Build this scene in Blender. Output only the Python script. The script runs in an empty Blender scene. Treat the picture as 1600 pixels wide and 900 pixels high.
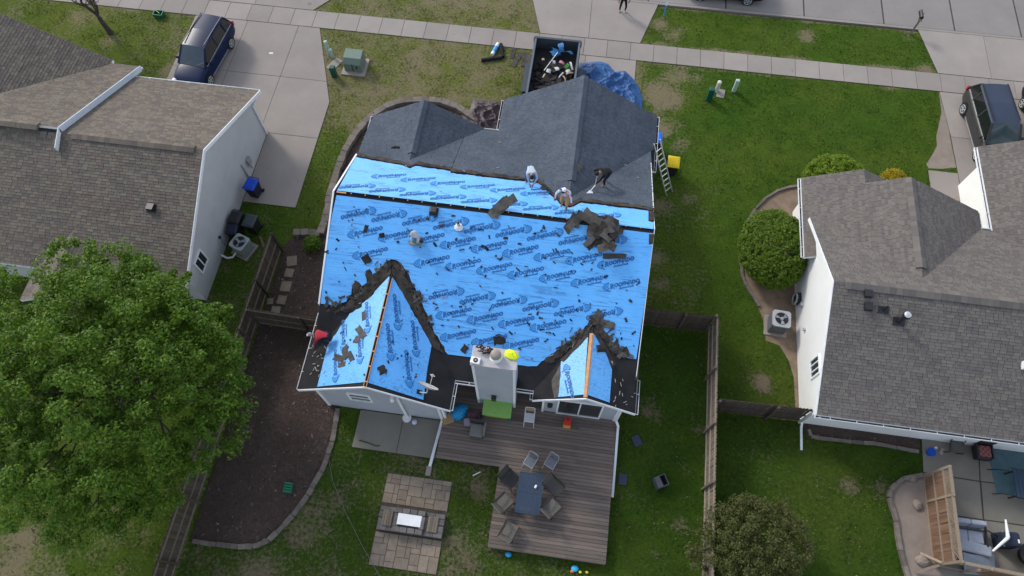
import bpy, bmesh, math, random
import numpy as np
from mathutils import Vector, Matrix, Euler
from mathutils.geometry import tessellate_polygon
R_ = math.radians
random.seed(7); rng = np.random.default_rng(7)
scene = bpy.context.scene
COL = scene.collection

# ------------------------------------------------------------------ camera
CAM_H = 30.0
cam_data = bpy.data.cameras.new('camera'); cam = bpy.data.objects.new('camera', cam_data); COL.objects.link(cam)
FPX = 1078.42
CAMR = (Matrix.Rotation(R_(8.6217), 3, 'Z') @ Matrix.Rotation(R_(25.3452), 3, 'X') @ Matrix.Rotation(R_(-0.6692), 3, 'Z'))
cam_data.sensor_width = 36.0; cam_data.lens = FPX / 1600 * 36
cam_data.clip_start = 0.5; cam_data.clip_end = 2000
cam.matrix_world = Matrix.Translation((0, 0, CAM_H)) @ CAMR.to_4x4()
scene.camera = cam

# ------------------------------------------------------------------ light
SUN_EL, SUN_AZ = R_(34), R_(141)      # azimuth measured counter-clockwise from +X
world = bpy.data.worlds.new('World'); scene.world = world; world.use_nodes = True
wn = world.node_tree; bg = wn.nodes['Background']
sky = wn.nodes.new('ShaderNodeTexSky'); sky.sky_type = 'NISHITA'; sky.sun_disc = False
sky.sun_elevation = SUN_EL; sky.sun_rotation = math.pi / 2 - SUN_AZ
sky.air_density = 1.0; sky.dust_density = 1.0; sky.ozone_density = 1.0
hs = wn.nodes.new('ShaderNodeHueSaturation'); hs.inputs['Saturation'].default_value = 0.55      # thin overcast
wn.links.new(sky.outputs[0], hs.inputs['Color']); wn.links.new(hs.outputs[0], bg.inputs[0]); bg.inputs[1].default_value = 0.15
sun_d = bpy.data.lights.new('sun', 'SUN'); sun_d.energy = 1.15; sun_d.angle = R_(11); sun_d.color = (1.0, 0.955, 0.88)
sun = bpy.data.objects.new('sun', sun_d); COL.objects.link(sun)
sun_dir = Vector((math.cos(SUN_EL) * math.cos(SUN_AZ), math.cos(SUN_EL) * math.sin(SUN_AZ), math.sin(SUN_EL)))
sun.rotation_euler = (-sun_dir).to_track_quat('-Z', 'Y').to_euler(); sun.location = sun_dir * 60
vs = scene.view_settings; vs.view_transform = 'Standard'; vs.look = 'None'; vs.exposure = 0.95; vs.gamma = 1.0

# ------------------------------------------------------------------ geometry helpers
def ray(px, py):
    return CAMR @ Vector(((px - 800) / FPX, -(py - 450) / FPX, -1.0))
def G(px, py, z=0.0):                 # a place on the level z
    d = ray(px, py); t = (z - CAM_H) / d.z
    return Vector((d.x * t, d.y * t, z))
def on_plane(px, py, p0, n):          # a place on a tilted plane
    d = ray(px, py); o = Vector((0, 0, CAM_H)); t = (p0 - o).dot(n) / d.dot(n)
    return o + d * t

class MB:
    def __init__(s): s.v = []; s.f = []; s.m = []
    def add(s, vs, fs, mi=0):
        b = len(s.v); s.v += [tuple(v) for v in vs]
        for f in fs: s.f.append(tuple(i + b for i in f)); s.m.append(mi)
        return s
    def box(s, c, d, rot=None, mi=0, taper=1.0):
        x, y, z = d[0] / 2, d[1] / 2, d[2] / 2; k = taper
        P = [(-x, -y, -z), (x, -y, -z), (x, y, -z), (-x, y, -z), (-x * k, -y * k, z), (x * k, -y * k, z), (x * k, y * k, z), (-x * k, y * k, z)]
        if rot is not None:
            if not isinstance(rot, Matrix): rot = Matrix.Rotation(rot, 3, 'Z')
            P = [rot @ Vector(p) for p in P]
        P = [(p[0] + c[0], p[1] + c[1], p[2] + c[2]) for p in P]
        return s.add(P, [(3, 2, 1, 0), (4, 5, 6, 7), (0, 1, 5, 4), (1, 2, 6, 5), (2, 3, 7, 6), (3, 0, 4, 7)], mi)
    def bar(s, a, b, w, h, mi=0, up=(0, 0, 1)):          # rectangular bar from a to b
        a = Vector(a); b = Vector(b); d = b - a; L = d.length; y = d / L
        x = y.cross(Vector(up))
        if x.length < 1e-4: x = y.cross(Vector((1, 0, 0)))
        x.normalize(); z = x.cross(y)
        rot = Matrix((x, y, z)).transposed()
        return s.box((a + b) / 2, (w, L, h), rot, mi)
    def tube(s, a, b, r0, r1=None, n=8, mi=0, cap=True):
        r1 = r0 if r1 is None else r1; a = Vector(a); b = Vector(b); d = (b - a)
        if d.length < 1e-6: return s
        y = d.normalized(); x = y.cross(Vector((0, 0, 1)))
        if x.length < 1e-3: x = y.cross(Vector((1, 0, 0)))
        x.normalize(); z = x.cross(y); P = []
        for k in range(n):
            t = 2 * math.pi * k / n; P.append(a + (x * math.cos(t) + z * math.sin(t)) * r0)
        for k in range(n):
            t = 2 * math.pi * k / n; P.append(b + (x * math.cos(t) + z * math.sin(t)) * r1)
        F = [(k, (k + 1) % n, n + (k + 1) % n, n + k) for k in range(n)]
        if cap: F += [tuple(range(n - 1, -1, -1)), tuple(range(n, 2 * n))]
        return s.add(P, F, mi)
    def path(s, pts, r, n=6, mi=0):
        for i in range(len(pts) - 1): s.tube(pts[i], pts[i + 1], r if not isinstance(r, (list, tuple)) else r[i], r if not isinstance(r, (list, tuple)) else r[i + 1], n, mi)
        return s
    def prism(s, pts, z0, z1, mi=0):                      # vertical prism over a ground polygon
        n = len(pts); A = sum(pts[i][0] * pts[(i + 1) % n][1] - pts[(i + 1) % n][0] * pts[i][1] for i in range(n))
        if A < 0: pts = pts[::-1]
        P = [(p[0], p[1], z0) for p in pts] + [(p[0], p[1], z1) for p in pts]
        return s.add(P, [tuple(range(n - 1, -1, -1)), tuple(range(n, 2 * n))] + [(i, (i + 1) % n, n + (i + 1) % n, n + i) for i in range(n)], mi)
    def slab(s, pts, off, mi=0):                          # polygon in space given thickness along the vector off
        n = len(pts); pts = [Vector(p) for p in pts]; off = Vector(off)
        nn = Vector((0, 0, 0))
        for i in range(n): nn += pts[i].cross(pts[(i + 1) % n])
        if nn.dot(off) > 0: pts = pts[::-1]
        P = pts + [p + off for p in pts]
        return s.add(P, [tuple(range(n)), tuple(range(2 * n - 1, n - 1, -1))] + [(i, n + i, n + (i + 1) % n, (i + 1) % n) for i in range(n)], mi)
    def ell(s, c, r, nu=14, nv=8, rot=None, mi=0, v0=0.0, v1=1.0, nz=0.0):
        P = []; F = []
        for j in range(nv + 1):
            ph = math.pi * (v0 + (v1 - v0) * j / nv)
            for i in range(nu):
                th = 2 * math.pi * i / nu; k = 1 + nz * (random.random() - .5)
                p = Vector((r[0] * math.sin(ph) * math.cos(th) * k, r[1] * math.sin(ph) * math.sin(th) * k, r[2] * math.cos(ph) * k))
                if rot is not None: p = rot @ p
                P.append(p + Vector(c))
        for j in range(nv):
            for i in range(nu): F.append((j * nu + i, (j + 1) * nu + i, (j + 1) * nu + (i + 1) % nu, j * nu + (i + 1) % nu))
        return s.add(P, F, mi)
    def mesh(s, name, mats, off=None, smooth=False):
        me = bpy.data.meshes.new(name)
        V = s.v if off is None else [(v[0] - off[0], v[1] - off[1], v[2] - off[2]) for v in s.v]
        me.from_pydata(V, [], s.f)
        for m in (mats if isinstance(mats, (list, tuple)) else [mats]): me.materials.append(m)
        if any(s.m): me.polygons.foreach_set('material_index', s.m)
        if smooth:
            me.polygons.foreach_set('use_smooth', [True] * len(me.polygons))
            try: me.set_sharp_from_angle(angle=R_(40))
            except Exception: pass
        me.update(); return me
    def build(s, name, mats, parent=None, smooth=False, label=None, bevel=0.0, kind=None):
        off = root_loc(parent)
        o = bpy.data.objects.new(name, s.mesh(name, mats, off, smooth)); COL.objects.link(o)
        if parent is not None: o.parent = parent
        if bevel:
            md = o.modifiers.new('bevel', 'BEVEL'); md.width = bevel; md.segments = 2; md.limit_method = 'ANGLE'
        if label: o['label'] = label
        if kind: o['kind'] = kind
        return o
def root_loc(p):
    if p is None: return None
    v = Vector((0, 0, 0))
    while p is not None: v += p.location; p = p.parent
    return v
def tag(o, label, cat, group=None, kind=None):
    o['label'] = label; o['category'] = cat
    if group: o['group'] = group
    if kind: o['kind'] = kind
    return o
def thing(name, label, cat, loc=(0, 0, 0), group=None):
    o = bpy.data.objects.new(name, None); COL.objects.link(o); o.location = loc; o.empty_display_size = .2
    return tag(o, label, cat, group)
def struct(name, mb, mats, parent=None, smooth=False):
    o = mb.build(name, mats, parent, smooth); o['kind'] = 'structure'; return o
def piece(name, me, parent, M, mat=None):                 # one of many alike pieces sharing mesh data (M in world space)
    o = bpy.data.objects.new(name, me); COL.objects.link(o)
    if parent is not None:
        o.parent = parent; M = Matrix.Translation(-root_loc(parent)) @ M
    o.matrix_local = M; return o
def copy_thing(root, loc, rz=0.0, label=None, group=None):
    def rec(o, par):
        c = o.copy(); COL.objects.link(c)
        if par is not None: c.parent = par
        for ch in list(o.children): rec(ch, c)
        return c
    c = rec(root, None); c.location = loc; c.rotation_euler = (0, 0, rz)
    if label: c['label'] = label
    if group: c['group'] = group
    return c
def np_mesh(name, V, F, mats, parent=None, kind=None, midx=None, smooth=False):
    me = bpy.data.meshes.new(name); off = root_loc(parent)
    V = np.asarray(V, dtype=np.float32)
    if off is not None: V = V - np.array(off, dtype=np.float32)
    F = np.asarray(F, dtype=np.int32); n, k = F.shape
    me.vertices.add(len(V)); me.vertices.foreach_set('co', V.ravel())
    me.loops.add(n * k); me.loops.foreach_set('vertex_index', F.ravel())
    me.polygons.add(n); me.polygons.foreach_set('loop_start', np.arange(n, dtype=np.int32) * k)
    try: me.polygons.foreach_set('loop_total', np.full(n, k, dtype=np.int32))
    except Exception: pass
    for m in (mats if isinstance(mats, (list, tuple)) else [mats]): me.materials.append(m)
    if midx is not None: me.polygons.foreach_set('material_index', np.asarray(midx, dtype=np.int32))
    if smooth: me.polygons.foreach_set('use_smooth', np.ones(n, dtype=bool))
    me.update(calc_edges=True); me.validate()
    o = bpy.data.objects.new(name, me); COL.objects.link(o)
    if parent is not None: o.parent = parent
    if kind: o['kind'] = kind
    return o

# ------------------------------------------------------------------ materials
def srgb(r, g, b):
    f = lambda c: (c / 255 / 12.92) if c / 255 <= .04045 else ((c / 255 + .055) / 1.055) ** 2.4
    return (f(r), f(g), f(b))
class NT:
    def __init__(s, name):
        s.mat = bpy.data.materials.new(name); s.mat.use_nodes = True; s.t = s.mat.node_tree; s.b = s.t.nodes['Principled BSDF']
        s.pos = None
    def n(s, kind, **kw):
        nd = s.t.nodes.new('ShaderNode' + kind)
        for k, v in kw.items(): setattr(nd, k, v)
        return nd
    def l(s, a, b): s.t.links.new(a, b)
    def P(s):
        if s.pos is None: s.pos = s.n('NewGeometry').outputs['Position']
        return s.pos
    def noise(s, scale, detail=4, rough=.6, vec=None, dist=0.0):
        nd = s.n('TexNoise'); nd.inputs['Scale'].default_value = scale; nd.inputs['Detail'].default_value = detail
        nd.inputs['Roughness'].default_value = rough; nd.inputs['Distortion'].default_value = dist
        s.l(vec or s.P(), nd.inputs['Vector']); return nd.outputs['Fac']
    def ramp(s, fac, stops, interp='LINEAR'):
        nd = s.n('ValToRGB'); e = nd.color_ramp.elements; nd.color_ramp.interpolation = interp
        while len(e) > 1: e.remove(e[0])
        e[0].position = stops[0][0]; e[0].color = tuple(stops[0][1]) + (1,) if len(stops[0][1]) == 3 else stops[0][1]
        for p, c in stops[1:]:
            x = e.new(p); x.color = tuple(c) + (1,)
        s.l(fac, nd.inputs[0]); return nd.outputs[0]
    def mix(s, fac, a, b, mode='MIX'):
        nd = s.n('Mix', data_type='RGBA', blend_type=mode)
        for sock, v in ((nd.inputs[0], fac), (nd.inputs[6], a), (nd.inputs[7], b)):
            if isinstance(v, bpy.types.NodeSocket): s.l(v, sock)
            elif isinstance(v, (int, float)): sock.default_value = v
            else: sock.default_value = tuple(v) + (1,)
        return nd.outputs[2]
    def math(s, op, a, b=0.0, clamp=False):
        nd = s.n('Math', operation=op); nd.use_clamp = clamp
        for sock, v in ((nd.inputs[0], a), (nd.inputs[1], b)):
            if isinstance(v, bpy.types.NodeSocket): s.l(v, sock)
            else: sock.default_value = v
        return nd.outputs[0]
    def rand(s):                                            # one random number per piece
        a = s.n('NewGeometry').outputs['Random Per Island']; b = s.n('ObjectInfo').outputs['Random']
        return s.math('FRACT', s.math('ADD', a, b))
    def base(s, c):
        if isinstance(c, bpy.types.NodeSocket): s.l(c, s.b.inputs['Base Color'])
        else: s.b.inputs['Base Color'].default_value = tuple(c) + (1,)
    def bump(s, h, strength=.4, dist=.02):
        nd = s.n('Bump'); nd.inputs['Strength'].default_value = strength; nd.inputs['Distance'].default_value = dist
        s.l(h, nd.inputs['Height']); s.l(nd.outputs[0], s.b.inputs['Normal'])
    def fin(s, rough=.8, metal=0.0, spec=.3):
        s.b.inputs['Roughness'].default_value = rough; s.b.inputs['Metallic'].default_value = metal
        s.b.inputs['Specular IOR Level'].default_value = spec; return s.mat
def mk(name, c, c2=None, scale=6.0, rough=.75, metal=0.0, spec=.3, var=0.0, bump=0.0, bscale=40.0, bdist=.01, contrast=(.3, .7)):
    t = NT(name); c2 = c2 or tuple(x * .8 for x in c)
    col = t.ramp(t.noise(scale, 5), [(contrast[0], c2), (contrast[1], c)])
    if var:
        r = t.rand(); k = t.math('ADD', t.math('MULTIPLY', r, 2 * var), 1 - var)
        cc = t.n('CombineXYZ'); [t.l(k, cc.inputs[i]) for i in range(3)]
        col = t.mix(1.0, col, cc.outputs[0], 'MULTIPLY')
    t.base(col)
    if bump: t.bump(t.noise(bscale, 4), bump, bdist)
    return t.fin(rough, metal, spec)

def shingle_mat(name, cols, fine=.25, blot=.25):
    t = NT(name); r = t.rand()
    st = [(i / (len(cols)), c) for i, c in enumerate(cols)]
    col = t.ramp(r, st, 'CONSTANT')
    g = t.ramp(t.noise(90, 3, .8), [(.3, (1 - fine,) * 3), (.7, (1 + fine,) * 3)])
    b = t.ramp(t.noise(.7, 5), [(.3, (1 - blot,) * 3), (.7, (1 + blot * .6,) * 3)])
    t.base(t.mix(1.0, t.mix(1.0, col, g, 'MULTIPLY'), b, 'MULTIPLY')); t.bump(t.noise(160, 2), .5, .006)
    return t.fin(.95, 0, .12)
M = {}
M['shingle_tan'] = shingle_mat('tan shingle', [(.165, .140, .112), (.138, .118, .098), (.180, .156, .124), (.150, .124, .106), (.125, .110, .096), (.162, .144, .118), (.142, .114, .10)], .16, .1)
M['shingle_grey'] = shingle_mat('grey brown shingle', [(.150, .134, .120), (.132, .119, .109), (.162, .146, .129), (.142, .124, .114), (.122, .110, .104), (.154, .137, .124)], .16, .08)
M['shingle_dark'] = shingle_mat('old charcoal shingle', [(.078, .094, .119), (.072, .088, .112), (.083, .099, .123), (.076, .092, .117), (.068, .083, .107), (.080, .095, .118)], .16, .18)
M['felt'] = mk('black roofing felt', (.028, .028, .030), (.016, .016, .018), 1.5, .9, spec=.15, bump=.5, bscale=25)
M['felt_torn'] = mk('torn weathered felt', (.085, .070, .058), (.022, .020, .020), 3.2, .95, spec=.1, bump=.8, bscale=18, bdist=.03)
M['scrap'] = mk('torn shingle scrap', (.045, .041, .039), (.018, .017, .017), 6, .95, var=.45, spec=.1, bump=.6, bscale=60)
M['scrap_mid'] = mk('old shingle sheet', (.105, .097, .087), (.058, .053, .049), 5, .95, var=.3, spec=.1, bump=.6, bscale=60)
M['pile_grey'] = mk('grey shingle back', (.135, .125, .112), (.07, .064, .058), 5, .95, var=.3, spec=.1, bump=.6, bscale=60)
M['white_trim'] = mk('white painted trim', (.78, .79, .80), (.68, .69, .70), 3, .5)
M['gutter_white'] = mk('white metal gutter', (.76, .78, .80), (.66, .68, .70), 2, .35, spec=.5)
M['dark_void'] = mk('dark opening', (.012, .011, .011), None, 5, .95, spec=.05)
M['wood_new'] = mk('bare pine', (.56, .30, .14), (.42, .21, .09), 6, .8, bump=.3, bscale=30)
M['osb'] = mk('weathered roof board', (.40, .26, .15), (.25, .15, .09), 7, .85, bump=.3)
M['glass'] = mk('window glass', (.03, .04, .045), (.02, .025, .03), 1.0, .06, spec=.9)
M['black'] = mk('black plastic', (.014, .014, .015), (.009, .009, .01), 8, .45, spec=.4)
M['black_metal'] = mk('black metal', (.02, .02, .022), None, 8, .4, spec=.5)
M['rubber'] = mk('tyre rubber', (.018, .018, .018), None, 10, .85)
M['steel'] = mk('galvanised steel', (.50, .51, .52), (.36, .37, .38), 5, .4, .8)
M['alu'] = mk('aluminium', (.68, .69, .70), (.55, .56, .57), 6, .35, .7)
M['white_plastic'] = mk('white plastic', (.78, .78, .78), (.68, .68, .68), 4, .45)
M['stone_beige'] = mk('beige concrete paver', (.25, .202, .152), (.185, .148, .112), 4, .9, var=.14, bump=.4, bscale=60)
M['stone_grey'] = mk('grey tumbled block', (.16, .145, .135), (.10, .092, .087), 6, .92, var=.2, bump=.5, bscale=40)
M['edging'] = mk('concrete edging block', (.185, .158, .135), (.12, .10, .086), 5, .92, var=.22, bump=.5, bscale=40)
def siding(name, c, c2):
    t = NT(name); col = t.ramp(t.noise(1.2, 4), [(.3, c2), (.7, c)])
    sp = t.n('SeparateXYZ'); t.l(t.P(), sp.inputs[0])
    h = t.math('FRACT', t.math('MULTIPLY', sp.outputs[2], 1 / .11))
    t.base(col); t.bump(h, .35, .012); return t.fin(.55, 0, .3)
M['siding_grey'] = siding('pale grey lap siding', (.40, .42, .46), (.35, .37, .41))
M['siding_white'] = siding('white lap siding', (.80, .80, .78), (.75, .75, .73))
M['siding_left'] = siding('warm white lap siding', (.50, .50, .505), (.44, .44, .445))
def blue_sheet():
    t = NT('blue synthetic underlayment'); P = t.P()
    c = t.ramp(t.noise(1.1, 5, .6), [(.3, (.078, .368, .81)), (.7, (.108, .43, .89))])
    mp = t.n('Mapping'); mp.inputs['Scale'].default_value = (.5, 9, 9); t.l(P, mp.inputs[0])
    w = t.noise(1.6, 6, .7, mp.outputs[0], .3)
    sc = t.ramp(w, [(.54, (0, 0, 0)), (.585, (1, 1, 1)), (.63, (0, 0, 0))])      # scuffs left by boots and shingles
    mask = t.ramp(t.noise(1.3, 4), [(.40, (0, 0, 0)), (.58, (1, 1, 1))])
    c = t.mix(t.math('MULTIPLY', sc, mask), c, (.016, .08, .25))
    sp = t.ramp(t.noise(14, 3, .8), [(.66, (0, 0, 0)), (.71, (.8, .8, .8))])          # granules and dirt
    c = t.mix(sp, c, (.02, .08, .2))
    dirt = t.ramp(t.noise(.55, 4), [(.55, (0, 0, 0)), (.8, (.35, .35, .35))]); c = t.mix(dirt, c, (.09, .35, .70))
    t.base(c); t.bump(w, .5, .03); t.b.inputs['Coat Weight'].default_value = .2; t.b.inputs['Coat Roughness'].default_value = .4; return t.fin(.42, 0, .7)
M['blue'] = blue_sheet()
M['ink'] = mk('printed dark blue ink', (.014, .085, .27), (.018, .12, .36), 3, .45)
M['ink_fill'] = mk('printed letter fill', (.066, .32, .74), (.06, .30, .70), 3, .45)
def concrete(name, c, c2, c3, var=.09, crack=True):
    t = NT(name); a = t.ramp(t.noise(.6, 6, .62), [(.3, c2), (.7, c)]); 
    a = t.mix(t.ramp(t.noise(.33, 3), [(.6, (0, 0, 0)), (.75, (.5, .5, .5))]), a, c3)
    g = t.ramp(t.noise(30, 3, .8), [(.3, (.9,) * 3), (.7, (1.08,) * 3)])
    k = t.math('ADD', t.math('MULTIPLY', t.rand(), 2 * var), 1 - var)
    cc = t.n('CombineXYZ'); [t.l(k, cc.inputs[i]) for i in range(3)]
    a = t.mix(1.0, t.mix(1.0, a, g, 'MULTIPLY'), cc.outputs[0], 'MULTIPLY')
    st = t.ramp(t.noise(1.7, 2), [(.70, (0, 0, 0)), (.78, (.5, .5, .5))]); a = t.mix(st, a, (.13, .095, .078))
    t.base(a); t.bump(t.noise(50, 4), .3, .006); return t.fin(.88, 0, .25)
M['conc'] = concrete('pale concrete', (.305, .268, .240), (.255, .225, .202), (.27, .222, .186))
M['conc_street'] = concrete('street concrete', (.245, .222, .207), (.208, .190, .178), (.225, .19, .168), .06)
M['conc_patio'] = concrete('dark patio concrete', (.225, .208, .172), (.165, .150, .125), (.19, .155, .105), .05)  # darker, yellower concrete for the patios
M['joint'] = mk('dark joint', (.085, .07, .058), (.05, .04, .034), 4, .95)
M['mulch'] = None
def mulch():
    t = NT('bark mulch'); v = t.n('TexVoronoi'); v.inputs['Scale'].default_value = 11; v.inputs['Randomness'].default_value = 1
    mp = t.n('Mapping'); mp.inputs['Scale'].default_value = (1, 1.8, 1); t.l(t.noise_vec(.5), mp.inputs[0]); t.l(mp.outputs[0], v.inputs['Vector'])
    c = t.ramp(t.math('FRACT', v.outputs['Color']), [(0, (.062, .047, .040)), (.45, (.105, .076, .063)), (.8, (.078, .060, .055)), (.94, (.19, .145, .11)), (1, (.3, .25, .2))])
    c = t.mix(t.ramp(t.noise(.8, 4), [(.35, (0, 0, 0)), (.75, (.55, .55, .55))]), c, (.055, .036, .03))
    t.base(c); t.bump(v.outputs['Distance'], .9, .05); return t.fin(.95, 0, .12)
def _nv(s, d):
    nd = s.n('TexNoise'); nd.inputs['Scale'].default_value = 5; s.l(s.P(), nd.inputs['Vector'])
    m = s.n('VectorMath', operation='MULTIPLY_ADD'); s.l(nd.outputs['Color'], m.inputs[0]); m.inputs[1].default_value = (d, d, d); s.l(s.P(), m.inputs[2]); return m.outputs[0]
NT.noise_vec = _nv
M['mulch'] = mulch()
M['sand'] = mk('coarse sand', (.27, .222, .185), (.20, .162, .136), 1.5, .95, bump=.5, bscale=60)
M['soil'] = mk('dry soil', (.26, .19, .135), (.16, .115, .08), 2.5, .95, bump=.7, bscale=30, bdist=.03)
def fence_mat(name, c, c2):
    t = NT(name); mp = t.n('Mapping'); mp.inputs['Scale'].default_value = (9, 9, .8); t.l(t.P(), mp.inputs[0])
    col = t.ramp(t.noise(2, 5, .6, mp.outputs[0]), [(.3, c2), (.7, c)])
    k = t.math('ADD', t.math('MULTIPLY', t.rand(), .4), .8); cc = t.n('CombineXYZ'); [t.l(k, cc.inputs[i]) for i in range(3)]
    t.base(t.mix(1.0, col, cc.outputs[0], 'MULTIPLY')); t.bump(t.noise(3, 5, .6, mp.outputs[0]), .4, .01); return t.fin(.9, 0, .15)
M['fence'] = fence_mat('weathered cedar', (.20, .165, .13), (.13, .105, .082))
M['fence_rail'] = fence_mat('weathered rail', (.28, .228, .175), (.195, .158, .122))
M['fence_dark'] = fence_mat('old grey brown cedar', (.098, .078, .063), (.06, .047, .038))
M['rail_pale'] = fence_mat('pale weathered rail', (.34, .28, .22), (.25, .205, .16))
M['wood_red'] = fence_mat('fresh cedar', (.205, .125, .082), (.14, .082, .053))
M['wood_pale'] = fence_mat('pale lumber', (.28, .222, .162), (.205, .16, .118))
def deck_mat():
    t = NT('weathered deck board'); mp = t.n('Mapping'); mp.inputs['Scale'].default_value = (.8, 14, 14); t.l(t.P(), mp.inputs[0])
    col = t.ramp(t.noise(2, 6, .65, mp.outputs[0]), [(.25, (.092, .073, .063)), (.55, (.142, .117, .102)), (.75, (.20, .167, .148))])
    w = t.ramp(t.noise(.8, 5, .65), [(.38, (0, 0, 0)), (.68, (.75, .75, .75))]); col = t.mix(w, col, (.16, .122, .098))
    k = t.math('ADD', t.math('MULTIPLY', t.rand(), .5), .75); cc = t.n('CombineXYZ'); [t.l(k, cc.inputs[i]) for i in range(3)]
    t.base(t.mix(1.0, col, cc.outputs[0], 'MULTIPLY')); t.bump(t.noise(3, 5, .6, mp.outputs[0]), .4, .008); return t.fin(.8, 0, .25)
M['deck'] = deck_mat()
def leaf_mat(name, cols, trans=.35):
    t = NT(name); col = t.ramp(t.rand(), [(i / max(1, len(cols) - 1), c) for i, c in enumerate(cols)])
    t.base(col); t.b.inputs['Roughness'].default_value = .55; t.b.inputs['Specular IOR Level'].default_value = .25
    tr = t.n('BsdfTranslucent'); t.l(t.mix(1.0, col, (1.3, 1.25, .6), 'MULTIPLY'), tr.inputs[0])
    mx = t.n('MixShader'); mx.inputs[0].default_value = trans; t.l(t.b.outputs[0], mx.inputs[1]); t.l(tr.outputs[0], mx.inputs[2])
    t.l(mx.outputs[0], t.t.nodes['Material Output'].inputs[0]); return t.mat
M['maple'] = leaf_mat('maple leaf', [(.044, .100, .009), (.070, .148, .012), (.110, .198, .015), (.058, .124, .011), (.18, .26, .022)])
M['shrub'] = leaf_mat('shrub leaf', [(.06, .115, .010), (.11, .185, .014), (.085, .15, .012), (.17, .24, .02)])
M['lime'] = leaf_mat('lime shrub leaf', [(.14, .22, .018), (.18, .26, .02), (.11, .18, .016)])
M['gold'] = leaf_mat('golden shrub leaf', [(.33, .25, .015), (.4, .32, .02), (.2, .19, .015)])
M['crab'] = leaf_mat('bronze green leaf', [(.07, .088, .022), (.10, .108, .032), (.055, .078, .016), (.13, .12, .045)])
M['bark'] = mk('grey brown bark', (.085, .068, .056), (.042, .034, .03), 9, .95, bump=.8, bscale=20, bdist=.03)
def paint(name, c, rough=.3, coat=.04):
    m = mk(name, c, tuple(x * .9 for x in c), 1.5, rough, spec=.14); m.node_tree.nodes['Principled BSDF'].inputs['Coat Weight'].default_value = coat
    m.node_tree.nodes['Principled BSDF'].inputs['Coat Roughness'].default_value = .12; return m
def flat(name, c, rough=.7, spec=.3, bump=.15): return mk(name, c, tuple(x * .82 for x in c), 9, rough, spec=spec, bump=bump, bscale=60)
# ================================================================== THE SETTING
def in_poly(x, y, P):
    c = np.zeros(x.shape, bool); n = len(P)
    for i in range(n):
        x0, y0 = P[i][:2]; x1, y1 = P[(i + 1) % n][:2]
        if y0 == y1: continue
        c ^= ((y0 > y) != (y1 > y)) & (x < (x1 - x0) * (y - y0) / (y1 - y0) + x0)
    return c
def vnoise(x, y, s, seed=0):
    r = np.random.default_rng(seed); T = r.random((128, 128)); X = x / s + 500; Y = y / s + 500
    xi = np.floor(X).astype(int); yi = np.floor(Y).astype(int); fx = X - xi; fy = Y - yi; fx = fx * fx * (3 - 2 * fx); fy = fy * fy * (3 - 2 * fy)
    a = T[xi % 128, yi % 128]; b = T[(xi + 1) % 128, yi % 128]; c = T[xi % 128, (yi + 1) % 128]; d = T[(xi + 1) % 128, (yi + 1) % 128]
    return a * (1 - fx) * (1 - fy) + b * fx * (1 - fy) + c * (1 - fx) * fy + d * fx * fy
def blob(x, y, cx, cy, rx, ry=None): return np.exp(-(((x - cx) / rx) ** 2 + ((y - cy) / (ry or rx)) ** 2))
def yard_shade(x, y): return np.clip((6.9 - y + 6 * (x > 3.2)) / .8, 0, 1) * (x > -13.7) * (x < 17)          # mask of the back lawns, where shade is put into the turf colour
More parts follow.
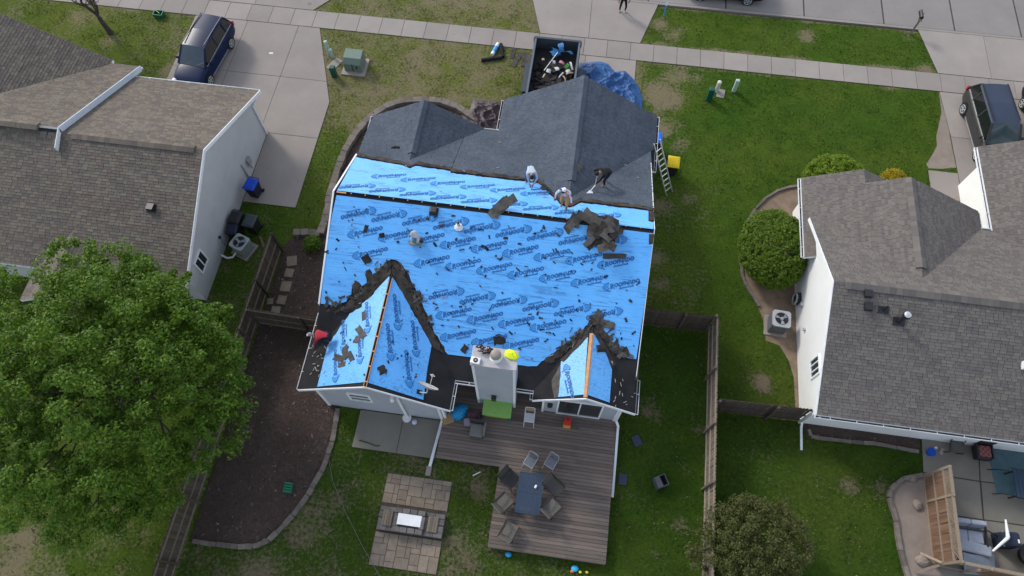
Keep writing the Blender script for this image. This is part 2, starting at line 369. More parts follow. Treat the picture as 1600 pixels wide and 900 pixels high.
def lawn_fields(x, y):
    dry = np.full(x.shape, .12); yel = np.full(x.shape, .3)
    ramp = lambda v, a, b: np.clip((v - a) / (b - a), 0, 1)
    box = lambda x0, x1, y0, y1, s=.5: ramp(x, x0 - s, x0 + s) * (1 - ramp(x, x1 - s, x1 + s)) * ramp(y, y0 - s, y0 + s) * (1 - ramp(y, y1 - s, y1 + s))
    def put(m, d, yl):
        nonlocal dry, yel
        dry = dry * (1 - m) + d * m; yel = yel * (1 - m) + yl * m
    put(box(-60, 3.5, 21, 50), .56, .85)                    # front lawns on the left
    put(box(-60, -23.3, 18, 50), .35, .62)
    put(box(-14, -3, 30.4, 33.9, .3), .55, .75)
    put(box(-14, -11.5, 15, 22, .6), .30, .45)
    put(box(3.5, 30, 12, 50), .06, .22)                     # lush front lawn on the right
    put(box(3.0, 7.5, 11, 22, 1.2), .30, .36)
    put(box(8, 19.5, 17, 29), .02, .22)
    put(box(4.5, 20, 30.4, 33.9, .4), .07, .32)
    for (cx, cy, r, d) in ((4.4, 26.8, 1.3, .95), (4.2, 24.6, 1.2, .95), (5.2, 28.3, 1.0, .6), (5.4, 23.6, .9, .6), (6.3, 28.2, .8, .5), (4.7, 19.6, .9, .75), (6.0, 20.3, .6, .6), (4.6, 16.6, .7, .75), (4.9, 15.2, .6, .7),
                           (4.9, 31.5, .8, .8), (4.0, 32.2, .7, .7), (5.6, 31.9, .6, .6), (12.6, 32.4, .65, .95), (19.1, 30.7, .5, .9), (18.3, 33.1, .5, .5), (19.6, 27, .35, .9), (19.6, 25, .5, .9), (9.7, 10.9, .55, .95), (6.6, 11.9, .6, .6), (6.0, 10.3, .6, .5),
                           (-11.6, 29.0, .5, .5), (-9.4, 27.5, 1.0, .75), (-12.8, 24.9, .7, .7), (-9.5, 32.5, 1.4, .9), (-6.3, 28.4, .7, .3), (-23.4, 24.9, .7, .95), (-23.1, 24.2, .5, .95), (-27.6, 26.6, .8, .7), (-30, 28, 1.5, .6)):
        m = blob(x, y, cx, cy, r); dry = np.maximum(dry, d * m)
    put(box(-60, -13.6, -30, 16, .3), .34, .32)               # left neighbour's back yard
    put(box(-16.6, -13.6, 3, 16.5, .4), .30, .25)
    put(box(-13.4, 2.5, -30, 6.6, .4), .38, .12)            # back lawns
    put(box(3.2, 7.2, -30, 12.8, .3), .16, .04)
    put(box(7.3, 19, -30, 9.2, .3), .10, .15)
    for (cx, cy, r, d) in ((-9.0, 2.0, 1.5, .72), (-10.6, 0.0, 1.6, .75), (-12, -1.0, 1.6, .6), (-8.0, 3.2, 1.0, .6), (-7.2, .4, 1.0, .5), (-2.2, 4.4, .8, .75), (-2.9, 2.4, .5, .65), (-2.8, 1.2, .7, .5), (-2.4, 3.2, .6, .55),
                           (4.8, 9.0, .9, .5), (6.4, 6.6, .5, .5), (5.2, 3.0, .4, .55), (6.3, 4.3, .45, .55), (6.9, 8.3, .4, .5), (13.3, 6.9, .5, .7), (14.5, 6.9, .8, .5), (-17, 1, 1.4, .6), (-20.5, -.5, 1.6, .8), (-15.5, .8, .7, .6)):
        m = blob(x, y, cx, cy, r); dry = np.maximum(dry, d * m)
    for (yy, x0, x1) in ((29.08, -60, -23), (29.08, -15.5, -3), (29.08, 3, 19.4), (30.62, -15.8, -3), (30.62, 3.1, 19.6), (33.62, 4, 18.9)):
        dry = np.maximum(dry, .62 * np.exp(-((y - yy) / .16) ** 2) * (x > x0) * (x < x1) * (.35 + .9 * vnoise(x, y, .9, 44)))
    bl = vnoise(x, y, 2.6, 51) * .6 + vnoise(x, y, .9, 52) * .4; yel = np.clip(yel + (bl - .5) * .55, 0, 1); dry = np.clip(dry + (vnoise(x, y, 1.9, 53) * .6 + vnoise(x, y, .7, 54) * .4 - .52) * .42, 0, 1)
    return dry, yel
def grid_sheet(name, x0, x1, y0, y1, st, z, mat):
    xs = np.arange(x0, x1 + st / 2, st); ys = np.arange(y0, y1 + st / 2, st); X, Y = np.meshgrid(xs, ys, indexing='ij')
    nx, ny = len(xs), len(ys); V = np.stack([X.ravel(), Y.ravel(), np.full(X.size, z)], 1)
    I = np.arange(nx * ny).reshape(nx, ny); F = np.stack([I[:-1, :-1].ravel(), I[1:, :-1].ravel(), I[1:, 1:].ravel(), I[:-1, 1:].ravel()], 1)
    o = np_mesh(name, V, F, mat)
    d, yl = lawn_fields(X.ravel(), Y.ravel())
    for nm, arr in (('dry', d), ('yel', yl), ('yard_shade', yard_shade(X.ravel(), Y.ravel()))):
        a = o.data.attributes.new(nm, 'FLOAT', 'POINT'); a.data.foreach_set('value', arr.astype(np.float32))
    return o
def grass_mat():
    t = NT('lawn grass'); d = t.n('Attribute', attribute_name='dry').outputs['Fac']; y = t.n('Attribute', attribute_name='yel').outputs['Fac']
    n1 = t.noise(1.1, 6, .65); n2 = t.noise(7, 5, .7); n3 = t.noise(38, 3, .8)
    green = t.mix(y, t.ramp(n2, [(.3, (.026, .064, .006)), (.7, (.064, .130, .012))]), t.ramp(n2, [(.3, (.080, .105, .013)), (.7, (.170, .182, .034))]))
    green = t.mix(t.ramp(n1, [(.35, (0, 0, 0)), (.7, (.55, .55, .55))]), green, t.mix(y, (.018, .050, .006), (.046, .085, .010)))
    tan = t.ramp(n3, [(.3, (.15, .122, .072)), (.7, (.27, .222, .145))])
    s = t.math('ADD', t.math('MULTIPLY', t.math('SUBTRACT', n2, .5), 1.5), t.math('MULTIPLY', t.math('SUBTRACT', n1, .5), 1.0))
    f = t.math('ADD', d, s); f = t.ramp(f, [(.34, (0, 0, 0)), (.72, (.9, .9, .9))])
    c = t.mix(f, green, tan)
    c = t.mix(1.0, c, t.ramp(n3, [(.25, (.55, .6, .55)), (.75, (1.4, 1.35, 1.3))]), 'MULTIPLY')
    mo = t.n('Attribute', attribute_name='yard_shade').outputs['Fac']; c = t.mix(t.math('MULTIPLY', mo, .85), c, t.mix(1.0, c, (.86, .80, .95), 'MULTIPLY'))  # back lawns multiplied darker, shade painted into the grass colour
    t.base(c); h = t.math('ADD', t.math('MULTIPLY', n3, .6), t.math('MULTIPLY', n2, .6)); t.bump(h, .9, .08)
    return t.fin(.95, 0, .08)
M['grass'] = grass_mat()
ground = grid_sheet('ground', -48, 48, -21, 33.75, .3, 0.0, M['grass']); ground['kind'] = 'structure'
far = MB().add([(-400, -400, -.16), (400, -400, -.16), (400, 400, -.16), (-400, 400, -.16)], [(0, 1, 2, 3)]); struct('terrain', far, M['soil'])

# ---- grass blades standing on the lawns
def grass_blades(name, n, bounds, mats):
    x = rng.uniform(bounds[0], bounds[1], n); y = rng.uniform(bounds[2], bounds[3], n)
    ok = np.ones(n, bool)
    for P in HARD: ok &= ~in_poly(x, y, P)
    x = x[ok]; y = y[ok]; d, yl = lawn_fields(x, y)
    cl = vnoise(x, y, .5, 3) * .6 + vnoise(x, y, .17, 5) * .4
    keep = (cl + rng.normal(0, .08, len(x)) > .42 + d * .25); x = x[keep]; y = y[keep]; d = d[keep]; yl = yl[keep]
    n = len(x); a = rng.uniform(0, 2 * np.pi, n); w = rng.uniform(.012, .03, n); h = rng.uniform(.04, .10, n); ln = rng.uniform(-.07, .07, (n, 2))
    V = np.zeros((n, 3, 3)); V[:, 0] = np.stack([x - np.cos(a) * w, y - np.sin(a) * w, np.zeros(n)], 1); V[:, 1] = np.stack([x + np.cos(a) * w, y + np.sin(a) * w, np.zeros(n)], 1)
    V[:, 2] = np.stack([x + ln[:, 0], y + ln[:, 1], h], 1)
    kind = np.where(rng.random(n) < d * 1.1, 2, np.where(rng.random(n) < yl, 1, 0)); kind = np.where((rng.random(n) < yard_shade(x, y) * .85) & (kind < 2), 3, kind)
    return np_mesh(name, V.reshape(-1, 3), np.arange(3 * n).reshape(n, 3), mats, kind='stuff', midx=kind)

# ---- paved slabs
def slab_set(name, polys, mat, z=.035, base=True, gap=.012, label=None, joint=True, basepoly=None):
    root = MB()
    bp = basepoly or [polys[0]]
    for P in bp: root.prism(P, -.05, z - .018)
    par = root.build(name, M['joint']); par['kind'] = 'structure'
    if label: par['label'] = label
    for P in polys:
        c = Vector((sum(p[0] for p in P) / len(P), sum(p[1] for p in P) / len(P), 0))
        Q = []
        for p in P:
            d = Vector((p[0] - c.x, p[1] - c.y)); Q.append((c.x + d.x - math.copysign(min(gap, abs(d.x)), d.x), c.y + d.y - math.copysign(min(gap, abs(d.y)), d.y)))
        mb = MB().prism(Q, -.04, z + random.uniform(-.003, .003)); me = mb.mesh('slab', mat, c)
        piece('slab', me, par, Matrix.Translation(c))
    return par
rect = lambda x0, x1, y0, y1: [(x0, y0), (x1, y0), (x1, y1), (x0, y1)]
HARD = []
# pavement along the street
xs = [-12.14 + 1.33 * k for k in range(-22, 34)]
slab_set('pavement', [rect(a, b, 29.2, 30.5) for a, b in zip(xs[:-1], xs[1:])], M['conc'], basepoly=[rect(xs[0], xs[-1], 29.19, 30.51)])
HARD.append(rect(-60, 60, 29.17, 30.53))
# left neighbour's driveway
LD = [(-23.2, 21.9), (-16.47, 21.9), (-16.47, 17.0), (-13.68, 17.0), (-13.68, 23.9), (-15.65, 29.18), (-23.2, 29.18)]
slab_set('left_driveway', [rect(-23.2, -20.0, 21.9, 25.3), rect(-20, -16.9, 21.9, 25.3), rect(-23.2, -20, 25.3, 29.18), rect(-20, -16.9, 25.3, 29.18),
         [(-16.9, 25.3), (-14.2, 25.3), (-15.63, 29.18), (-16.9, 29.18)], [(-16.9, 21.4), (-13.68, 21.4), (-13.68, 23.9), (-14.2, 25.3), (-16.9, 25.3)], rect(-16.47, -13.68, 17.0, 21.4)], M['conc'], basepoly=[LD])
LA = [(-23.4, 30.52), (-16.38, 30.52), (-13.8, 33.74), (-26, 33.74)]
slab_set('left_driveway_apron', [[(-23.4, 30.52), (-20, 30.52), (-20, 33.74), (-26, 33.74)], [(-20, 30.52), (-16.38, 30.52), (-13.8, 33.74), (-20, 33.74)]], M['conc'], basepoly=[LA])
# main driveway
MD = rect(-2.9, 2.88, 23.0, 29.18)
slab_set('main_driveway', [rect(-2.9, 0, 26.2, 29.18), rect(0, 2.88, 26.2, 29.18), rect(-2.9, 0, 23.0, 26.2), rect(0, 2.88, 23.0, 26.2)], M['conc'], basepoly=[MD])
MA = [(-2.8, 30.52), (3.02, 30.52), (3.9, 33.74), (-3.75, 33.74)]
slab_set('main_driveway_apron', [[(-2.8, 30.52), (.03, 30.52), (-.04, 33.74), (-3.75, 33.74)], [(.03, 30.52), (3.02, 30.52), (3.9, 33.74), (-.04, 33.74)]], M['conc'], basepoly=[MA])
# right neighbour's driveway
RD = [(19.62, 29.18), (19.85, 26), (19.92, 22.9), (26.6, 22.9), (26.6, 29.18)]
slab_set('right_driveway', [[(19.62, 29.18), (19.85, 26.1), (22.6, 26.1), (22.6, 29.18)], [(19.85, 26.1), (19.92, 22.9), (22.6, 22.9), (22.6, 26.1)], rect(22.6, 26.6, 26.1, 29.18), rect(22.6, 26.6, 22.9, 26.1)], M['conc'], basepoly=[RD])
RA = [(19.7, 30.52), (26.6, 30.52), (27.6, 33.74), (18.95, 33.74)]
slab_set('right_driveway_apron', [[(19.7, 30.52), (22.6, 30.52), (22.62, 33.74), (18.95, 33.74)], [(22.6, 30.52), (26.6, 30.52), (27.6, 33.74), (22.62, 33.74)]], M['conc'], basepoly=[RA])
RW = rect(18.4, 19.9, 19.4, 23.75)
slab_set('front_walk', [rect(18.4, 19.9, 22.0, 23.75), rect(18.4, 19.45, 19.4, 22.0)], M['conc'], z=.03, basepoly=[rect(18.4, 19.9, 22.0, 23.75), rect(18.4, 19.45, 19.4, 22.0)])
HARD += [LD, LA, MD, MA, RD, RA, RW]
# kerb and street
kerb = MB().prism(rect(-60, 60, 33.76, 33.92), -.2, .03); struct('kerb', kerb, M['conc'])
xj = [-60, -33, -28.4, -23.8, -19.2, -14.6, -10, -5.6, -1.1, 3.3, 7.9, 12.48, 17.08, 21.1, 24.85, 29.4, 34, 60]
slab_set('street', [rect(a, b, 33.97, 37.2) for a, b in zip(xj[:-1], xj[1:])] + [rect(a, b, 37.2, 41.5) for a, b in zip(xj[:-1], xj[1:])], M['conc_street'], z=-.07, gap=.045, basepoly=[rect(-60, 60, 33.93, 41.6)])
gut = MB().prism(rect(18.34, 21.08, 33.94, 34.2), -.068, -.062); struct('gutter_pan', gut, M['conc'])
# bare soil beside the right driveway, planting beds
def sheet(name, P, mat, z): P = [(p[0], p[1]) for p in P]; HARD.append(P); return struct(name, MB().prism(P, -.03, z), mat)
gp = lambda *pts: [G(*p) for p in pts]
sheet('bare_soil', gp((1467, 143), (1474, 170), (1480, 190), (1488, 235), (1494, 262), (1470, 264), (1451, 263), (1447, 257), (1456, 243), (1464, 228), (1463, 212), (1467, 195), (1471, 175)), M['sand'], .012)
BED = [(-13.6, .87), (-12.19, .89), (-11, .98), (-10.42, 1.31), (-9.94, 2.01), (-9.49, 2.84), (-9.14, 3.82), (-8.9, 4.8), (-8.85, 5.93), (-8.95, 7.25), (-9.4, 7.3), (-9.4, 21), (-4.3, 21.4), (-4.3, 23.2), (-5.8, 23.8), (-7.54, 24.55), (-9.57, 24.3),
       (-10.55, 23.7), (-11.35, 22.6), (-11.92, 20.65), (-12.02, 18.6), (-11.92, 17.05), (-11.85, 15.65), (-13.3, 15.4), (-13.6, 15.0)]
sheet('mulch_bed', BED, M['mulch'], .02)
RB = gp((1252, 292), (1215, 300), (1195, 312), (1170, 345), (1158, 390), (1160, 430), (1170, 455), (1184, 478), (1192, 500), (1196, 532), (1218, 540), (1233, 565), (1240, 590), (1243, 640), (1262, 640), (1262, 400))
sheet('side_bed', RB, M['soil'], .014)
sheet('rear_mulch_bed', gp((1256, 668), (1262, 684), (1275, 686), (1300, 688), (1330, 692), (1365, 694), (1400, 702), (1437, 708), (1437, 640), (1262, 630)), M['mulch'], .016)
sheet('side_strip', rect(3.3, 4.15, 9.5, 20.5), M['soil'], .012)
SB = gp((1441, 742), (1420, 744), (1404, 750), (1390, 762), (1388, 775), (1397, 800), (1402, 850), (1415, 905), (1475, 905), (1462, 850), (1450, 790), (1447, 745))
sheet('sand_strip', SB, M['sand'], .02)
PT = gp((1437, 655), (1443, 742), (1450, 790), (1462, 850), (1480, 905), (1680, 930), (1680, 690))
slab_set('rear_patio', [gp((1438, 655), (1442, 738), (1530, 752), (1527, 668)), gp((1528, 668), (1531, 752), (1680, 770), (1680, 690)), gp((1442, 739), (1451, 800), (1535, 812), (1530, 753)),
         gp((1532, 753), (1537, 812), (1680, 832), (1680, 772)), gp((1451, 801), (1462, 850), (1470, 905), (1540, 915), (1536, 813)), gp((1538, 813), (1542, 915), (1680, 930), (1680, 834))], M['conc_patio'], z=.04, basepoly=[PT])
HARD.append(PT)
LP = rect(-7.95, -4.25, 5.52, 7.2)
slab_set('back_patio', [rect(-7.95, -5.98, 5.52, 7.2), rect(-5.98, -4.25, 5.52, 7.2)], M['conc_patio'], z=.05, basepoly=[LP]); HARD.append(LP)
# ---- edging blocks
def edging(name, label, pts, w, h, step, closed=False):
    pts = [Vector((p[0], p[1], 0)) for p in pts]; root = thing(name, label, 'garden edging', (pts[0].x, pts[0].y, 0))
    fine = []
    for a, b in zip(pts[:-1], pts[1:]):
        n = max(1, round((b - a).length / step)); fine += [a.lerp(b, k / n) for k in range(n)]
    fine.append(pts[-1]); me = MB().box((0, 0, h / 2), (1, w, h)).mesh('edging_block', M['edging'])
    for a, b in zip(fine[:-1], fine[1:]):
        d = b - a; m = (a + b) / 2 + Vector((random.uniform(-.012, .012), random.uniform(-.012, .012), random.uniform(-.015, .01)))
        piece('edging_block', me, root, Matrix.Translation(m) @ Matrix.Rotation(math.atan2(d.y, d.x) + random.uniform(-.04, .04), 4, 'Z') @ Matrix.Diagonal((d.length - .012, random.uniform(.9, 1.1), 1, 1)))
    return root
edging('landscape_edging', 'low curved block edging between dark mulch bed and back lawn', [(-13.5, .87), (-12.8, .86), (-12.19, .89), (-11.6, .92), (-11, 1.0), (-10.7, 1.14), (-10.42, 1.33), (-10.18, 1.65), (-9.94, 2.01), (-9.7, 2.4), (-9.49, 2.84), (-9.3, 3.3), (-9.14, 3.82), (-9.0, 4.3), (-8.9, 4.8), (-8.86, 5.35), (-8.85, 5.93), (-8.9, 6.5), (-8.97, 7.1)], .2, .1, .34)
edging('retaining_edging', 'wide concrete block edging curving round the front left corner of the blue roofed house', [(-13.3, 15.5), (-12.6, 15.6), (-12.0, 15.62), (-11.93, 16.3), (-11.98, 17.05), (-12.05, 17.8), (-12.08, 18.6), (-12.06, 19.6), (-11.98, 20.65), (-11.75, 21.7), (-11.4, 22.65), (-11.0, 23.3), (-10.55, 23.8), (-10.1, 24.15), (-9.57, 24.4), (-8.6, 24.62), (-7.54, 24.66), (-6.6, 24.4), (-5.8, 23.92), (-5.3, 23.6)], .34, .28, .42)
edging('bed_edging', 'thin stone edging round the shrub bed by the white walled house', gp((1250, 291), (1230, 294), (1213, 300), (1196, 310), (1180, 327), (1167, 347), (1158, 375), (1156, 400), (1159, 430), (1166, 448), (1176, 463), (1186, 480)), .12, .12, .5)
edging('rear_edging', 'stone edging along the mulch strip behind the house with white walls', gp((1262, 672), (1266, 682), (1280, 685), (1300, 687), (1330, 691), (1365, 693), (1400, 700), (1434, 706)), .14, .12, .45)
edging('timber_edging', 'pale edging blocks along the sandy strip beside the wooden arbour', gp((1440, 743), (1425, 745), (1410, 748), (1398, 757), (1390, 766), (1388, 778), (1393, 795), (1399, 815), (1401, 835), (1405, 860), (1412, 885), (1418, 905)), .17, .16, .5)
# ---- fences
def fence(name, label, a, b, side, h=1.85, mat='fence_dark', rail='fence', posts=2.42, brace=True):
    a = Vector((a[0], a[1], 0)); b = Vector((b[0], b[1], 0)); d = (b - a); L = d.length; u = d / L; nrm = Vector((-u.y, u.x, 0)) * side
    root = thing(name, label, 'fence', a); rot = math.atan2(u.y, u.x)
    pm = MB().add([(-.064, -.009, .05), (.064, -.009, .05), (.064, .009, .05), (-.064, .009, .05), (-.064, -.009, h - .05), (.064, -.009, h - .05), (.064, .009, h - .05), (-.064, .009, h - .05), (-.03, -.009, h), (.03, -.009, h), (.03, .009, h), (-.03, .009, h)],
                  [(3, 2, 1, 0), (0, 1, 5, 4), (1, 2, 6, 5), (2, 3, 7, 6), (3, 0, 4, 7), (4, 5, 9, 8), (5, 6, 10, 9), (6, 7, 11, 10), (7, 4, 8, 11), (8, 9, 10, 11)]).mesh('picket', M[mat])
    n = int(L / .142)
    for k in range(n):
        p = a + u * (.071 + k * .142)
        piece('picket', pm, root, Matrix.Translation(p + Vector((0, 0, random.uniform(-.03, .0)))) @ Matrix.Rotation(rot + random.uniform(-.03, .03), 4, 'Z') @ Matrix.Rotation(random.uniform(-.012, .012), 4, 'Y'))
    for z in (.25, .92, h - .16):
        MB().bar(a + nrm * .03 + Vector((0, 0, z)), b + nrm * .03 + Vector((0, 0, z)), .04, .09).build('rail', M[rail], root)
    k = 0.0; pmesh = MB().box((0, 0, (h + .03) / 2), (.09, .09, h + .03)).mesh('post', M[mat])
    while k < L + .1:
        piece('post', pmesh, root, Matrix.Translation(a + u * min(k, L - .03) + nrm * .095) @ Matrix.Rotation(rot, 4, 'Z')); k += posts
    return root
fence('wooden_fence', 'long weathered picket fence between the maple tree and the dark mulch bed', (-13.68, 14.45), (-13.86, -4.5), 1, mat='fence_dark', rail='fence')
fence('wooden_fence', 'short dark picket fence joining the long left fence to the blue roofed house', (-13.58, 10.58), (-9.5, 10.5), -1, mat='fence_dark')
fence('wooden_fence', 'long pale picket fence between the back lawn and the white walled house', (7.25, 13.1), (7.18, -4.5), -1, mat='fence', rail='rail_pale')
fence('wooden_fence', 'short dark picket fence joining the right rear corner of the blue roofed house', (3.4, 13.02), (7.2, 13.05), -1, mat='fence_dark', rail='fence_dark')
fence('wooden_fence', 'short grey picket fence meeting the corner of the white walled house', (7.36, 9.3), (11.22, 9.38), -1, mat='fence_dark', rail='fence_dark')
# ---- deck
DZ = .42
dk = thing('deck', 'large weathered wooden deck behind the blue roofed house', 'deck', (-.5, 5.3, 0))
DKP = [(-4.18, 8.35), (-4.18, 5.56), (-1.45, 5.56), (-1.45, 2.3), (3.28, 2.3), (3.28, 8.35)]; HARD.append(DKP)
y = 2.3; k = 0
while y < 8.78:
    x0 = -1.47 if y < 5.5 else -4.2; x1 = 3.3 if y < 8.1 else 3.17; cuts = [x0, x1] if k % 2 else [x0, random.choice([.1, .9, 1.7]), x1]
    for a, b in zip(cuts[:-1], cuts[1:]):
        MB().box(((a + b) / 2, y + .067, DZ - .015 + random.uniform(-.003, .003)), (b - a - .008, .134, .03)).build('board', M['deck'], dk)
    y += .146; k += 1
rim = MB()
for a, b in (((-1.45, 2.31), (3.28, 2.31)), ((-1.44, 2.33), (-1.44, 5.5)), ((-4.17, 5.57), (-1.47, 5.57)), ((-4.16, 5.59), (-4.16, 8.3)), ((3.27, 2.33), (3.27, 8.3))):
    rim.bar((a[0], a[1], DZ - .17), (b[0], b[1], DZ - .17), .035, .25)
rim.build('rim_joist', M['deck'], dk)
MB().prism(rect(-1.40, 3.22, 2.37, 8.2), .0, .12).prism(rect(-4.1, -1.42, 5.62, 8.2), .0, .12).build('underside', M['soil'], dk)
for (x, y) in ((-1.35, 2.4), (1, 2.4), (3.15, 2.4), (3.15, 5), (-1.35, 5.4), (-4.05, 5.7)): MB().box((x, y, .2), (.1, .1, .36)).build('post', M['deck'], dk)
# ---- paver patio and stone grill bench
def tiles(W, H, seed):
    r = random.Random(seed); g = [[0] * W for _ in range(H)]; out = []
    for j in range(H):
        for i in range(W):
            if g[j][i]: continue
            opts = [(3, 2), (2, 2), (2, 3), (2, 1), (1, 2), (2, 2), (3, 2)]; r.shuffle(opts)
            for (w, h) in opts + [(1, 1)]:
                if i + w <= W and j + h <= H and all(not g[j + b][i + a] for a in range(w) for b in range(h)):
                    for a in range(w):
                        for b in range(h): g[j + b][i + a] = 1
                    out.append((i, j, w, h)); break
    return out
pv = MB().prism(rect(-6.16, -3.36, .98, 4.68), -.03, .02).build('paver_patio', M['joint']); pv['kind'] = 'structure'; HARD.append(rect(-6.18, -3.32, .95, 4.7))
uw = 2.78 / 14
for (y0, rows, seed) in ((3.45, 6, 4), (.99, 6, 9)):
    uh = (1.22 if y0 > 2 else 1.3) / rows
    for (i, j, w, h) in tiles(14, rows, seed):
        c = Vector((-6.15 + (i + w / 2) * uw, y0 + (j + h / 2) * uh, 0)); 
        me = MB().box((0, 0, .02), (w * uw - .014, h * uh - .014, .045), taper=.985).mesh('paver', M['stone_beige'])
        piece('paver', me, pv, Matrix.Translation(c + Vector((0, 0, random.uniform(-.004, .004)))))
gb = thing('stone_fire_table', 'grey stone block fire table with white lid between two paver squares', 'fire table', (-4.73, 2.85, 0))
BX0, BX1, BY0, BY1 = -6.08, -3.38, 2.36, 3.28
for lev, z in ((0, .09), (1, .27)):
    n = 7
    for k in range(n):
        w = (BX1 - BX0) / n; x = BX0 + (k + .5) * w
        for yy in (BY0 + .1, BY1 - .1): MB().box((x, yy, z), (w - .015, .2, .165)).build('stone_block', M['stone_grey'], gb)
    for x in (BX0 + .1, BX1 - .1):
        for yy in (2.68, 2.98): MB().box((x, yy, z), (.2, .26, .165)).build('stone_block', M['stone_grey'], gb)
    for x in (-5.28, -4.18):
        for yy in (2.68, 2.98): MB().box((x, yy, z), (.2, .26, .165)).build('stone_block', M['stone_grey'], gb)
MB().box((-4.73, 2.82, .2), (2.3, .5, .3)).build('infill', M['stone_grey'], gb)
for (x, y, w, d, z) in ((-5.28, 2.46, .3, .2, .42), (-4.98, 2.46, .3, .2, .42), (-4.66, 2.46, .3, .2, .42), (-4.34, 2.46, .3, .2, .42), (-5.28, 3.19, .3, .2, .42), (-4.98, 3.19, .3, .2, .42), (-4.66, 3.19, .3, .2, .42), (-4.34, 3.19, .3, .2, .42), (-5.33, 2.82, .22, .5, .42), (-4.26, 2.82, .2, .5, .42)):
    MB().box((x, y, z), (w - .015, d - .01, .11)).build('cap_block', M['stone_grey'], gb)
for x in (-5.72, -3.83):
    for s in range(4): MB().box((x + (s - 1.5) * .105, 2.84, .39), (.095, .62, .035)).build('slat', M['fence'], gb)
MB().box((-4.79, 2.86, .46), (.98, .44, .05)).build('lid', M['white_plastic'], gb, bevel=.01)
# ---- stepping stones
for (x, y, s, a, l) in ((-13.02, 14.0, .5, .3, 'square stepping stone nearest the fence end in mulch'), (-12.97, 13.35, .42, .02, 'stepping stone second from the fence end'), (-12.93, 12.62, .5, .05, 'middle stepping stone in the mulch bed path'), (-12.92, 11.9, .42, .0, 'fourth stepping stone in the mulch bed path'), (-13.05, 11.3, .42, .1, 'last stepping stone beside the short dark fence'), (-13.45, 11.75, .3, .2, 'small stepping stone leaning close to the left fence')):
    tag(MB().box((0, 0, 0), (s, s * 1.1, .05), taper=.97).build('stepping_stone', M['stone_beige']), l, 'stepping stone', 'stepping stones along the left fence').location = (x, y, .045); bpy.context.collection.objects[-1].rotation_euler.z = a
# ================================================================== HOUSES
class Plane:                                             # a roof plane: point + slopes dz/dx, dz/dy
    def __init__(s, p, a, b):
        s.p = Vector(p); s.a = a; s.b = b; s.n = Vector((-a, -b, 1)).normalized()
        g = Vector((a, b, a * a + b * b)); s.v = g.normalized(); s.u = s.v.cross(s.n); s.u.normalize()
    def z(s, x, y): return s.p.z + s.a * (x - s.p.x) + s.b * (y - s.p.y)
    def at(s, x, y, h=0.0): return Vector((x, y, s.z(x, y))) + s.n * h
    def px(s, x, y, h=0.0): return on_plane(x, y, s.p, s.n) + s.n * h
    def uv(s, q): d = Vector(q) - s.p; return (d.dot(s.u), d.dot(s.v))
    def xyz(s, u, v, h=0.0): return s.p + s.u * u + s.v * v + s.n * h
def clip_half(P, ax, val, keep_above):
    out = []; n = len(P)
    for i in range(n):
        a, b = P[i], P[(i + 1) % n]; da = a[ax] - val; db = b[ax] - val
        if not keep_above: da, db = -da, -db
        if da >= 0: out.append(a)
        if (da > 0) != (db > 0) and da != db:
            t = da / (da - db); out.append((a[0] + (b[0] - a[0]) * t, a[1] + (b[1] - a[1]) * t))
    return out
def clip_convex(P, Q):                                   # Sutherland-Hodgman, Q convex counter-clockwise
    n = len(Q); A = sum(Q[i][0] * Q[(i + 1) % n][1] - Q[(i + 1) % n][0] * Q[i][1] for i in range(n))
    if A < 0: Q = Q[::-1]
    for i in range(n):
        a, b = Q[i], Q[(i + 1) % n]; out = []; ex, ey = b[0] - a[0], b[1] - a[1]
        f = lambda p: ex * (p[1] - a[1]) - ey * (p[0] - a[0])
        m = len(P)
        for k in range(m):
            p, q = P[k], P[(k + 1) % m]; dp, dq = f(p), f(q)
            if dp >= 0: out.append(p)
            if (dp > 0) != (dq > 0) and dp != dq:
                t = dp / (dp - dq); out.append((p[0] + (q[0] - p[0]) * t, p[1] + (q[1] - p[1]) * t))
        P = out
        if len(P) < 3: return []
    return P
def to_px(p):
    c = CAMR.transposed() @ (Vector(p) - Vector((0, 0, CAM_H))); return (800 + FPX * c.x / -c.z, 450 - FPX * c.y / -c.z)
UNIT = {}
def unit_tab(mat):
    if mat not in UNIT:
        UNIT[mat] = MB().add([(0, 0, 0), (1, 0, 0), (1, 0, 1), (0, 0, 1), (1, 1, .2), (0, 1, .2)], [(0, 1, 2, 3), (3, 2, 4, 5), (1, 4, 2), (0, 3, 5)]).mesh('shingle', M[mat])
    return UNIT[mat]
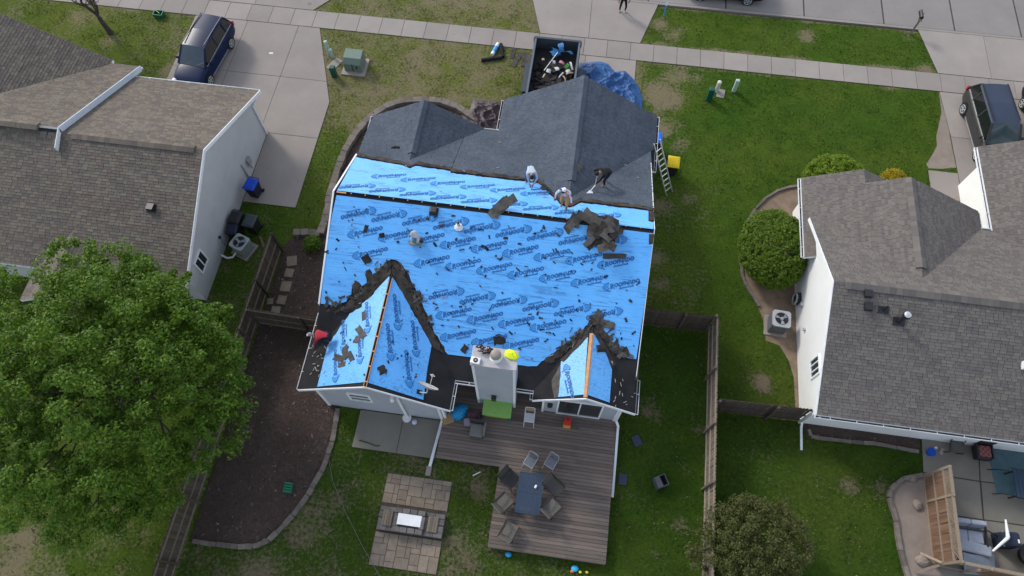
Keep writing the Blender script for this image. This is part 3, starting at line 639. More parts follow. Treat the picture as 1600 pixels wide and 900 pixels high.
def shingle_roof(roof, areas, mat, expo=.145, wmin=.22, wmax=.40, n_single=300, th=.016):
    """areas: list of (plane, convex polygon of world points). 300 nearest whole tabs become parts, the rest one mesh."""
    cand = []; V = []; F = []
    for pl, poly in areas:
        Q = [pl.uv(p) for p in poly]; u0 = min(q[0] for q in Q); u1 = max(q[0] for q in Q); v0 = min(q[1] for q in Q); v1 = max(q[1] for q in Q)
        r = math.floor(v0 / expo)
        while r * expo < v1:
            v = r * expo; u = u0 - random.uniform(0, .3)
            while u < u1:
                w = random.uniform(wmin, wmax); t = th * random.uniform(.7, 1.35); g = .006
                C = clip_convex([(u + g, v), (u + w - g, v), (u + w - g, v + expo + .01), (u + g, v + expo + .01)], Q)
                if len(C) >= 3:
                    A = abs(sum(C[i][0] * C[(i + 1) % len(C)][1] - C[(i + 1) % len(C)][0] * C[i][1] for i in range(len(C)))) / 2
                    if A > .95 * (w - 2 * g) * (expo + .01): cand.append((pl, u + g, w - 2 * g, v, t))
                    elif A > .003: V, F = _tab(V, F, pl, C, v, expo, t)
                u += w
            r += 1
    def score(c):
        p = c[0].xyz(c[1] + c[2] / 2, c[3]); x, y = to_px(p)
        if not (5 < x < 1595 and 5 < y < 895): return 1e9
        d = Vector((0, 0, CAM_H)) - p; return d.length / max(.05, d.normalized().dot(c[0].n)) / math.sqrt(c[2])
    cand.sort(key=score)
    for k, (pl, u, w, v, t) in enumerate(cand):
        if k < n_single:
            m3 = Matrix((pl.u, pl.v, pl.n)).transposed().to_4x4()
            piece('shingle', unit_tab(mat), roof, Matrix.Translation(pl.xyz(u, v)) @ m3 @ Matrix.Diagonal((w, expo + .01, t, 1)))
        else: V, F = _tab(V, F, pl, [(u, v), (u + w, v), (u + w, v + expo + .01), (u, v + expo + .01)], v, expo, t)
    m = MB(); m.v = V; m.f = F; m.m = [0] * len(F); m.build('shingles', M[mat], roof, kind='stuff')
def _tab(V, F, pl, C, v, expo, t):
    b = len(V); n = len(C)
    hs = [t * (1 - .8 * min(1, max(0, (c[1] - v) / expo))) for c in C]
    V += [tuple(pl.xyz(c[0], c[1], h)) for c, h in zip(C, hs)]; F.append(tuple(range(b, b + n)))
    for i in range(n):
        j = (i + 1) % n
        if abs(C[i][1] - v) < 1e-4 and abs(C[j][1] - v) < 1e-4:
            k = len(V); V += [tuple(pl.xyz(C[i][0], v)), tuple(pl.xyz(C[j][0], v))]; F.append((k, k + 1, b + j, b + i))
    return V, F
def roof_deck(name, slabs, mats, parent, th=.16):
    mb = MB()
    for pts in slabs:
        pts = [Vector(p) for p in pts]; n = len(pts); nn = Vector((0, 0, 0))
        for i in range(n): nn += pts[i].cross(pts[(i + 1) % n])
        if nn.z < 0: pts = pts[::-1]
        low = [p - Vector((0, 0, th)) for p in pts]
        mb.add(pts, [tuple(range(n))], 0); mb.add(low, [tuple(range(n - 1, -1, -1))], 1)
        for i in range(n):
            j = (i + 1) % n; mb.add([pts[i], low[i], low[j], pts[j]], [(0, 1, 2, 3)], 1)
    return mb.build(name, mats, parent)
def ridge_cap(parent, a, b, w, h, pl1, pl2, mat, n_seg=.25):
    a = Vector(a); b = Vector(b); d = (b - a); L = d.length; u = d / L; mb = MB(); k = max(1, int(L / n_seg))
    for i in range(k):
        p = a + u * (L * i / k); q = a + u * (L * (i + 1) / k - .006)
        j = random.uniform(-.004, .006)
        for pl, sgn in ((pl1, 1), (pl2, -1)):
            out = pl.v * -1; o1 = out * w
            P = [p + Vector((0, 0, h + j)), q + Vector((0, 0, h + j * .3)), q + o1 + pl.n * (h * .8), p + o1 + pl.n * (h * .8 + j)]
            mb.add(P, [(0, 1, 2, 3)])
            mb.add([P[3], P[2], P[2] - pl.n * h, P[3] - pl.n * h], [(0, 1, 2, 3)])
    for e in (a, b):
        P = [e + Vector((0, 0, h)), e - pl1.v * w + pl1.n * h * .8, e - pl1.v * w - pl1.n * .02, e - pl2.v * w - pl2.n * .02, e - pl2.v * w + pl2.n * h * .8]
        mb.add(P, [(0, 1, 2, 3, 4)])
    return mb.build('ridge_cap', mat, parent)
def gutter(parent, a, b, out, drop=.03, w=.12, h=.11):
    a = Vector(a) - Vector((0, 0, drop)); b = Vector(b) - Vector((0, 0, drop)); o = Vector(out).normalized(); mb = MB(); u = (b - a).normalized()
    mb.bar(a + o * (w - .008) - Vector((0, 0, h / 2)), b + o * (w - .008) - Vector((0, 0, h / 2)), .014, h)
    mb.bar(a + o * w / 2 - Vector((0, 0, h)), b + o * w / 2 - Vector((0, 0, h)), w - .02, .012)
    mb.bar(a + o * .01 - Vector((0, 0, h / 2 + .005)), b + o * .01 - Vector((0, 0, h / 2 + .005)), .01, h - .01)
    for e in (a + u * .006, b - u * .006): mb.bar(e + o * .01 - Vector((0, 0, h / 2)), e + o * (w - .01) - Vector((0, 0, h / 2)), .01, h - .006)
    g = mb.build('gutter', M['gutter_white'], parent)
    bed = MB().bar(a + o * w / 2 - Vector((0, 0, h - .03)), b + o * w / 2 - Vector((0, 0, h - .03)), w - .035, .03); bed.build('gutter_leaves', M['felt_torn'], g)
    L = (b - a).length; k = .6
    st = MB()
    while k < L - .2:
        st.bar(a + u * k + o * .0 + Vector((0, 0, .0)), a + u * k + o * (w - .01) + Vector((0, 0, .0)), .022, .01); k += 1.05
    if st.v: st.build('gutter_strap', M['gutter_white'], g)
    return g
def downspout(parent, pts, r=.045):
    mb = MB()
    for p, q in zip(pts[:-1], pts[1:]): mb.bar(p, Vector(q) + (Vector(q) - Vector(p)).normalized() * .03, r * 2, r * 1.5)
    return mb.build('downspout', M['gutter_white'], parent)
def window(parent, c, u, w, h, n, mats=None, mull=1, name='window', ledge=True, horizontal=False):
    """framed window: centre c, horizontal direction u, outward normal n"""
    c = Vector(c); u = Vector(u).normalized(); n = Vector(n).normalized(); z = Vector((0, 0, 1)); f = MB(); t = .07
    for s in (-1, 1):
        f.bar(c + u * s * (w / 2 - t / 2) - z * h / 2 + n * .02, c + u * s * (w / 2 - t / 2) + z * h / 2 + n * .02, t, .06, up=n)
        f.bar(c - u * (w / 2 - t) + z * s * (h / 2 - t / 2) + n * .02, c + u * (w / 2 - t) + z * s * (h / 2 - t / 2) + n * .02, t, .06, up=n)
    for k in range(mull):
        if horizontal: f.bar(c - u * (w / 2 - t) + n * .018, c + u * (w / 2 - t) + n * .018, .05, .05, up=n)
        else: x = -w / 2 + w * (k + 1) / (mull + 1); f.bar(c + u * x - z * (h / 2 - t) + n * .018, c + u * x + z * (h / 2 - t) + n * .018, .05, .05, up=n)
    fr = f.build(name, M['white_trim'], parent)
    p = MB().bar(c - z * (h / 2 - t) + n * .004, c + z * (h / 2 - t) + n * .004, w - 2 * t, .012, up=n); p.build('pane', M['glass'], fr)
    return fr
def wall_prism(parent, prof, axis, a0, a1, mat, name='wall'):
    """prof: list of (s,z) cross-section points extruded along an axis"""
    P = [((a0, s, z) if axis == 'x' else (s, a0, z)) for s, z in prof]; off = (a1 - a0, 0, 0) if axis == 'x' else (0, a1 - a0, 0)
    return MB().slab(P, off).build(name, mat, parent)

# ------------------------------------------------------------------ the blue roofed house
MH = thing('house', 'pale grey house with its rear roof stripped and covered in printed blue underlayment', 'house', (-3, 14, 0))
HARD += [rect(-9.5, 3.3, 8.6, 21), rect(-9.5, -4, 7.2, 9), rect(-3.6, 3.7, 15, 23.0), rect(-9.9, -4.9, 15, 21.3)]
RY, RZ = 14.97, 5.4
B = Plane((0, 8.4, 2.4), 0, (RZ - 2.4) / (RY - 8.4)); Fp = Plane((0, 21.35, 2.4), 0, -(RZ - 2.4) / (21.35 - RY))
LXL, LXR, LXC, LZ = -10.08, -3.71, -6.88, 4.25
WLl = Plane((LXL, 7.1, 2.4), (LZ - 2.4) / (LXC - LXL), 0); WLr = Plane((LXR, 7.1, 2.4), -(LZ - 2.4) / (LXR - LXC), 0)
QXL, QXR, QXC, QZ = -.42, 3.80, 1.68, 3.66
WRl = Plane((QXL, 8.0, 2.4), (QZ - 2.4) / (QXC - QXL), 0); WRr = Plane((QXR, 8.0, 2.4), -(QZ - 2.4) / (QXR - QXC), 0)
GXL, GXR, GXC, GZ = -3.83, 3.92, .06, 4.72
GWl = Plane((GXL, 23.35, 2.4), (GZ - 2.4) / (GXC - GXL), 0); GWr = Plane((GXR, 23.35, 2.4), -(GZ - 2.4) / (GXR - GXC), 0)
EXL, EXR, EXC, EZ = -10.2, -4.56, -7.38, 4.0
EWl = Plane((EXL, 21.45, 2.4), (EZ - 2.4) / (EXC - EXL), 0); EWr = Plane((EXR, 21.45, 2.4), -(EZ - 2.4) / (EXR - EXC), 0)
yB = lambda z: 8.4 + (z - 2.4) / B.b
yF = lambda z: 21.35 - (z - 2.4) / -Fp.b
bslab = [B.at(-9.82, RY), B.at(3.66, RY), B.at(3.66, 8.4), B.at(-9.82, 8.4)]
fslab = [Fp.at(-9.82, RY), Fp.at(3.66, RY), Fp.at(3.66, 21.35), Fp.at(-10.19, 21.35), Fp.at(-10.19, 20.9), Fp.at(-9.82, 17.9)]
zs = WLl.z(-9.82, 0)
wl1 = [WLl.at(LXL, 7.1), WLl.at(LXC, 7.1), WLl.at(LXC, yB(LZ)), WLl.at(-9.8, yB(zs)), WLl.at(-9.8, 10.6), WLl.at(LXL, 10.6)]
wl2 = [WLr.at(LXC, 7.1), WLr.at(LXR, 7.1), WLr.at(LXR, 8.4), WLr.at(LXC, yB(LZ))]
wr1 = [WRl.at(QXL, 8.0), WRl.at(QXC, 8.0), WRl.at(QXC, yB(QZ)), WRl.at(QXL, 8.4)]
wr2 = [WRr.at(QXC, 8.0), WRr.at(QXR, 8.0), WRr.at(QXR, 9.45), WRr.at(3.66, 9.45), WRr.at(3.66, yB(WRr.z(3.66, 0))), WRr.at(QXC, yB(QZ))]
gw1 = [GWl.at(GXL, 23.35), GWl.at(GXC, 23.35), GWl.at(GXC, yF(GZ)), GWl.at(GXL, 21.35)]
gw2 = [GWr.at(GXC, 23.35), GWr.at(GXR, 23.35), GWr.at(GXR, yF(2.4)), GWr.at(GXC, yF(GZ))]; gw3 = [GWr.at(3.64, 21.3), GWr.at(GXR, 21.34), GWr.at(GXR, 20.0), GWr.at(3.64, 20.0)]
ew1 = [EWl.at(EXL, 21.45), EWl.at(EXC, 21.45), EWl.at(EXC, yF(EZ)), EWl.at(EXL, 21.3), EWl.at(EXL, 20.5)]
ew1 = [EWl.at(EXL, 21.45), EWl.at(EXC, 21.45), EWl.at(EXC, yF(EZ)), EWl.at(EXL, yF(2.4))]
ew2 = [EWr.at(EXC, 21.45), EWr.at(EXR, 21.45), EWr.at(EXR, 21.35), EWr.at(EXC, yF(EZ))]
roof_back = roof_deck('rear_roof', [bslab, wl1, wl2, wr1, wr2], [M['felt'], M['white_trim']], MH)
roof_front = roof_deck('front_roof', [fslab, gw1, gw2, gw3, ew1, ew2], [M['felt'], M['white_trim']], MH)
front_edge = [(556, 243), (563, 245.5), (600, 252), (625, 256.5), (632, 259), (641, 262), (650, 258), (668, 261), (704, 266), (704, 268.5), (760, 275), (800, 279.5), (822, 282), (841, 284.5), (848, 291), (855, 298), (866, 308), (876, 318), (890, 322.5), (900, 319), (907, 315), (930, 317.5), (1000, 326), (1022, 329)]
fe = [Fp.px(*p) for p in front_edge]
# old shingles still on the front slope (convex pieces between the torn edge and the eave)
areas = []
def strip_area(pts):
    for a, b in zip(pts[:-1], pts[1:]):
        if b.x - a.x > .03: areas.append((Fp, [a, b, Fp.at(b.x, 21.35), Fp.at(a.x, 21.35)]))
strip_area([Fp.at(-9.8, fe[0].y)] + [p for p in fe if -9.8 < p.x < 3.7] + [Fp.at(3.66, fe[-1].y)])
areas.append((Fp, [Fp.at(-9.82, 17.95), Fp.at(-9.79, 17.95), Fp.at(-9.79, 21.35), Fp.at(-10.19, 21.35), Fp.at(-10.19, 20.9)]))
areas += [(GWl, gw1), (GWr, gw2), (EWl, ew1), (EWr, ew2)]
areas = [a for a in areas if len(a[1]) >= 3]
shingle_roof(roof_front, areas, 'shingle_dark', .14, .24, .34, 300, .012)
ridge_cap(roof_front, (GXC, 23.34, GZ + .01), (GXC, 17.35, GZ + .01), .2, .05, GWl, GWr, M['shingle_dark'])
ridge_cap(roof_front, (EXC, 21.44, EZ + .01), (EXC, 18.35, EZ + .01), .2, .05, EWl, EWr, M['shingle_dark'])
tear = MB()                                              # bare starter felt along the torn shingle edge
for a, b in zip(fe[:-1], fe[1:]):
    n = max(1, int((b - a).length / .22))
    for k in range(n):
        p = a.lerp(b, k / n); q = a.lerp(b, (k + 1) / n); h = .035 + random.uniform(0, .02); w = random.uniform(.16, .32)
        s = Fp.v * random.uniform(-.01, .06)
        tear.slab([p + s + Fp.n * h, q + s + Fp.n * h, q - Fp.v * w + Fp.n * (h - .014), p - Fp.v * w + Fp.n * (h - .014)], -Fp.n * .012)
tear.build('torn_shingle_edge', M['felt_torn'], roof_front)
# walls
wall_prism(MH, [(8.8, 0), (8.8, 2.36), (RY, 5.2), (20.9, 2.36), (20.9, 0)], 'x', -9.45, 3.3, M['siding_grey'])
wall_prism(MH, [(-9.4, 0), (-9.4, 2.58), (LXC, 4.06), (-4.05, 2.42), (-4.05, 0)], 'y', 7.24, 9.0, M['siding_grey'])
wall_prism(MH, [(.0, 0), (.0, 2.45), (QXC, 3.47), (3.2, 2.56), (3.2, 0)], 'y', 8.17, 9.0, M['siding_grey'])
wall_prism(MH, [(-3.5, 0), (-3.5, 2.4), (GXC, 4.53), (3.6, 2.4), (3.6, 0)], 'y', 18, 22.95, M['siding_grey'])
wall_prism(MH, [(-9.85, 0), (-9.85, 2.4), (EXC, 3.8), (-4.9, 2.4), (-4.9, 0)], 'y', 18, 21.1, M['siding_grey'])
MB().box((GXC, 22.97, 1.1), (5.0, .06, 2.2)).build('garage_door', M['white_trim'], MH)
for k in range(4): MB().box((GXC, 23.0, .28 + k * .54), (4.9, .03, .5)).build('door_panel', M['white_trim'], MH.children[-1])
window(MH, (-7.58, 7.23, 2.02), (1, 0, 0), .98, .92, (0, -1, 0), horizontal=True)
window(MH, (1.58, 8.16, 1.46), (1, 0, 0), 1.9, 2.05, (0, -1, 0), name='sliding_door')
for x in (-9.36, -4.09): MB().box((x, 7.22, 1.2), (.1, .07, 2.36)).build('corner_trim', M['white_trim'], MH)
for x in (.04, 3.16): MB().box((x, 8.15, 1.2), (.09, .07, 2.36)).build('corner_trim', M['white_trim'], MH)
# rake boards, soffits
def rake(a, b, parent, th=.17, w=.035):
    a = Vector(a); b = Vector(b); MB().slab([a + Vector((0, 0, .012)), b + Vector((0, 0, .012)), b - Vector((0, 0, th)), a - Vector((0, 0, th))], Vector((0, -w, 0)) if abs(b.x - a.x) > abs(b.y - a.y) else Vector((-w if a.x < 0 else w, 0, 0))).build('rake_board', M['white_trim'], parent)
rake((LXL - .02, 7.098, 2.41), (LXC, 7.098, LZ + .005), roof_back); rake((LXC, 7.098, LZ + .005), (LXR + .02, 7.098, 2.41), roof_back)
rake((QXL, 7.998, 2.41), (QXC, 7.998, QZ), roof_back); rake((QXC, 7.998, QZ), (QXR, 7.998, 2.41), roof_back)
rake((-9.822, RY, RZ + .03), B.at(-9.822, 10.6, .03), roof_back, w=.07); rake((-9.822, RY, RZ + .03), Fp.at(-9.822, 17.9, .03), roof_back, w=.07)
rake((3.662, RY, RZ), B.at(3.662, 9.45), roof_back, w=.03); rake((3.662, RY, RZ), Fp.at(3.662, 20.0), roof_back, w=.03)
# gutters and downspouts
gutter(MH, (LXL, 10.6, 2.4), (LXL, 7.12, 2.4), (-1, 0, 0), w=.1); gutter(MH, (LXR, 7.12, 2.4), (LXR, 8.28, 2.4), (1, 0, 0))
gutter(MH, (LXR, 8.4, 2.4), (-2.86, 8.4, 2.4), (0, -1, 0)); gutter(MH, (-1.12, 8.4, 2.4), (QXL, 8.4, 2.4), (0, -1, 0)); gutter(MH, (QXL, 8.28, 2.4), (QXL, 8.02, 2.4), (-1, 0, 0))
gutter(MH, (QXR, 9.45, 2.4), (QXR, 8.0, 2.4), (1, 0, 0)); gutter(MH, (GXR, 23.34, 2.4), (GXR, 20.0, 2.4), (1, 0, 0)); gutter(MH, (GXL, 21.5, 2.4), (GXL, 23.34, 2.4), (-1, 0, 0))
gutter(MH, (EXR, 21.36, 2.4), (GXL, 21.36, 2.4), (0, 1, 0)); gutter(MH, (EXL, 20.55, 2.4), (EXL, 21.44, 2.4), (-1, 0, 0))
downspout(MH, [(-4.22, 7.17, 2.3), (-4.22, 7.17, .35), (-4.27, 6.9, .2), (-4.42, 5.2, .12)], .06)
MB().box((-4.45, 4.98, .05), (.22, .4, .08)).build('splash_block', M['conc'], MH)
downspout(MH, [(3.24, 8.1, 2.3), (3.24, 8.1, .66), (3.36, 7.9, .5), (3.39, 5.0, .12)], .05)
downspout(MH, [(3.95, 20.3, 2.3), (3.45, 20.3, 2.2), (3.45, 20.3, .1)])
MB().tube((-5.83, 7.16, .06), (-5.83, 7.16, 2.9), .06, n=12).tube((-5.83, 7.1, .05), (-5.83, 7.1, .09), .2, n=16).build('vent_pipe', M['white_plastic'], MH, True)
MB().box((-6.02, 7.14, 2.98), (.13, .16, .12)).ell((-6.02, 7.05, 2.92), (.09, .09, .12)).build('floodlight', M['white_plastic'], MH, True)
wl = MB().box((.33, 8.1, 1.55), (.16, .12, .3)).build('wall_lantern', M['black_metal'], MH); MB().box((.33, 8.08, 1.72), (.22, .18, .04)).build('lantern_cap', M['black_metal'], wl)
# chimney
CX0, CX1, CY0, CY1, CZ = -2.80, -1.15, 8.14, 8.84, 5.55
ch = MB().box(((CX0 + CX1) / 2, (CY0 + CY1) / 2, CZ / 2 - .02), (CX1 - CX0, CY1 - CY0, CZ - .04)).build('chimney', M['siding_grey'], MH)
for x in (CX0 + .04, CX1 - .04): MB().box((x, CY0 - .004, 2.76), (.1, .03, 5.4)).build('corner_trim', M['white_trim'], ch)
MB().box(((CX0 + CX1) / 2, (CY0 + CY1) / 2, CZ + .0), (CX1 - CX0 + .09, CY1 - CY0 + .09, .07)).build('chimney_cap', flat('cap metal', (.46, .44, .45), .5), ch, bevel=.012)
fl = MB().tube((-1.93, 8.53, CZ + .03), (-1.93, 8.53, CZ + .1), .25, .22, 20).tube((-1.93, 8.53, CZ + .1), (-1.93, 8.53, CZ + .18), .19, n=20)
fl.build('flue', M['white_plastic'], ch, True)
MB().tube((-1.93, 8.53, CZ + .18), (-1.93, 8.53, CZ + .25), .17, n=18).build('flue_screen', M['black_metal'], ch)
MB().tube((-1.93, 8.53, CZ + .25), (-1.93, 8.53, CZ + .36), .215, .19, 20).ell((-1.93, 8.53, CZ + .36), (.19, .19, .1), 20, 5, v1=.5).build('flue_hood', flat('hood metal', (.30, .26, .22), .5), ch, True)
ln = MB().box((-2.05, 8.04, 1.72), (.2, .16, .34)).build('wall_lantern', M['black_metal'], ch)

# ---- blue underlayment in rolls, with print
def rag(pts, flags, amp=.035, step=.14):
    out = []; n = len(pts)
    for i in range(n):
        a, b = pts[i], pts[(i + 1) % n]; out.append(a)
        if flags[i]:
            L = math.dist(a, b); k = int(L / step); nx, ny = -(b[1] - a[1]) / L, (b[0] - a[0]) / L
            for j in range(1, k):
                t = j / k; r = random.uniform(-amp, amp); out.append((a[0] + (b[0] - a[0]) * t + nx * r, a[1] + (b[1] - a[1]) * t + ny * r))
    return out
def logo_mesh():
    mats = [M['ink'], M['ink_fill']]; V = []; F = []; mi = []
    def text(body, size, x, y, off, z, m):
        cu = bpy.data.curves.new('print', 'FONT'); cu.body = body; cu.size = size; cu.offset = off; cu.space_character = 1.02; cu.resolution_u = 2; cu.shear = .25
        o = bpy.data.objects.new('print', cu); COL.objects.link(o); me = bpy.data.meshes.new_from_object(o.evaluated_get(bpy.context.evaluated_depsgraph_get()))
        b = len(V); V.extend([(v.co.x + x, v.co.y + y, z) for v in me.vertices]); F.extend([tuple(i + b for i in p.vertices) for p in me.polygons]); mi.extend([m] * len(me.polygons))
        bpy.data.objects.remove(o); bpy.data.meshes.remove(me); bpy.data.curves.remove(cu)
    def poly(P, z, m): b = len(V); V.extend([(p[0], p[1], z) for p in P]); F.append(tuple(range(b, b + len(P)))); mi.append(m)
    text('R', .28, -.30, -.085, .013, .002, 0); text('OOFNADO', .205, -.125, -.05, .013, .002, 0)
    text('R', .28, -.30, -.085, -.010, .004, 1); text('OOFNADO', .205, -.125, -.05, -.010, .004, 1)
    text('AnchorDeck', .115, .06, -.175, .004, .002, 0)
    E = [(-.60, .0), (-.56, .08), (-.48, .15), (-.38, .18), (-.30, .19), (-.28, .15), (-.31, .09), (-.36, .03), (-.35, -.04), (-.33, -.12), (-.29, -.22), (-.36, -.17), (-.45, -.13), (-.54, -.08)]
    poly(E, .002, 0); c = (-.42, .01)
    poly([(c[0] + (p[0] - c[0]) * .80, c[1] + (p[1] - c[1]) * .80) for p in E], .004, 1)
    for (x0, y0, x1, y1) in ((-.54, .03, -.36, .12), (-.52, -.03, -.38, .03), (-.46, -.09, -.35, -.05)): poly([(x0, y0), (x1, y1), (x1 + .01, y1 - .022), (x0 + .01, y0 - .022)], .006, 0)
    me = bpy.data.meshes.new('printed_logo'); me.from_pydata(V, [], F); [me.materials.append(m) for m in mats]; me.polygons.foreach_set('material_index', mi); me.update(); return me
LOGO = logo_mesh()
def area_ok(P, cx, cy, r): return all(in_poly(np.array([cx + dx]), np.array([cy + dy]), P)[0] for dx, dy in r)
def underlay(pl, outline, flags, logos, base_angle, width=1.2, h=.018):
    """outline in picture pixels lying on plane pl; rolls run along pl.u"""
    O = [pl.uv(pl.px(*p)) for p in outline]; R = rag(O, flags)
    v0 = min(p[1] for p in R); v1 = max(p[1] for p in R); sheets = []; k = 0; TRI = tessellate_polygon([[Vector((p[0], p[1], 0)) for p in R]])
    top = v1
    while top > v0 + .02:
        bot = top - width; zone = [(-99, bot - .06), (99, bot - .06), (99, top), (-99, top)]
        lap = lambda q: h + .004 * (k % 2) + (.006 if q[1] < bot + .02 else 0)
        mb = MB(); seen = {}
        def vid(q):
            key = (round(q[0], 4), round(q[1], 4))
            if key not in seen: seen[key] = len(mb.v); mb.v.append(tuple(pl.xyz(q[0], q[1], lap(q))))
            return seen[key]
        for tri in TRI:
            C = clip_convex([R[i] for i in tri], zone)
            if len(C) >= 3:
                f = []
                for q in C:
                    i = vid(q)
                    if i not in f: f.append(i)
                if len(f) >= 3: mb.f.append(tuple(f)); mb.m.append(0)
        if mb.f:
            s = mb.build('underlayment_sheet', M['blue'], MH); md = s.modifiers.new('thickness', 'SOLIDIFY'); md.thickness = .004; md.offset = -1
            bmm = bmesh.new(); bmm.from_mesh(s.data); bmesh.ops.recalc_face_normals(bmm, faces=bmm.faces)
            if sum((f.normal * f.calc_area() for f in bmm.faces), Vector((0, 0, 0))).dot(pl.n) < 0: bmesh.ops.reverse_faces(bmm, faces=bmm.faces)
            bmm.to_mesh(s.data); bmm.free(); sheets.append((bot, top, s))
        top = bot; k += 1
    xh = Vector((1, 0, 0)); xh = (xh - pl.n * xh.dot(pl.n)).normalized(); yh = pl.n.cross(xh); m3 = Matrix((xh, yh, pl.n)).transposed().to_4x4()
    for (u, v, rot) in logos:
        ang = R_(base_angle + 19 + rot)
        W = Matrix.Translation(pl.xyz(u, v, h + .014)) @ m3 @ Matrix.Rotation(ang, 4, 'Z')
        cs = [pl.uv(W @ Vector((a, b, 0))) for a, b in ((-.6, 0), (-.3, .19), (-.3, -.2), (.62, .1), (.62, -.16), (0, 0))]
        if not all(in_poly(np.array([c[0]]), np.array([c[1]]), O)[0] for c in cs): continue
        par = next((s for b, t, s in sheets if b <= v <= t), sheets[0][2]); piece('printed_logo', LOGO, par, W)
grid = lambda v, off, rot, a=-11, b=5: [(off + 1.32 * k, v + random.uniform(-.02, .02), rot) for k in range(int((a - off) / 1.32) - 1, int((b - off) / 1.32) + 2)]
bo = [(526, 305), (700, 326), (860, 345.5), (1020, 364.5), (1019, 385), (1008, 470), (994, 561), (982, 559.5), (971, 557.5), (962, 545), (952, 530), (941, 514), (932, 501), (915, 509), (893, 531), (872, 546), (856, 558), (839, 572), (818, 571), (800, 569), (765, 564), (732, 557.5), (700, 553.5), (690, 537), (677, 515), (664, 485), (650, 452), (636, 425), (622, 408), (611, 405), (601, 414), (592, 424), (583, 431), (578, 420), (572, 427), (573, 442), (566, 447), (556, 438), (551, 446), (549, 460), (541, 471), (530, 473), (529, 477), (501, 474.5), (509, 400), (518, 340)]
fl_ = [0, 0, 0, 0, 0, 0, 1, 1, 1, 1, 1, 1, 1, 1, 1, 1, 1, 1, 0, 0, 0, 0, 1, 1, 1, 1, 1, 1, 1, 1, 1, 1, 1, 1, 1, 1, 1, 1, 1, 1, 1, 1, 0, 0, 0, 0]
underlay(B, bo, fl_, grid(6.5, -8.5, 180) + grid(5.62, -4.5, 0) + grid(4.75, -4.17, 0) + grid(3.57, -.4, 180) + grid(2.68, -4.3, 0) + grid(1.80, -4.0, 0) + grid(.75, -3.6, 180), 0)
fo = [(527, 298), (556, 245.5), (563, 247.5), (600, 254), (625, 258), (641, 264), (650, 260), (704, 268), (704, 271), (760, 277.5), (800, 282), (841, 287), (855, 300), (876, 320.5), (890, 325), (900, 321.5), (908, 317.5), (1000, 328.5), (1013, 330), (1013, 346), (1021, 348), (1021, 358.5), (860, 338.5), (700, 319)]
ff_ = [0] + [1] * 16 + [0] * 7
frow = lambda v, off, rot: [(-u, v2, r) for (u, v2, r) in grid(v, off, rot)]
frow = lambda v, off, rot: [(Fp.u.x * (off + 1.32 * k), v + random.uniform(-.02, .02), rot) for k in range(-9, 12)]
underlay(Fp, fo, ff_, frow(5.43, -1.5, 0) + frow(6.45, -7.5, 180) + frow(4.5, -8.0, 180) + frow(3.62, -8.6, 180), 0)
lcol = lambda pl, v, off, rot: [(pl.u.y * (off + 1.32 * k), v, rot) for k in range(-3, 6)]
def ycol(pl, v, y0, rot): return [(pl.uv((pl.p.x, y0 + 1.32 * k, pl.p.z))[0], v, rot) for k in range(-3, 6)]
underlay(WLl, [(571, 597), (496, 604.5), (512, 541), (532, 511), (547, 490), (566, 480), (566, 475), (584, 460), (591, 444), (604, 433), (609, 431)], [0, 0, 1, 1, 1, 1, 1, 1, 1, 0, 0], ycol(WLl, 3.0, 8.6, 0) + ycol(WLl, 1.9, 9.2, 0) + ycol(WLl, .9, 8.3, 0), 90)
underlay(WLr, [(575, 598), (613, 433), (621, 447), (631, 461), (645, 488), (660, 515), (674, 540), (668, 573), (661, 625)], [0, 1, 1, 1, 1, 1, 0, 0, 0], ycol(WLr, 3.05, 8.95, 0) + ycol(WLr, 2.05, 8.1, 0) + ycol(WLr, 1.2, 8.9, 0), 90)
underlay(WRl, [(912.5, 616.5), (872, 620.5), (877, 565), (897, 549), (919, 526)], [0, 0, 1, 1, 0], ycol(WRl, 1.55, 8.9, 0) + ycol(WRl, .75, 8.5, 0), -90)
underlay(WRr, [(918, 617), (927, 521), (937, 537), (946, 551), (956, 577), (952, 629)], [0, 1, 1, 0, 0, 0], ycol(WRr, 1.4, 9.3, 0) + ycol(WRr, 1.5, 8.0, 0), -90)
# ---- ridge slots
sl = MB().slab([B.at(-9.8, RY - .05, .022), B.at(3.62, RY - .05, .022), Vector((3.62, RY, RZ + .006)), Vector((-9.8, RY, RZ + .006))], (0, 0, -.015)); sl.slab([Fp.at(-9.8, RY + .022, .022), Fp.at(3.62, RY + .022, .022), Vector((3.62, RY, RZ + .006)), Vector((-9.8, RY, RZ + .006))], (0, 0, -.015)); sl.build('ridge_slot', M['dark_void'], roof_back)
x = -9.7
blk = MB().box((0, 0, 0), (.035, .062, .03)).mesh('rafter_end', M['wood_new'])
while x < 3.6:
    piece('rafter_end', blk, roof_back, Matrix.Translation((x, RY - .012, RZ + .004)) @ Matrix.Rotation(random.uniform(-.1, .1), 4, 'Z')); x += .61
MB().box((-9.5, RY - .02, RZ + .012), (.4, .06, .03)).build('ridge_block', M['wood_new'], roof_back)
MB().box((LXC, 9.45, LZ + .004), (.09, 4.7, .03)).build('ridge_slot', M['dark_void'], roof_back)
for s in (-1, 1): MB().box((LXC + s * .055, 9.45, LZ + .006), (.025, 4.7, .035)).build('slot_edge', M['wood_new'], roof_back)
for k in range(7): MB().box((LXC, 7.3 + k * .63, LZ + .016), (.1, .05, .02)).build('rafter_end', M['wood_new'], roof_back)
for s, pl in ((-1, WRl), (1, WRr)):
    a = Vector((QXC, 8.03, QZ + .035)); b = Vector((QXC, 10.75, QZ + .035)); MB().slab([a, b, b - pl.v * (.13 if s < 0 else .06), a - pl.v * (.13 if s < 0 else .06)], (0, 0, -.02)).build('ridge_board', M['wood_new'], roof_back)
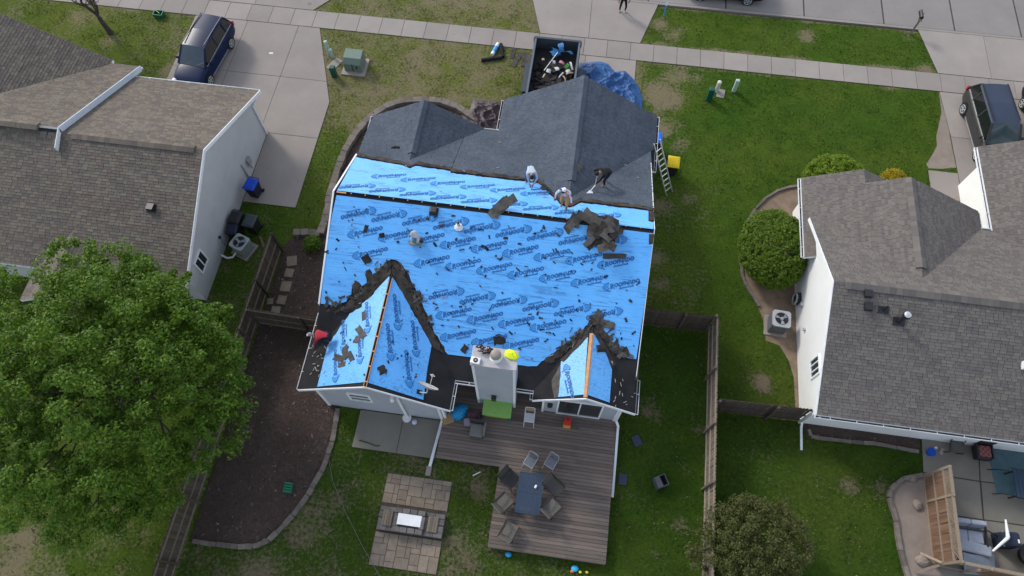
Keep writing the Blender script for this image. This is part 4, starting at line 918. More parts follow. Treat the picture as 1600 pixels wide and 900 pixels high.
# ---- torn felt along the valleys, left from the old roof
def torn(pl, pts, h=.03, amp=.06, name='torn_felt', mat='felt_torn', flags=None):
    O = [pl.uv(pl.px(*p)) for p in pts]; P = rag(O, flags or [1] * len(O), amp, .12)
    return MB().slab([pl.xyz(p[0], p[1], h) for p in P], -pl.n * .006).build(name, M[mat], roof_back)
torn(B, [(610, 409), (604, 405), (597, 416), (589, 426), (578, 434), (572, 450), (556, 448), (554, 462), (543, 474), (535, 487), (555, 485), (575, 468), (590, 448), (600, 434), (612, 424)], .03)
torn(B, [(573, 436), (572, 423), (577, 421), (584, 430), (592, 440), (580, 446)], .036); torn(B, [(552, 452), (554, 438), (560, 441), (572, 455), (566, 470), (552, 470)], .036)
torn(WLl, [(612, 420), (600, 434), (588, 452), (575, 468), (560, 480), (566, 474), (582, 459), (592, 443), (604, 432), (611, 429)], .03)
torn(WLr, [(612, 420), (620, 424), (634, 450), (655, 490), (676, 525), (690, 552), (676, 543), (660, 514), (640, 478), (622, 447), (614, 432)], .03, .03)
torn(B, [(612, 410), (618, 408), (628, 418), (640, 445), (652, 470), (668, 500), (682, 528), (694, 552), (684, 545), (668, 515), (645, 470), (626, 432)], .032, .04)
torn(B, [(928, 500), (915, 512), (895, 529), (875, 545), (850, 563), (860, 568), (885, 550), (905, 533), (922, 516)], .03)
torn(B, [(930, 498), (938, 508), (950, 522), (962, 542), (970, 556), (958, 552), (944, 530), (932, 516)], .03)
torn(WRl, [(923, 510), (905, 531), (890, 548), (876, 562), (880, 566), (896, 550), (912, 534), (922, 522)], .03, .03)
torn(WRr, [(928, 512), (936, 524), (950, 545), (962, 566), (957, 580), (950, 560), (938, 540), (929, 524)], .03, .03)
torn(WRl, [(876, 570), (862, 595), (866, 622), (872, 621), (876, 590)], .024, .02, mat='scrap_mid')
torn(Fp, [(1014, 330), (1022, 331), (1022, 346), (1014, 345)], .03, .015); torn(B, [(1014, 366), (1022, 366), (1020, 381), (1014, 382)], .03, .015)
def torn_bits(pl, line, n, spread, mats=('felt_torn', 'scrap_mid')):
    """short torn strips of old felt and shingle left lying along a valley"""
    mbs = [MB() for _ in mats]; seg = [(a, b) for a, b in zip(line[:-1], line[1:])]; Ls = [math.dist(a, b) for a, b in seg]; m3 = Matrix((pl.u, pl.v, pl.n)).transposed()
    for k in range(n):
        a, b = random.choices(seg, Ls)[0]; t = random.random(); px = a[0] + (b[0] - a[0]) * t + random.gauss(0, spread); py = a[1] + (b[1] - a[1]) * t + random.gauss(0, spread * .7)
        c = pl.px(px, py, .042 + random.uniform(0, .03)); w = random.uniform(.12, .5); d = random.uniform(.06, .22); rot = Matrix.Rotation(random.uniform(0, 3.14), 3, 'Z') @ Matrix.Rotation(random.uniform(-.12, .12), 3, 'Y'); P = []; N = 5
        for i in range(N + 1): P.append((-w / 2 + w * i / N, -d / 2 * random.uniform(.3, 1.2)))
        for i in range(N, -1, -1): P.append((-w / 2 + w * i / N, d / 2 * random.uniform(.3, 1.2)))
        mbs[k % len(mats)].slab([c + m3 @ (rot @ Vector((p[0], p[1], .02 * math.sin(p[0] * 9)))) for p in P], -pl.n * .008)
    for m, mat in zip(mbs, mats): m.build('torn_strips', M[mat], roof_back, kind='stuff')
torn_bits(B, [(607, 412), (590, 430), (570, 448), (550, 464), (525, 480)], 40, 6); torn_bits(B, [(622, 412), (640, 440), (660, 480), (684, 535)], 26, 3.5); torn_bits(B, [(925, 505), (895, 531), (860, 560)], 24, 4); torn_bits(B, [(934, 503), (955, 530), (975, 556)], 22, 5); torn_bits(B, [(938, 492), (932, 503)], 10, 5)
# ------------------------------------------------------------------ left neighbour
LH = thing('house', 'neighbouring house with tan brown shingles and a plain warm white side wall', 'house', (-22, 16, 0)); HARD += [rect(-40, -16.5, 11.4, 21.4)]
lz, ly = 5.15, 16.45
Lb = Plane((0, 10.9, 2.65), 0, (lz - 2.65) / (ly - 10.9)); Lf = Plane((0, 22.0, 2.68), 0, -(lz - 2.68) / (22.0 - ly))
Lb2 = Plane((0, ly, lz + .26), 0, Lb.b); Lf2 = Plane((0, ly + .12, lz + .26), 0, Lf.b)
SX = -22.85
Lw = Plane((-24.35, 22.9, 2.72), -.567, 0)               # right slope of the front wing
def yv(x): return Lf2.p.y + (Lw.z(x, 0) - Lf2.p.z) / Lf2.b
s1 = [Lb.at(-16.2, ly), Lb.at(SX - .6, ly), Lb.at(SX - .6, 10.9), Lb.at(-16.2, 10.9)]; s2 = [Lf.at(-16.2, ly), Lf.at(-16.2, 22.0), Lf.at(SX, 22.0), Lf.at(SX, ly)]
s3 = [Lf2.at(SX, ly + .12), Lf2.at(SX, 22.75), Lf2.at(-36, 22.75), Lf2.at(-36, ly + .12)]
s4 = [Lb.at(SX - .6, ly), Lb.at(-36, ly), Lb.at(-36, 10.9), Lb.at(SX - .6, 10.9)]
s4 = [Vector((SX, ly + .12, lz + .26)), Vector((-36, ly + .12, lz + .26)), Lb.at(-36, 15.6), Lb.at(SX, 15.6)]
xr = -31.5
s5 = [Lw.at(-24.35, 22.95), Lw.at(xr, 22.95), Lw.at(xr, max(yv(xr), ly)), Lw.at(-29.6, yv(-29.6)), Lw.at(-24.35, yv(-24.35))]
Lwl = Plane((xr, 22.95, Lw.z(xr, 0)), .567, 0); s6 = [Lwl.at(xr, 22.95), Lwl.at(xr - 6, 22.95), Lwl.at(xr - 6, 16), Lwl.at(xr, 16)]
lr = roof_deck('roof', [s1, s2, s3, s5, s6, [Lb.at(SX - .6, ly), Lb.at(-36, ly), Lb.at(-36, 10.9), Lb.at(SX - .6, 10.9)]], [M['felt'], M['white_trim']], LH)
# small rear gable
gz = 3.4; gx = -21.6; gb0 = 9.3
Rg1 = Plane((gx, 0, gz), .5, 0); Rg2 = Plane((gx, 0, gz), -.5, 0); yg = lambda z: 10.9 + (z - 2.65) / Lb.b
g1 = [Rg1.at(gx, gb0), Rg1.at(gx, yg(gz)), Rg1.at(gx - 1.6, yg(Rg1.z(gx - 1.6, 0))), Rg1.at(gx - 1.6, gb0)]; g2 = [Rg2.at(gx, gb0), Rg2.at(gx + 1.6, gb0), Rg2.at(gx + 1.6, yg(Rg2.z(gx + 1.6, 0))), Rg2.at(gx, yg(gz))]
lr2 = roof_deck('gable_roof', [g1, g2], [M['felt'], M['white_trim']], LH)
shingle_roof(lr, [(Lb, s1), (Lb, [Lb.at(SX - .6, ly), Lb.at(-33, ly), Lb.at(-33, 10.9), Lb.at(SX - .6, 10.9)]), (Lf, s2), (Lf2, [Lf2.at(SX, ly + .12), Lf2.at(SX, 22.75), Lf2.at(-33, 22.75), Lf2.at(-33, ly + .12)]), (Lw, [s5[0], Lw.at(-30.5, 22.95), Lw.at(-30.5, yv(-29.6)), s5[3], s5[4]])], 'shingle_tan', .135, .20, .36, 300, .018)
shingle_roof(lr2, [(Rg1, g1), (Rg2, g2)], 'shingle_tan', .135, .20, .36, 0)
MB().slab([Lf2.at(SX + .004, ly + .1, .03), Lf2.at(SX + .004, 22.76, .03), Lf2.at(SX + .004, 22.76, -.26), Lf2.at(SX + .004, ly + .1, -.26)], (.035, 0, 0)).build('rake_board', flat('pale blue grey trim', (.62, .68, .76), .5), lr)
MB().slab([Vector((SX + .004, ly + .1, lz + .29)), Vector((SX + .004, 15.7, lz - .05)), Vector((SX + .004, 15.7, lz - .35)), Vector((SX + .004, ly + .1, lz))], (.035, 0, 0)).build('rake_board', M['white_trim'], lr)
ridge_cap(lr, (-16.6, ly, lz + .02), (-22.3, ly, lz + .02), .2, .07, Lb, Lf, M['shingle_tan']); ridge_cap(lr, (SX - .9, ly + .06, lz + .30), (-34, ly + .06, lz + .30), .2, .07, Lb, Lf2, M['shingle_tan'])
def rakex(a, b, parent, w=.035, th=.18): a = Vector(a); b = Vector(b); MB().slab([a + Vector((0, 0, .02)), b + Vector((0, 0, .02)), b - Vector((0, 0, th)), a - Vector((0, 0, th))], Vector((w, 0, 0))).build('rake_board', M['white_trim'], parent)
rakex(Lf.at(-16.198, ly), Lf.at(-16.198, 22.05), lr); rakex(Lb.at(-16.198, ly), Lb.at(-16.198, 10.9), lr)
wall_prism(LH, [(11.4, 0), (11.4, 2.6), (ly, lz - .22), (21.5, 2.6), (21.5, 0)], 'x', -36, -16.5, M['siding_left'])
wall_prism(LH, [(-35, 0), (-35, 2.6), (-31.5, 5.2), (-24.8, 2.6), (-24.8, 0)], 'y', 20, 22.5, M['siding_left'])
gutter(LH, (-16.2, 22.0, 2.68), (SX + .05, 22.0, 2.68), (0, 1, 0)); gutter(LH, (SX, 22.76, 2.5), (-24.3, 22.76, 2.5), (0, 1, 0)); gutter(LH, (-16.25, 10.9, 2.65), (-20, 10.9, 2.65), (0, -1, 0))
downspout(LH, [(-16.3, 21.9, 2.55), (-16.44, 21.3, 2.3), (-16.44, 21.3, .12)])
window(LH, (-16.49, 12.63, 1.68), (0, 1, 0), .82, 1.0, (1, 0, 0))
MB().tube((-16.44, 18.3, .2), (-16.44, 18.3, 1.4), .035).box((-16.42, 18.9, .9), (.12, .3, .45)).tube((-16.44, 18.9, .3), (-16.44, 18.9, .7), .025).build('meter', flat('meter grey', (.3, .31, .32), .5), LH)
MB().box((-16.44, 14.35, .95), (.08, .12, .12)).build('spigot', M['black'], LH); MB().path([(-16.4, 14.3, .9), (-16.2, 14.1, .5), (-16.1, 14.0, .05)], .012).build('cable', M['black'], LH)
pv_ = Lb.px(237, 326); MB().box(pv_ + Vector((0, 0, .1)), (.3, .3, .22)).box(pv_ + Vector((0, 0, .02)), (.42, .4, .03), Matrix.Rotation(math.atan(Lb.b), 3, 'X')).build('roof_vent', M['black_metal'], LH)
# ------------------------------------------------------------------ right neighbour
RH = thing('house', 'neighbouring house with grey brown shingles and bright white side walls', 'house', (16, 14, 0)); HARD += [rect(11.3, 40, 9.3, 18.5), rect(11.3, 18.5, 15, 19.9), rect(19.8, 32, 15, 22.9)]
ry, rz = 13.85, 4.87
Rb = Plane((0, 8.95, 2.5), 0, (rz - 2.5) / (ry - 8.95)); Rf = Plane((0, 18.75, 2.5), 0, -(rz - 2.5) / (18.75 - ry))
W1l = Plane((10.85, 19.75, 2.5), .485, 0); W1r = Plane((18.88, 19.75, 2.5), -.485, 0); wx = 14.865; wz = W1l.z(wx, 0); yR = lambda z: 18.75 + (z - 2.5) / Rf.b
S1r = Plane((15.7, 20.5, 2.5), -.485, 0); sx = 13.275; sz = W1l.z(sx, 0)
G1 = Plane((19.4, 23.5, 2.5), .485, 0); gx2 = 24.4; G2 = Plane((29.4, 23.5, 2.5), -.485, 0)
r1 = [Rb.at(11.05, ry), Rb.at(40, ry), Rb.at(40, 8.95), Rb.at(11.05, 8.95)]; r2 = [Rf.at(11.05, ry), Rf.at(40, ry), Rf.at(40, 18.75), Rf.at(11.05, 18.75)]
r2 = [Rf.at(11.05, ry), Rf.at(40, ry), Rf.at(40, 18.75), Rf.at(12.0, 18.75), Rf.at(11.05, 18.1)]
zc = W1l.z(11.3, 0)
w1 = [W1l.at(10.85, 16.2), W1l.at(10.85, 20.5), W1l.at(sx, 20.5), W1l.at(sx, 19.75), W1l.at(wx, 19.75), W1l.at(wx, yR(wz)), W1l.at(11.9, yR(W1l.z(11.9, 0))), W1l.at(11.9, 16.2)]
w2 = [W1r.at(wx, 19.75), W1r.at(18.88, 19.75), W1r.at(18.88, 18.75), W1r.at(wx, yR(wz))]
w3 = [S1r.at(sx, 20.5), S1r.at(15.7, 20.5), S1r.at(15.7, 19.7), S1r.at(sx, 19.7)]
gz2 = G1.z(gx2, 0)
gg1 = [G1.at(19.4, 23.5), G1.at(gx2, 23.5), G1.at(gx2, yR(gz2)), G1.at(19.4, 18.75)]; gg2 = [G2.at(gx2, 23.5), G2.at(29.4, 23.5), G2.at(29.4, 18.75), G2.at(gx2, yR(gz2))]
rr = roof_deck('roof', [r1, r2, w1, w2, w3, gg1, gg2], [M['felt'], M['white_trim']], RH)
shingle_roof(rr, [(Rb, [Rb.at(11.05, ry), Rb.at(26, ry), Rb.at(26, 8.95), Rb.at(11.05, 8.95)]), (Rf, [Rf.at(11.05, ry), Rf.at(26, ry), Rf.at(26, 18.75), Rf.at(12, 18.75), Rf.at(11.05, 18.1)]),
      (W1l, [w1[0], W1l.at(10.85, 20.5), W1l.at(11.9, 20.5), W1l.at(11.9, 16.2)]), (W1l, [W1l.at(11.9, 20.5), W1l.at(sx, 20.5), W1l.at(sx, yR(sz)), W1l.at(11.9, yR(W1l.z(11.9, 0)))]), (W1l, [W1l.at(sx, 19.75), W1l.at(wx, 19.75), W1l.at(wx, yR(wz)), W1l.at(sx, yR(sz))]),
      (W1r, w2), (S1r, w3), (G1, gg1), (G2, [G2.at(gx2, 23.5), G2.at(26, 23.5), G2.at(26, yR(gz2)), G2.at(gx2, yR(gz2))])], 'shingle_grey', .13, .18, .34, 300, .016)
ridge_cap(rr, (11.5, ry, rz + .01), (30, ry, rz + .01), .24, .07, Rb, Rf, M['shingle_grey']); ridge_cap(rr, (wx, 19.7, wz + .01), (wx, 15.2, wz + .01), .22, .07, W1l, W1r, M['shingle_grey']); ridge_cap(rr, (gx2, 23.4, gz2 + .01), (gx2, 15, gz2 + .01), .22, .07, G1, G2, M['shingle_grey'])
for a, b in ((Rb.at(11.048, ry), Rb.at(11.048, 8.95)), (Rf.at(11.048, ry), Rf.at(11.048, 18.1))):
    MB().slab([a + Vector((0, 0, .015)), b + Vector((0, 0, .015)), b - Vector((0, 0, .18)), a - Vector((0, 0, .18))], (-.03, 0, 0)).build('rake_board', M['white_trim'], rr)
wall_prism(RH, [(9.3, 0), (9.3, 2.4), (ry, rz - .2), (18.4, 2.4), (18.4, 0)], 'x', 11.3, 40, M['siding_white'])
wall_prism(RH, [(11.32, 0), (11.32, 2.5), (wx, wz - .2), (18.4, 2.5), (18.4, 0)], 'y', 15, 19.5, M['siding_white'])
wall_prism(RH, [(11.34, 0), (11.34, 2.5), (sx, sz - .2), (15.3, 2.5), (15.3, 0)], 'y', 19, 20.2, M['siding_white'])
wall_prism(RH, [(19.8, 0), (19.8, 2.5), (gx2, gz2 - .2), (29, 2.5), (29, 0)], 'y', 15, 22.95, M['siding_white'])
gutter(RH, (10.85, 20.48, 2.5), (10.85, 16.22, 2.5), (-1, 0, 0)); gutter(RH, (11.0, 8.95, 2.5), (40, 8.95, 2.5), (0, -1, 0)); gutter(RH, (19.4, 23.48, 2.5), (19.4, 18.9, 2.5), (-1, 0, 0)); gutter(RH, (18.88, 19.7, 2.5), (18.88, 18.9, 2.5), (1, 0, 0)); gutter(RH, (18.95, 18.76, 2.5), (19.4, 18.76, 2.5), (0, 1, 0))
MB().box((25.5, 9.14, 2.3), (28.9, .34, .03)).box((25.5, 8.99, 2.38), (28.9, .02, .2)).build('soffit', flat('pale soffit', (.66, .70, .76), .5), RH)
MB().slab([(11.07, 9.0, 2.5), (11.07, 9.35, 2.66), (11.07, 9.35, 2.30), (11.07, 9.0, 2.30)], (.23, 0, 0)).build('soffit_return', M['white_trim'], RH)
downspout(RH, [(11.2, 8.85, 2.4), (11.24, 9.22, 2.2), (11.24, 9.22, .45), (11.26, 9.0, .25), (11.3, 8.1, .08)])
MB().box((11.26, 9.3, 1.15), (.1, .1, 2.2)).build('corner_trim', M['white_trim'], RH)
window(RH, (11.29, 11.2, 2.02), (0, 1, 0), .86, 1.0, (-1, 0, 0), mull=2)
for (px, py, w) in ((1355, 461.5, .3), (1355, 482, .3)):
    p = Rb.px(px, py); MB().box(p + Vector((0, .03, .09)), (w, w, .17)).build('roof_vent', M['black_metal'], RH)
p = Rb.px(1380, 485); MB().box(p + Vector((0, 0, .03)), (.42, .3, .03), Matrix.Rotation(math.atan(Rb.b), 3, 'X')).tube(p, p + Vector((0, 0, .42)), .07, .05, 10).build('plumbing_vent', M['black_metal'], RH)
p = Rb.px(1404, 503); fv = MB().box(p + Vector((0, 0, .03)), (.46, .36, .03), Matrix.Rotation(math.atan(Rb.b), 3, 'X')).tube(p, p + Vector((0, 0, .62)), .1, .085, 12).build('flue_vent', M['black_metal'], RH)
MB().tube(p + Vector((0, 0, .62)), p + Vector((0, 0, .74)), .16, n=14).build('flue_hood', M['black_metal'], fv); MB().ell(p + Vector((0, 0, .74)), (.14, .14, .05), 12, 4, v1=.5).build('flue_cap', M['alu'], fv)
p = Rb.px(1597, 572); MB().box(p + Vector((.1, 0, .25)), (.3, .3, .5)).build('skylight_curb', M['white_trim'], RH)
MB().box((11.24, 14.6, .9), (.1, .14, .2)).box((11.24, 13.3, 1.1), (.1, .1, .12)).build('utility_box', flat('box grey', (.4, .41, .42), .6), RH)
# ================================================================== TREES AND SHRUBS
def leaves(centres, radii, per, size, squash=.75, up=.55):
    """clusters of small leaf blades around given centres; returns V,F arrays"""
    centres = np.asarray(centres); n = len(centres); N = n * per
    c = np.repeat(centres, per, 0); r = np.repeat(np.asarray(radii), per)
    d = rng.normal(size=(N, 3)); d /= np.linalg.norm(d, axis=1, keepdims=True); rad = r * rng.random(N) ** .45
    p = c + d * rad[:, None] * np.array([1, 1, squash])
    nrm = d * .7 + np.array([0, 0, up]) + rng.normal(scale=.45, size=(N, 3)); nrm /= np.linalg.norm(nrm, axis=1, keepdims=True)
    a = np.cross(nrm, rng.normal(size=(N, 3))); a /= np.linalg.norm(a, axis=1, keepdims=True); b = np.cross(nrm, a)
    s = size * rng.uniform(.7, 1.35, N)[:, None]
    V = np.stack([p - a * s, p - b * s * .55 - nrm * s * .12, p + a * s - nrm * s * .3, p + b * s * .55 - nrm * s * .12], 1).reshape(-1, 3)
    return V, np.arange(4 * N).reshape(N, 4)
def limb(mb, a, b, r0, r1, wob=.12, n=5):
    a = Vector(a); b = Vector(b); pts = []
    for k in range(n + 1):
        t = k / n; w = wob * (b - a).length * math.sin(math.pi * t); pts.append(a.lerp(b, t) + Vector((random.uniform(-w, w), random.uniform(-w, w), random.uniform(-w, w) * .5 + w * .3)))
    mb.path(pts, [r0 + (r1 - r0) * k / n for k in range(n + 1)], 7); return pts
def crown_points(c, R, n, core=.35, seed=1, lump=.28):
    r = np.random.default_rng(seed); out = []
    lob = r.normal(size=(14, 3)); lob /= np.linalg.norm(lob, axis=1, keepdims=True); amp = r.uniform(-lump, lump, 14)
    while len(out) < n:
        d = r.normal(size=3); d /= np.linalg.norm(d)
        if d[2] < -.55: continue
        k = 1 + sum(a * max(0, d @ l) ** 3 for a, l in zip(amp, lob)); t = 1 - core * r.random() ** 1.8
        out.append(np.array(c) + d * np.array(R) * k * t)
    return np.array(out)
mt = thing('maple_tree', 'big leafy green maple tree in front of the tan shingled house', 'tree', tuple(G(175, 650, 0)))
MC = G(166, 588, 5.2); base = Vector(mt.location)
tk = MB(); tk.path([base, base + Vector((.05, 0, .5)), base.lerp(Vector((MC.x, MC.y, 2.2)), .6) + Vector((0, 0, .6)), Vector((MC.x, MC.y, 3.2))], [.26, .2, .18, .15], 10)
cp = crown_points(MC, (4.7, 4.7, 3.4), 800, .5, 5, .30)
hub = Vector((MC.x, MC.y, 3.0))
for k in range(34):
    q = Vector(cp[k * 23]); limb(tk, hub + Vector((0, 0, random.uniform(-.6, .8))), q, .075, .015, .1)
tk.build('trunk', M['bark'], mt, True)
tips = []
for k in range(170):
    d = rng.normal(size=3); d /= np.linalg.norm(d); d[2] = abs(d[2]) * .8 - .2; s = rng.uniform(.98, 1.10); o = np.array(MC) + d * np.array((4.7, 4.7, 3.4)) * s; tips += [o, o - d * .28, o + d * .22]
cp = np.concatenate([cp, np.array(tips)]); rad_ = np.concatenate([rng.uniform(.24, .52, len(cp) - len(tips)), np.tile([.24, .26, .14], 170)])
V, F = leaves(cp, rad_, 120, .060, .8, .7); np_mesh('crown', V, F, M['maple'], mt)
# clipped round shrub by the white wall
def shrub(name, label, cpx, z, R, mat, n, per, size, seed, cat='shrub', core=.16, lump=.1, group=None, rad=(.1, .22)):
    c = G(cpx[0], cpx[1], z); t = thing(name, label, cat, (c.x, c.y, 0), group)
    st = MB(); cp = crown_points(c, R, n, core, seed, lump)
    for k in range(14):
        q = Vector(cp[int(k * n / 14)]); limb(st, (c.x + random.uniform(-.1, .1), c.y + random.uniform(-.1, .1), 0), q, .035, .01, .06, 4)
    st.build('stem', M['bark'], t)
    V, F = leaves(cp, rng.uniform(rad[0], rad[1], n), per, size, .9, .5); np_mesh('foliage', V, F, M[mat], t); return t
shrub('round_shrub', 'large clipped round green shrub against the bright white wall', (1206, 388), 1.25, (1.42, 1.95, 1.25), 'shrub', 1500, 48, .045, 3, rad=(.1, .2))
shrub('lime_shrub', 'yellow green shrub showing above the front of the grey brown roof', (1303, 276), .75, (1.55, 1.15, .9), 'lime', 420, 40, .045, 4)
shrub('golden_shrub', 'tiny golden shrub peeping over the small front gable of the right house', (1397, 279), .45, (.5, .45, .45), 'gold', 120, 36, .04, 6)
shrub('young_shrub', 'small bright green shrub in the mulch below the end of the block edging', (487, 381), .3, (.36, .36, .34), 'maple', 70, 36, .035, 8)
cr = thing('crabapple_tree', 'bronze green tree at the bottom edge beside the pale picket fence', 'tree', tuple(G(1175, 870, 0)))
CC = G(1178, 852, 1.7); tk = MB(); tk.path([Vector(cr.location), Vector((CC.x, CC.y, 1.0))], [.1, .08], 8); cp = crown_points(CC, (1.75, 1.85, 1.5), 420, .5, 12, .25)
for k in range(26): limb(tk, (CC.x, CC.y, .9), Vector(cp[k * 15]), .035, .008, .1)
tk.build('trunk', M['bark'], cr, True); V, F = leaves(cp, rng.uniform(.14, .34, len(cp)), 80, .042, .85, .5); np_mesh('crown', V, F, M['crab'], cr)
# bare street tree top left
bt = thing('bare_tree', 'leafless young tree on the lawn at the top left', 'tree', (-27.72, 27.2, 0)); tk = MB(); b0 = Vector(bt.location)
fk = b0 + Vector((-.15, .1, 1.1)); tk.path([b0 + Vector((.02, -.02, -.02)), b0 + Vector((-.02, 0, .25)), b0 + Vector((-.1, .03, .7)), fk], [.21, .15, .125, .115], 10)
tk.build('trunk', M['bark'], bt, True); br = MB()
for (dx, dy, dz, r) in ((-1.0, .3, 2.6, .085), (.1, .25, 2.6, .065), (.55, .5, 2.3, .05), (-1.7, .1, 1.6, .05), (.8, -.2, 1.9, .035), (-.5, .9, 2.3, .045)):
    e = fk + Vector((dx, dy, dz)); P = limb(br, fk, e, r, .02, .06, 6)
    for j in range(9):
        s = random.choice(P[2:]); q = s + Vector((random.uniform(-1.1, 1.1), random.uniform(-.7, .7), random.uniform(.1, 1.3))); P2 = limb(br, s, q, .017, .005, .08, 4)
        for m in range(3): limb(br, random.choice(P2[1:]), P2[-1] + Vector((random.uniform(-.6, .6), random.uniform(-.5, .5), random.uniform(-.2, .6))), .007, .003, .08, 3)
br.build('branch', M['bark'], bt)
# ================================================================== VEHICLES (built nose towards -Y)
def vehicle(name, label, paint_m, L=5.0, W=1.9, H=1.76, wheel_r=.34, belt=.98, chrome=True, roof_mat=None, cat='car', rails=True, wagon=True):
    t = thing(name, label, cat, (0, 0, 0)); hw = W / 2
    # stations along the length: y, z of lower edge, belt height, half width at sill, at belt, hood or roof height, half width at the roof
    f = -L / 2
    S = [(f, .34, .62, hw * .70, hw * .66), (f + .08, .28, .74, hw * .86, hw * .80), (f + .35, .24, .86, hw * .96, hw * .90), (f + .75, .22, .93, hw * 1.0, hw * .93), (f + 1.25, .2, belt + .02, hw, hw * .95), (0, .2, belt + .03, hw, hw * .965), (L / 2 - 1.0, .2, belt + .05, hw, hw * .96), (L / 2 - .4, .26, belt + .06, hw * .98, hw * .93), (L / 2 - .1, .34, belt + .04, hw * .92, hw * .87), (L / 2, .40, belt - .1, hw * .84, hw * .80)]
    m = MB(); rings = []
    for (y, z0, z1, a, b) in S:
        mid = (z0 + z1) / 2
        rings.append([(-a * .95, y, z0), (-a, y, z0 + .12), (-a * 1.005, y, mid), (-b, y, z1 - .05), (-b * .9, y, z1), (-b * .5, y, z1 + .035), (0, y, z1 + .05), (b * .5, y, z1 + .035), (b * .9, y, z1), (b, y, z1 - .05), (a * 1.005, y, mid), (a, y, z0 + .12), (a * .95, y, z0)])
    V = [p for r in rings for p in r]; k = 13; F = []
    for i in range(len(S) - 1):
        for j in range(k): F.append((i * k + j, i * k + (j + 1) % k, (i + 1) * k + (j + 1) % k, (i + 1) * k + j))
    F += [tuple(range(k)), tuple(range((len(S) - 1) * k + k - 1, (len(S) - 1) * k - 1, -1))]
    F = [fc[::-1] for fc in F]
    m.add(V, F); body = m.build('body', paint_m, t, True); md = body.modifiers.new('sub', 'SUBSURF'); md.levels = md.render_levels = 2
    # cabin
    y0, y1, y2, y3 = f + 1.15, f + 1.95, L / 2 - .42, L / 2 - .06; rw = hw * .72; bw = hw * .93; zb = belt + .0; zr = H
    g = MB()
    def ring(y, w, z): return [(-w, y, z), (-w * .5, y, z + .03), (0, y, z + .04), (w * .5, y, z + .03), (w, y, z)]
    A = ring(y0, bw * .93, zb + .02); Bq = ring(y1, rw, zr - .07); C = ring((y1 + y2) / 2, rw * 1.02, zr - .02); D = ring(y2, rw * .97, zr - .07); E = ring(y3, bw * .9, zb + .06)
    def strip(P, Q): return P + Q, [(i, i + 1, i + 6, i + 5) for i in range(4)]
    roof = MB(); roof.add(*strip(Bq, C)); roof.add(*strip(C, D))
    for s in (-1, 1):
        e = [(s * rw, y1, zr - .07), (s * rw * 1.02, (y1 + y2) / 2, zr - .02), (s * rw * .97, y2, zr - .07)]; o = [(s * rw * 1.06, y1, zr - .13), (s * rw * 1.08, (y1 + y2) / 2, zr - .1), (s * rw * 1.03, y2, zr - .13)]
        fs = [(0, 1, 4, 3), (1, 2, 5, 4)]; roof.add(e + o, fs if s < 0 else [q[::-1] for q in fs])
    ro = roof.build('roof', roof_mat or paint_m, t, True)
    ws = MB(); ws.add(*strip(A, Bq)); ws.build('windshield', M['car_glass'], t, True)
    rg = MB(); rg.add(*strip(D, E)); rg.build('rear_window', M['car_glass_dark'], t, True)
    pil = MB()
    for s in (-1, 1):
        sg = MB(); w1 = bw * .97; tz = zr - .13
        pts = [(s * w1, y0 + .12, zb + .01), (s * w1, (y0 + y3) / 2, zb + .02), (s * w1 * .98, y3 - .1, zb + .06), (s * rw * 1.03, y2, tz), (s * rw * 1.08, (y1 + y2) / 2, tz + .03), (s * rw * 1.06, y1 + .03, tz)]
        fc = [(0, 1, 4, 5), (1, 2, 3, 4)]; sg.add(pts, fc if s > 0 else [q[::-1] for q in fc]); sg.build('side_window', M['car_glass_dark'], t)
        pil.bar((s * bw * .93, y0, zb + .02), (s * rw * 1.03, y1, zr - .08), .09, .05); pil.bar((s * bw * .93, y3 - .04, zb + .06), (s * rw * 1.0, y2, zr - .08), .12, .06)
        for yy in ((y1 + y2) / 2 - .35, (y1 + y2) / 2 + .75): pil.bar((s * (w1 + .006), yy, zb + .02), (s * (rw * 1.08 + .004), yy, tz + .02), .08, .012, up=(s, 0, 0))
        if chrome: MB().bar((s * (w1 + .012), y0 + .15, zb + .0), (s * (w1 + .008), y3 - .15, zb + .045), .03, .02).bar((s * hw * .995, -L * .22, .3), (s * hw * .995, L * .2, .3), .03, .03).build('chrome_strip', M['alu'], t)
        for yy in (-.15, .85): MB().box((s * hw * .985, yy, .83), (.03, .2, .035)).build('door_handle', paint_m, t)
        mi = MB().box((s * (hw + .08), y0 + .38, zb + .06), (.2, .11, .15), taper=.8).build('mirror', paint_m, t, bevel=.02)
        MB().ell((s * hw * .72, f + .2, .74), (.19, .2, .08), 12, 6).build('headlight', M['lamp_clear'], t, True)
        MB().box((s * hw * .86, L / 2 - .05, .92), (.16, .14, .3)).build('tail_light', M['lamp_red'], t, bevel=.03)
        if rails: MB().bar((s * rw * .93, y1 + .15, zr + .03), (s * rw * .93, y2 - .05, zr + .0), .04, .04).build('roof_rail', M['black_metal'], t)
        for yy in (f + .93, L / 2 - 1.0):
            wx = s * (hw - .09); w = MB().tube((wx - .11, yy, wheel_r), (wx + .11, yy, wheel_r), wheel_r, n=22).build('wheel', M['rubber'], t, True)
            MB().tube((wx + s * .105, yy, wheel_r), (wx + s * .114, yy, wheel_r), wheel_r * .66, n=20).build('brake_disc', M['black_metal'], w); r_ = MB()
            for q in range(5):
                an = 2 * math.pi * q / 5; r_.bar((wx + s * .122, yy, wheel_r), (wx + s * .122, yy + math.cos(an) * wheel_r * .64, wheel_r + math.sin(an) * wheel_r * .64), .05, .02, up=(1, 0, 0))
            r_.path([(wx + s * .122, yy + math.cos(2 * math.pi * q / 18) * wheel_r * .64, wheel_r + math.sin(2 * math.pi * q / 18) * wheel_r * .64) for q in range(19)], .02, 5)
            r_.build('rim', flat('rim alloy', (.42, .43, .44), .35), w)
            ar = MB()
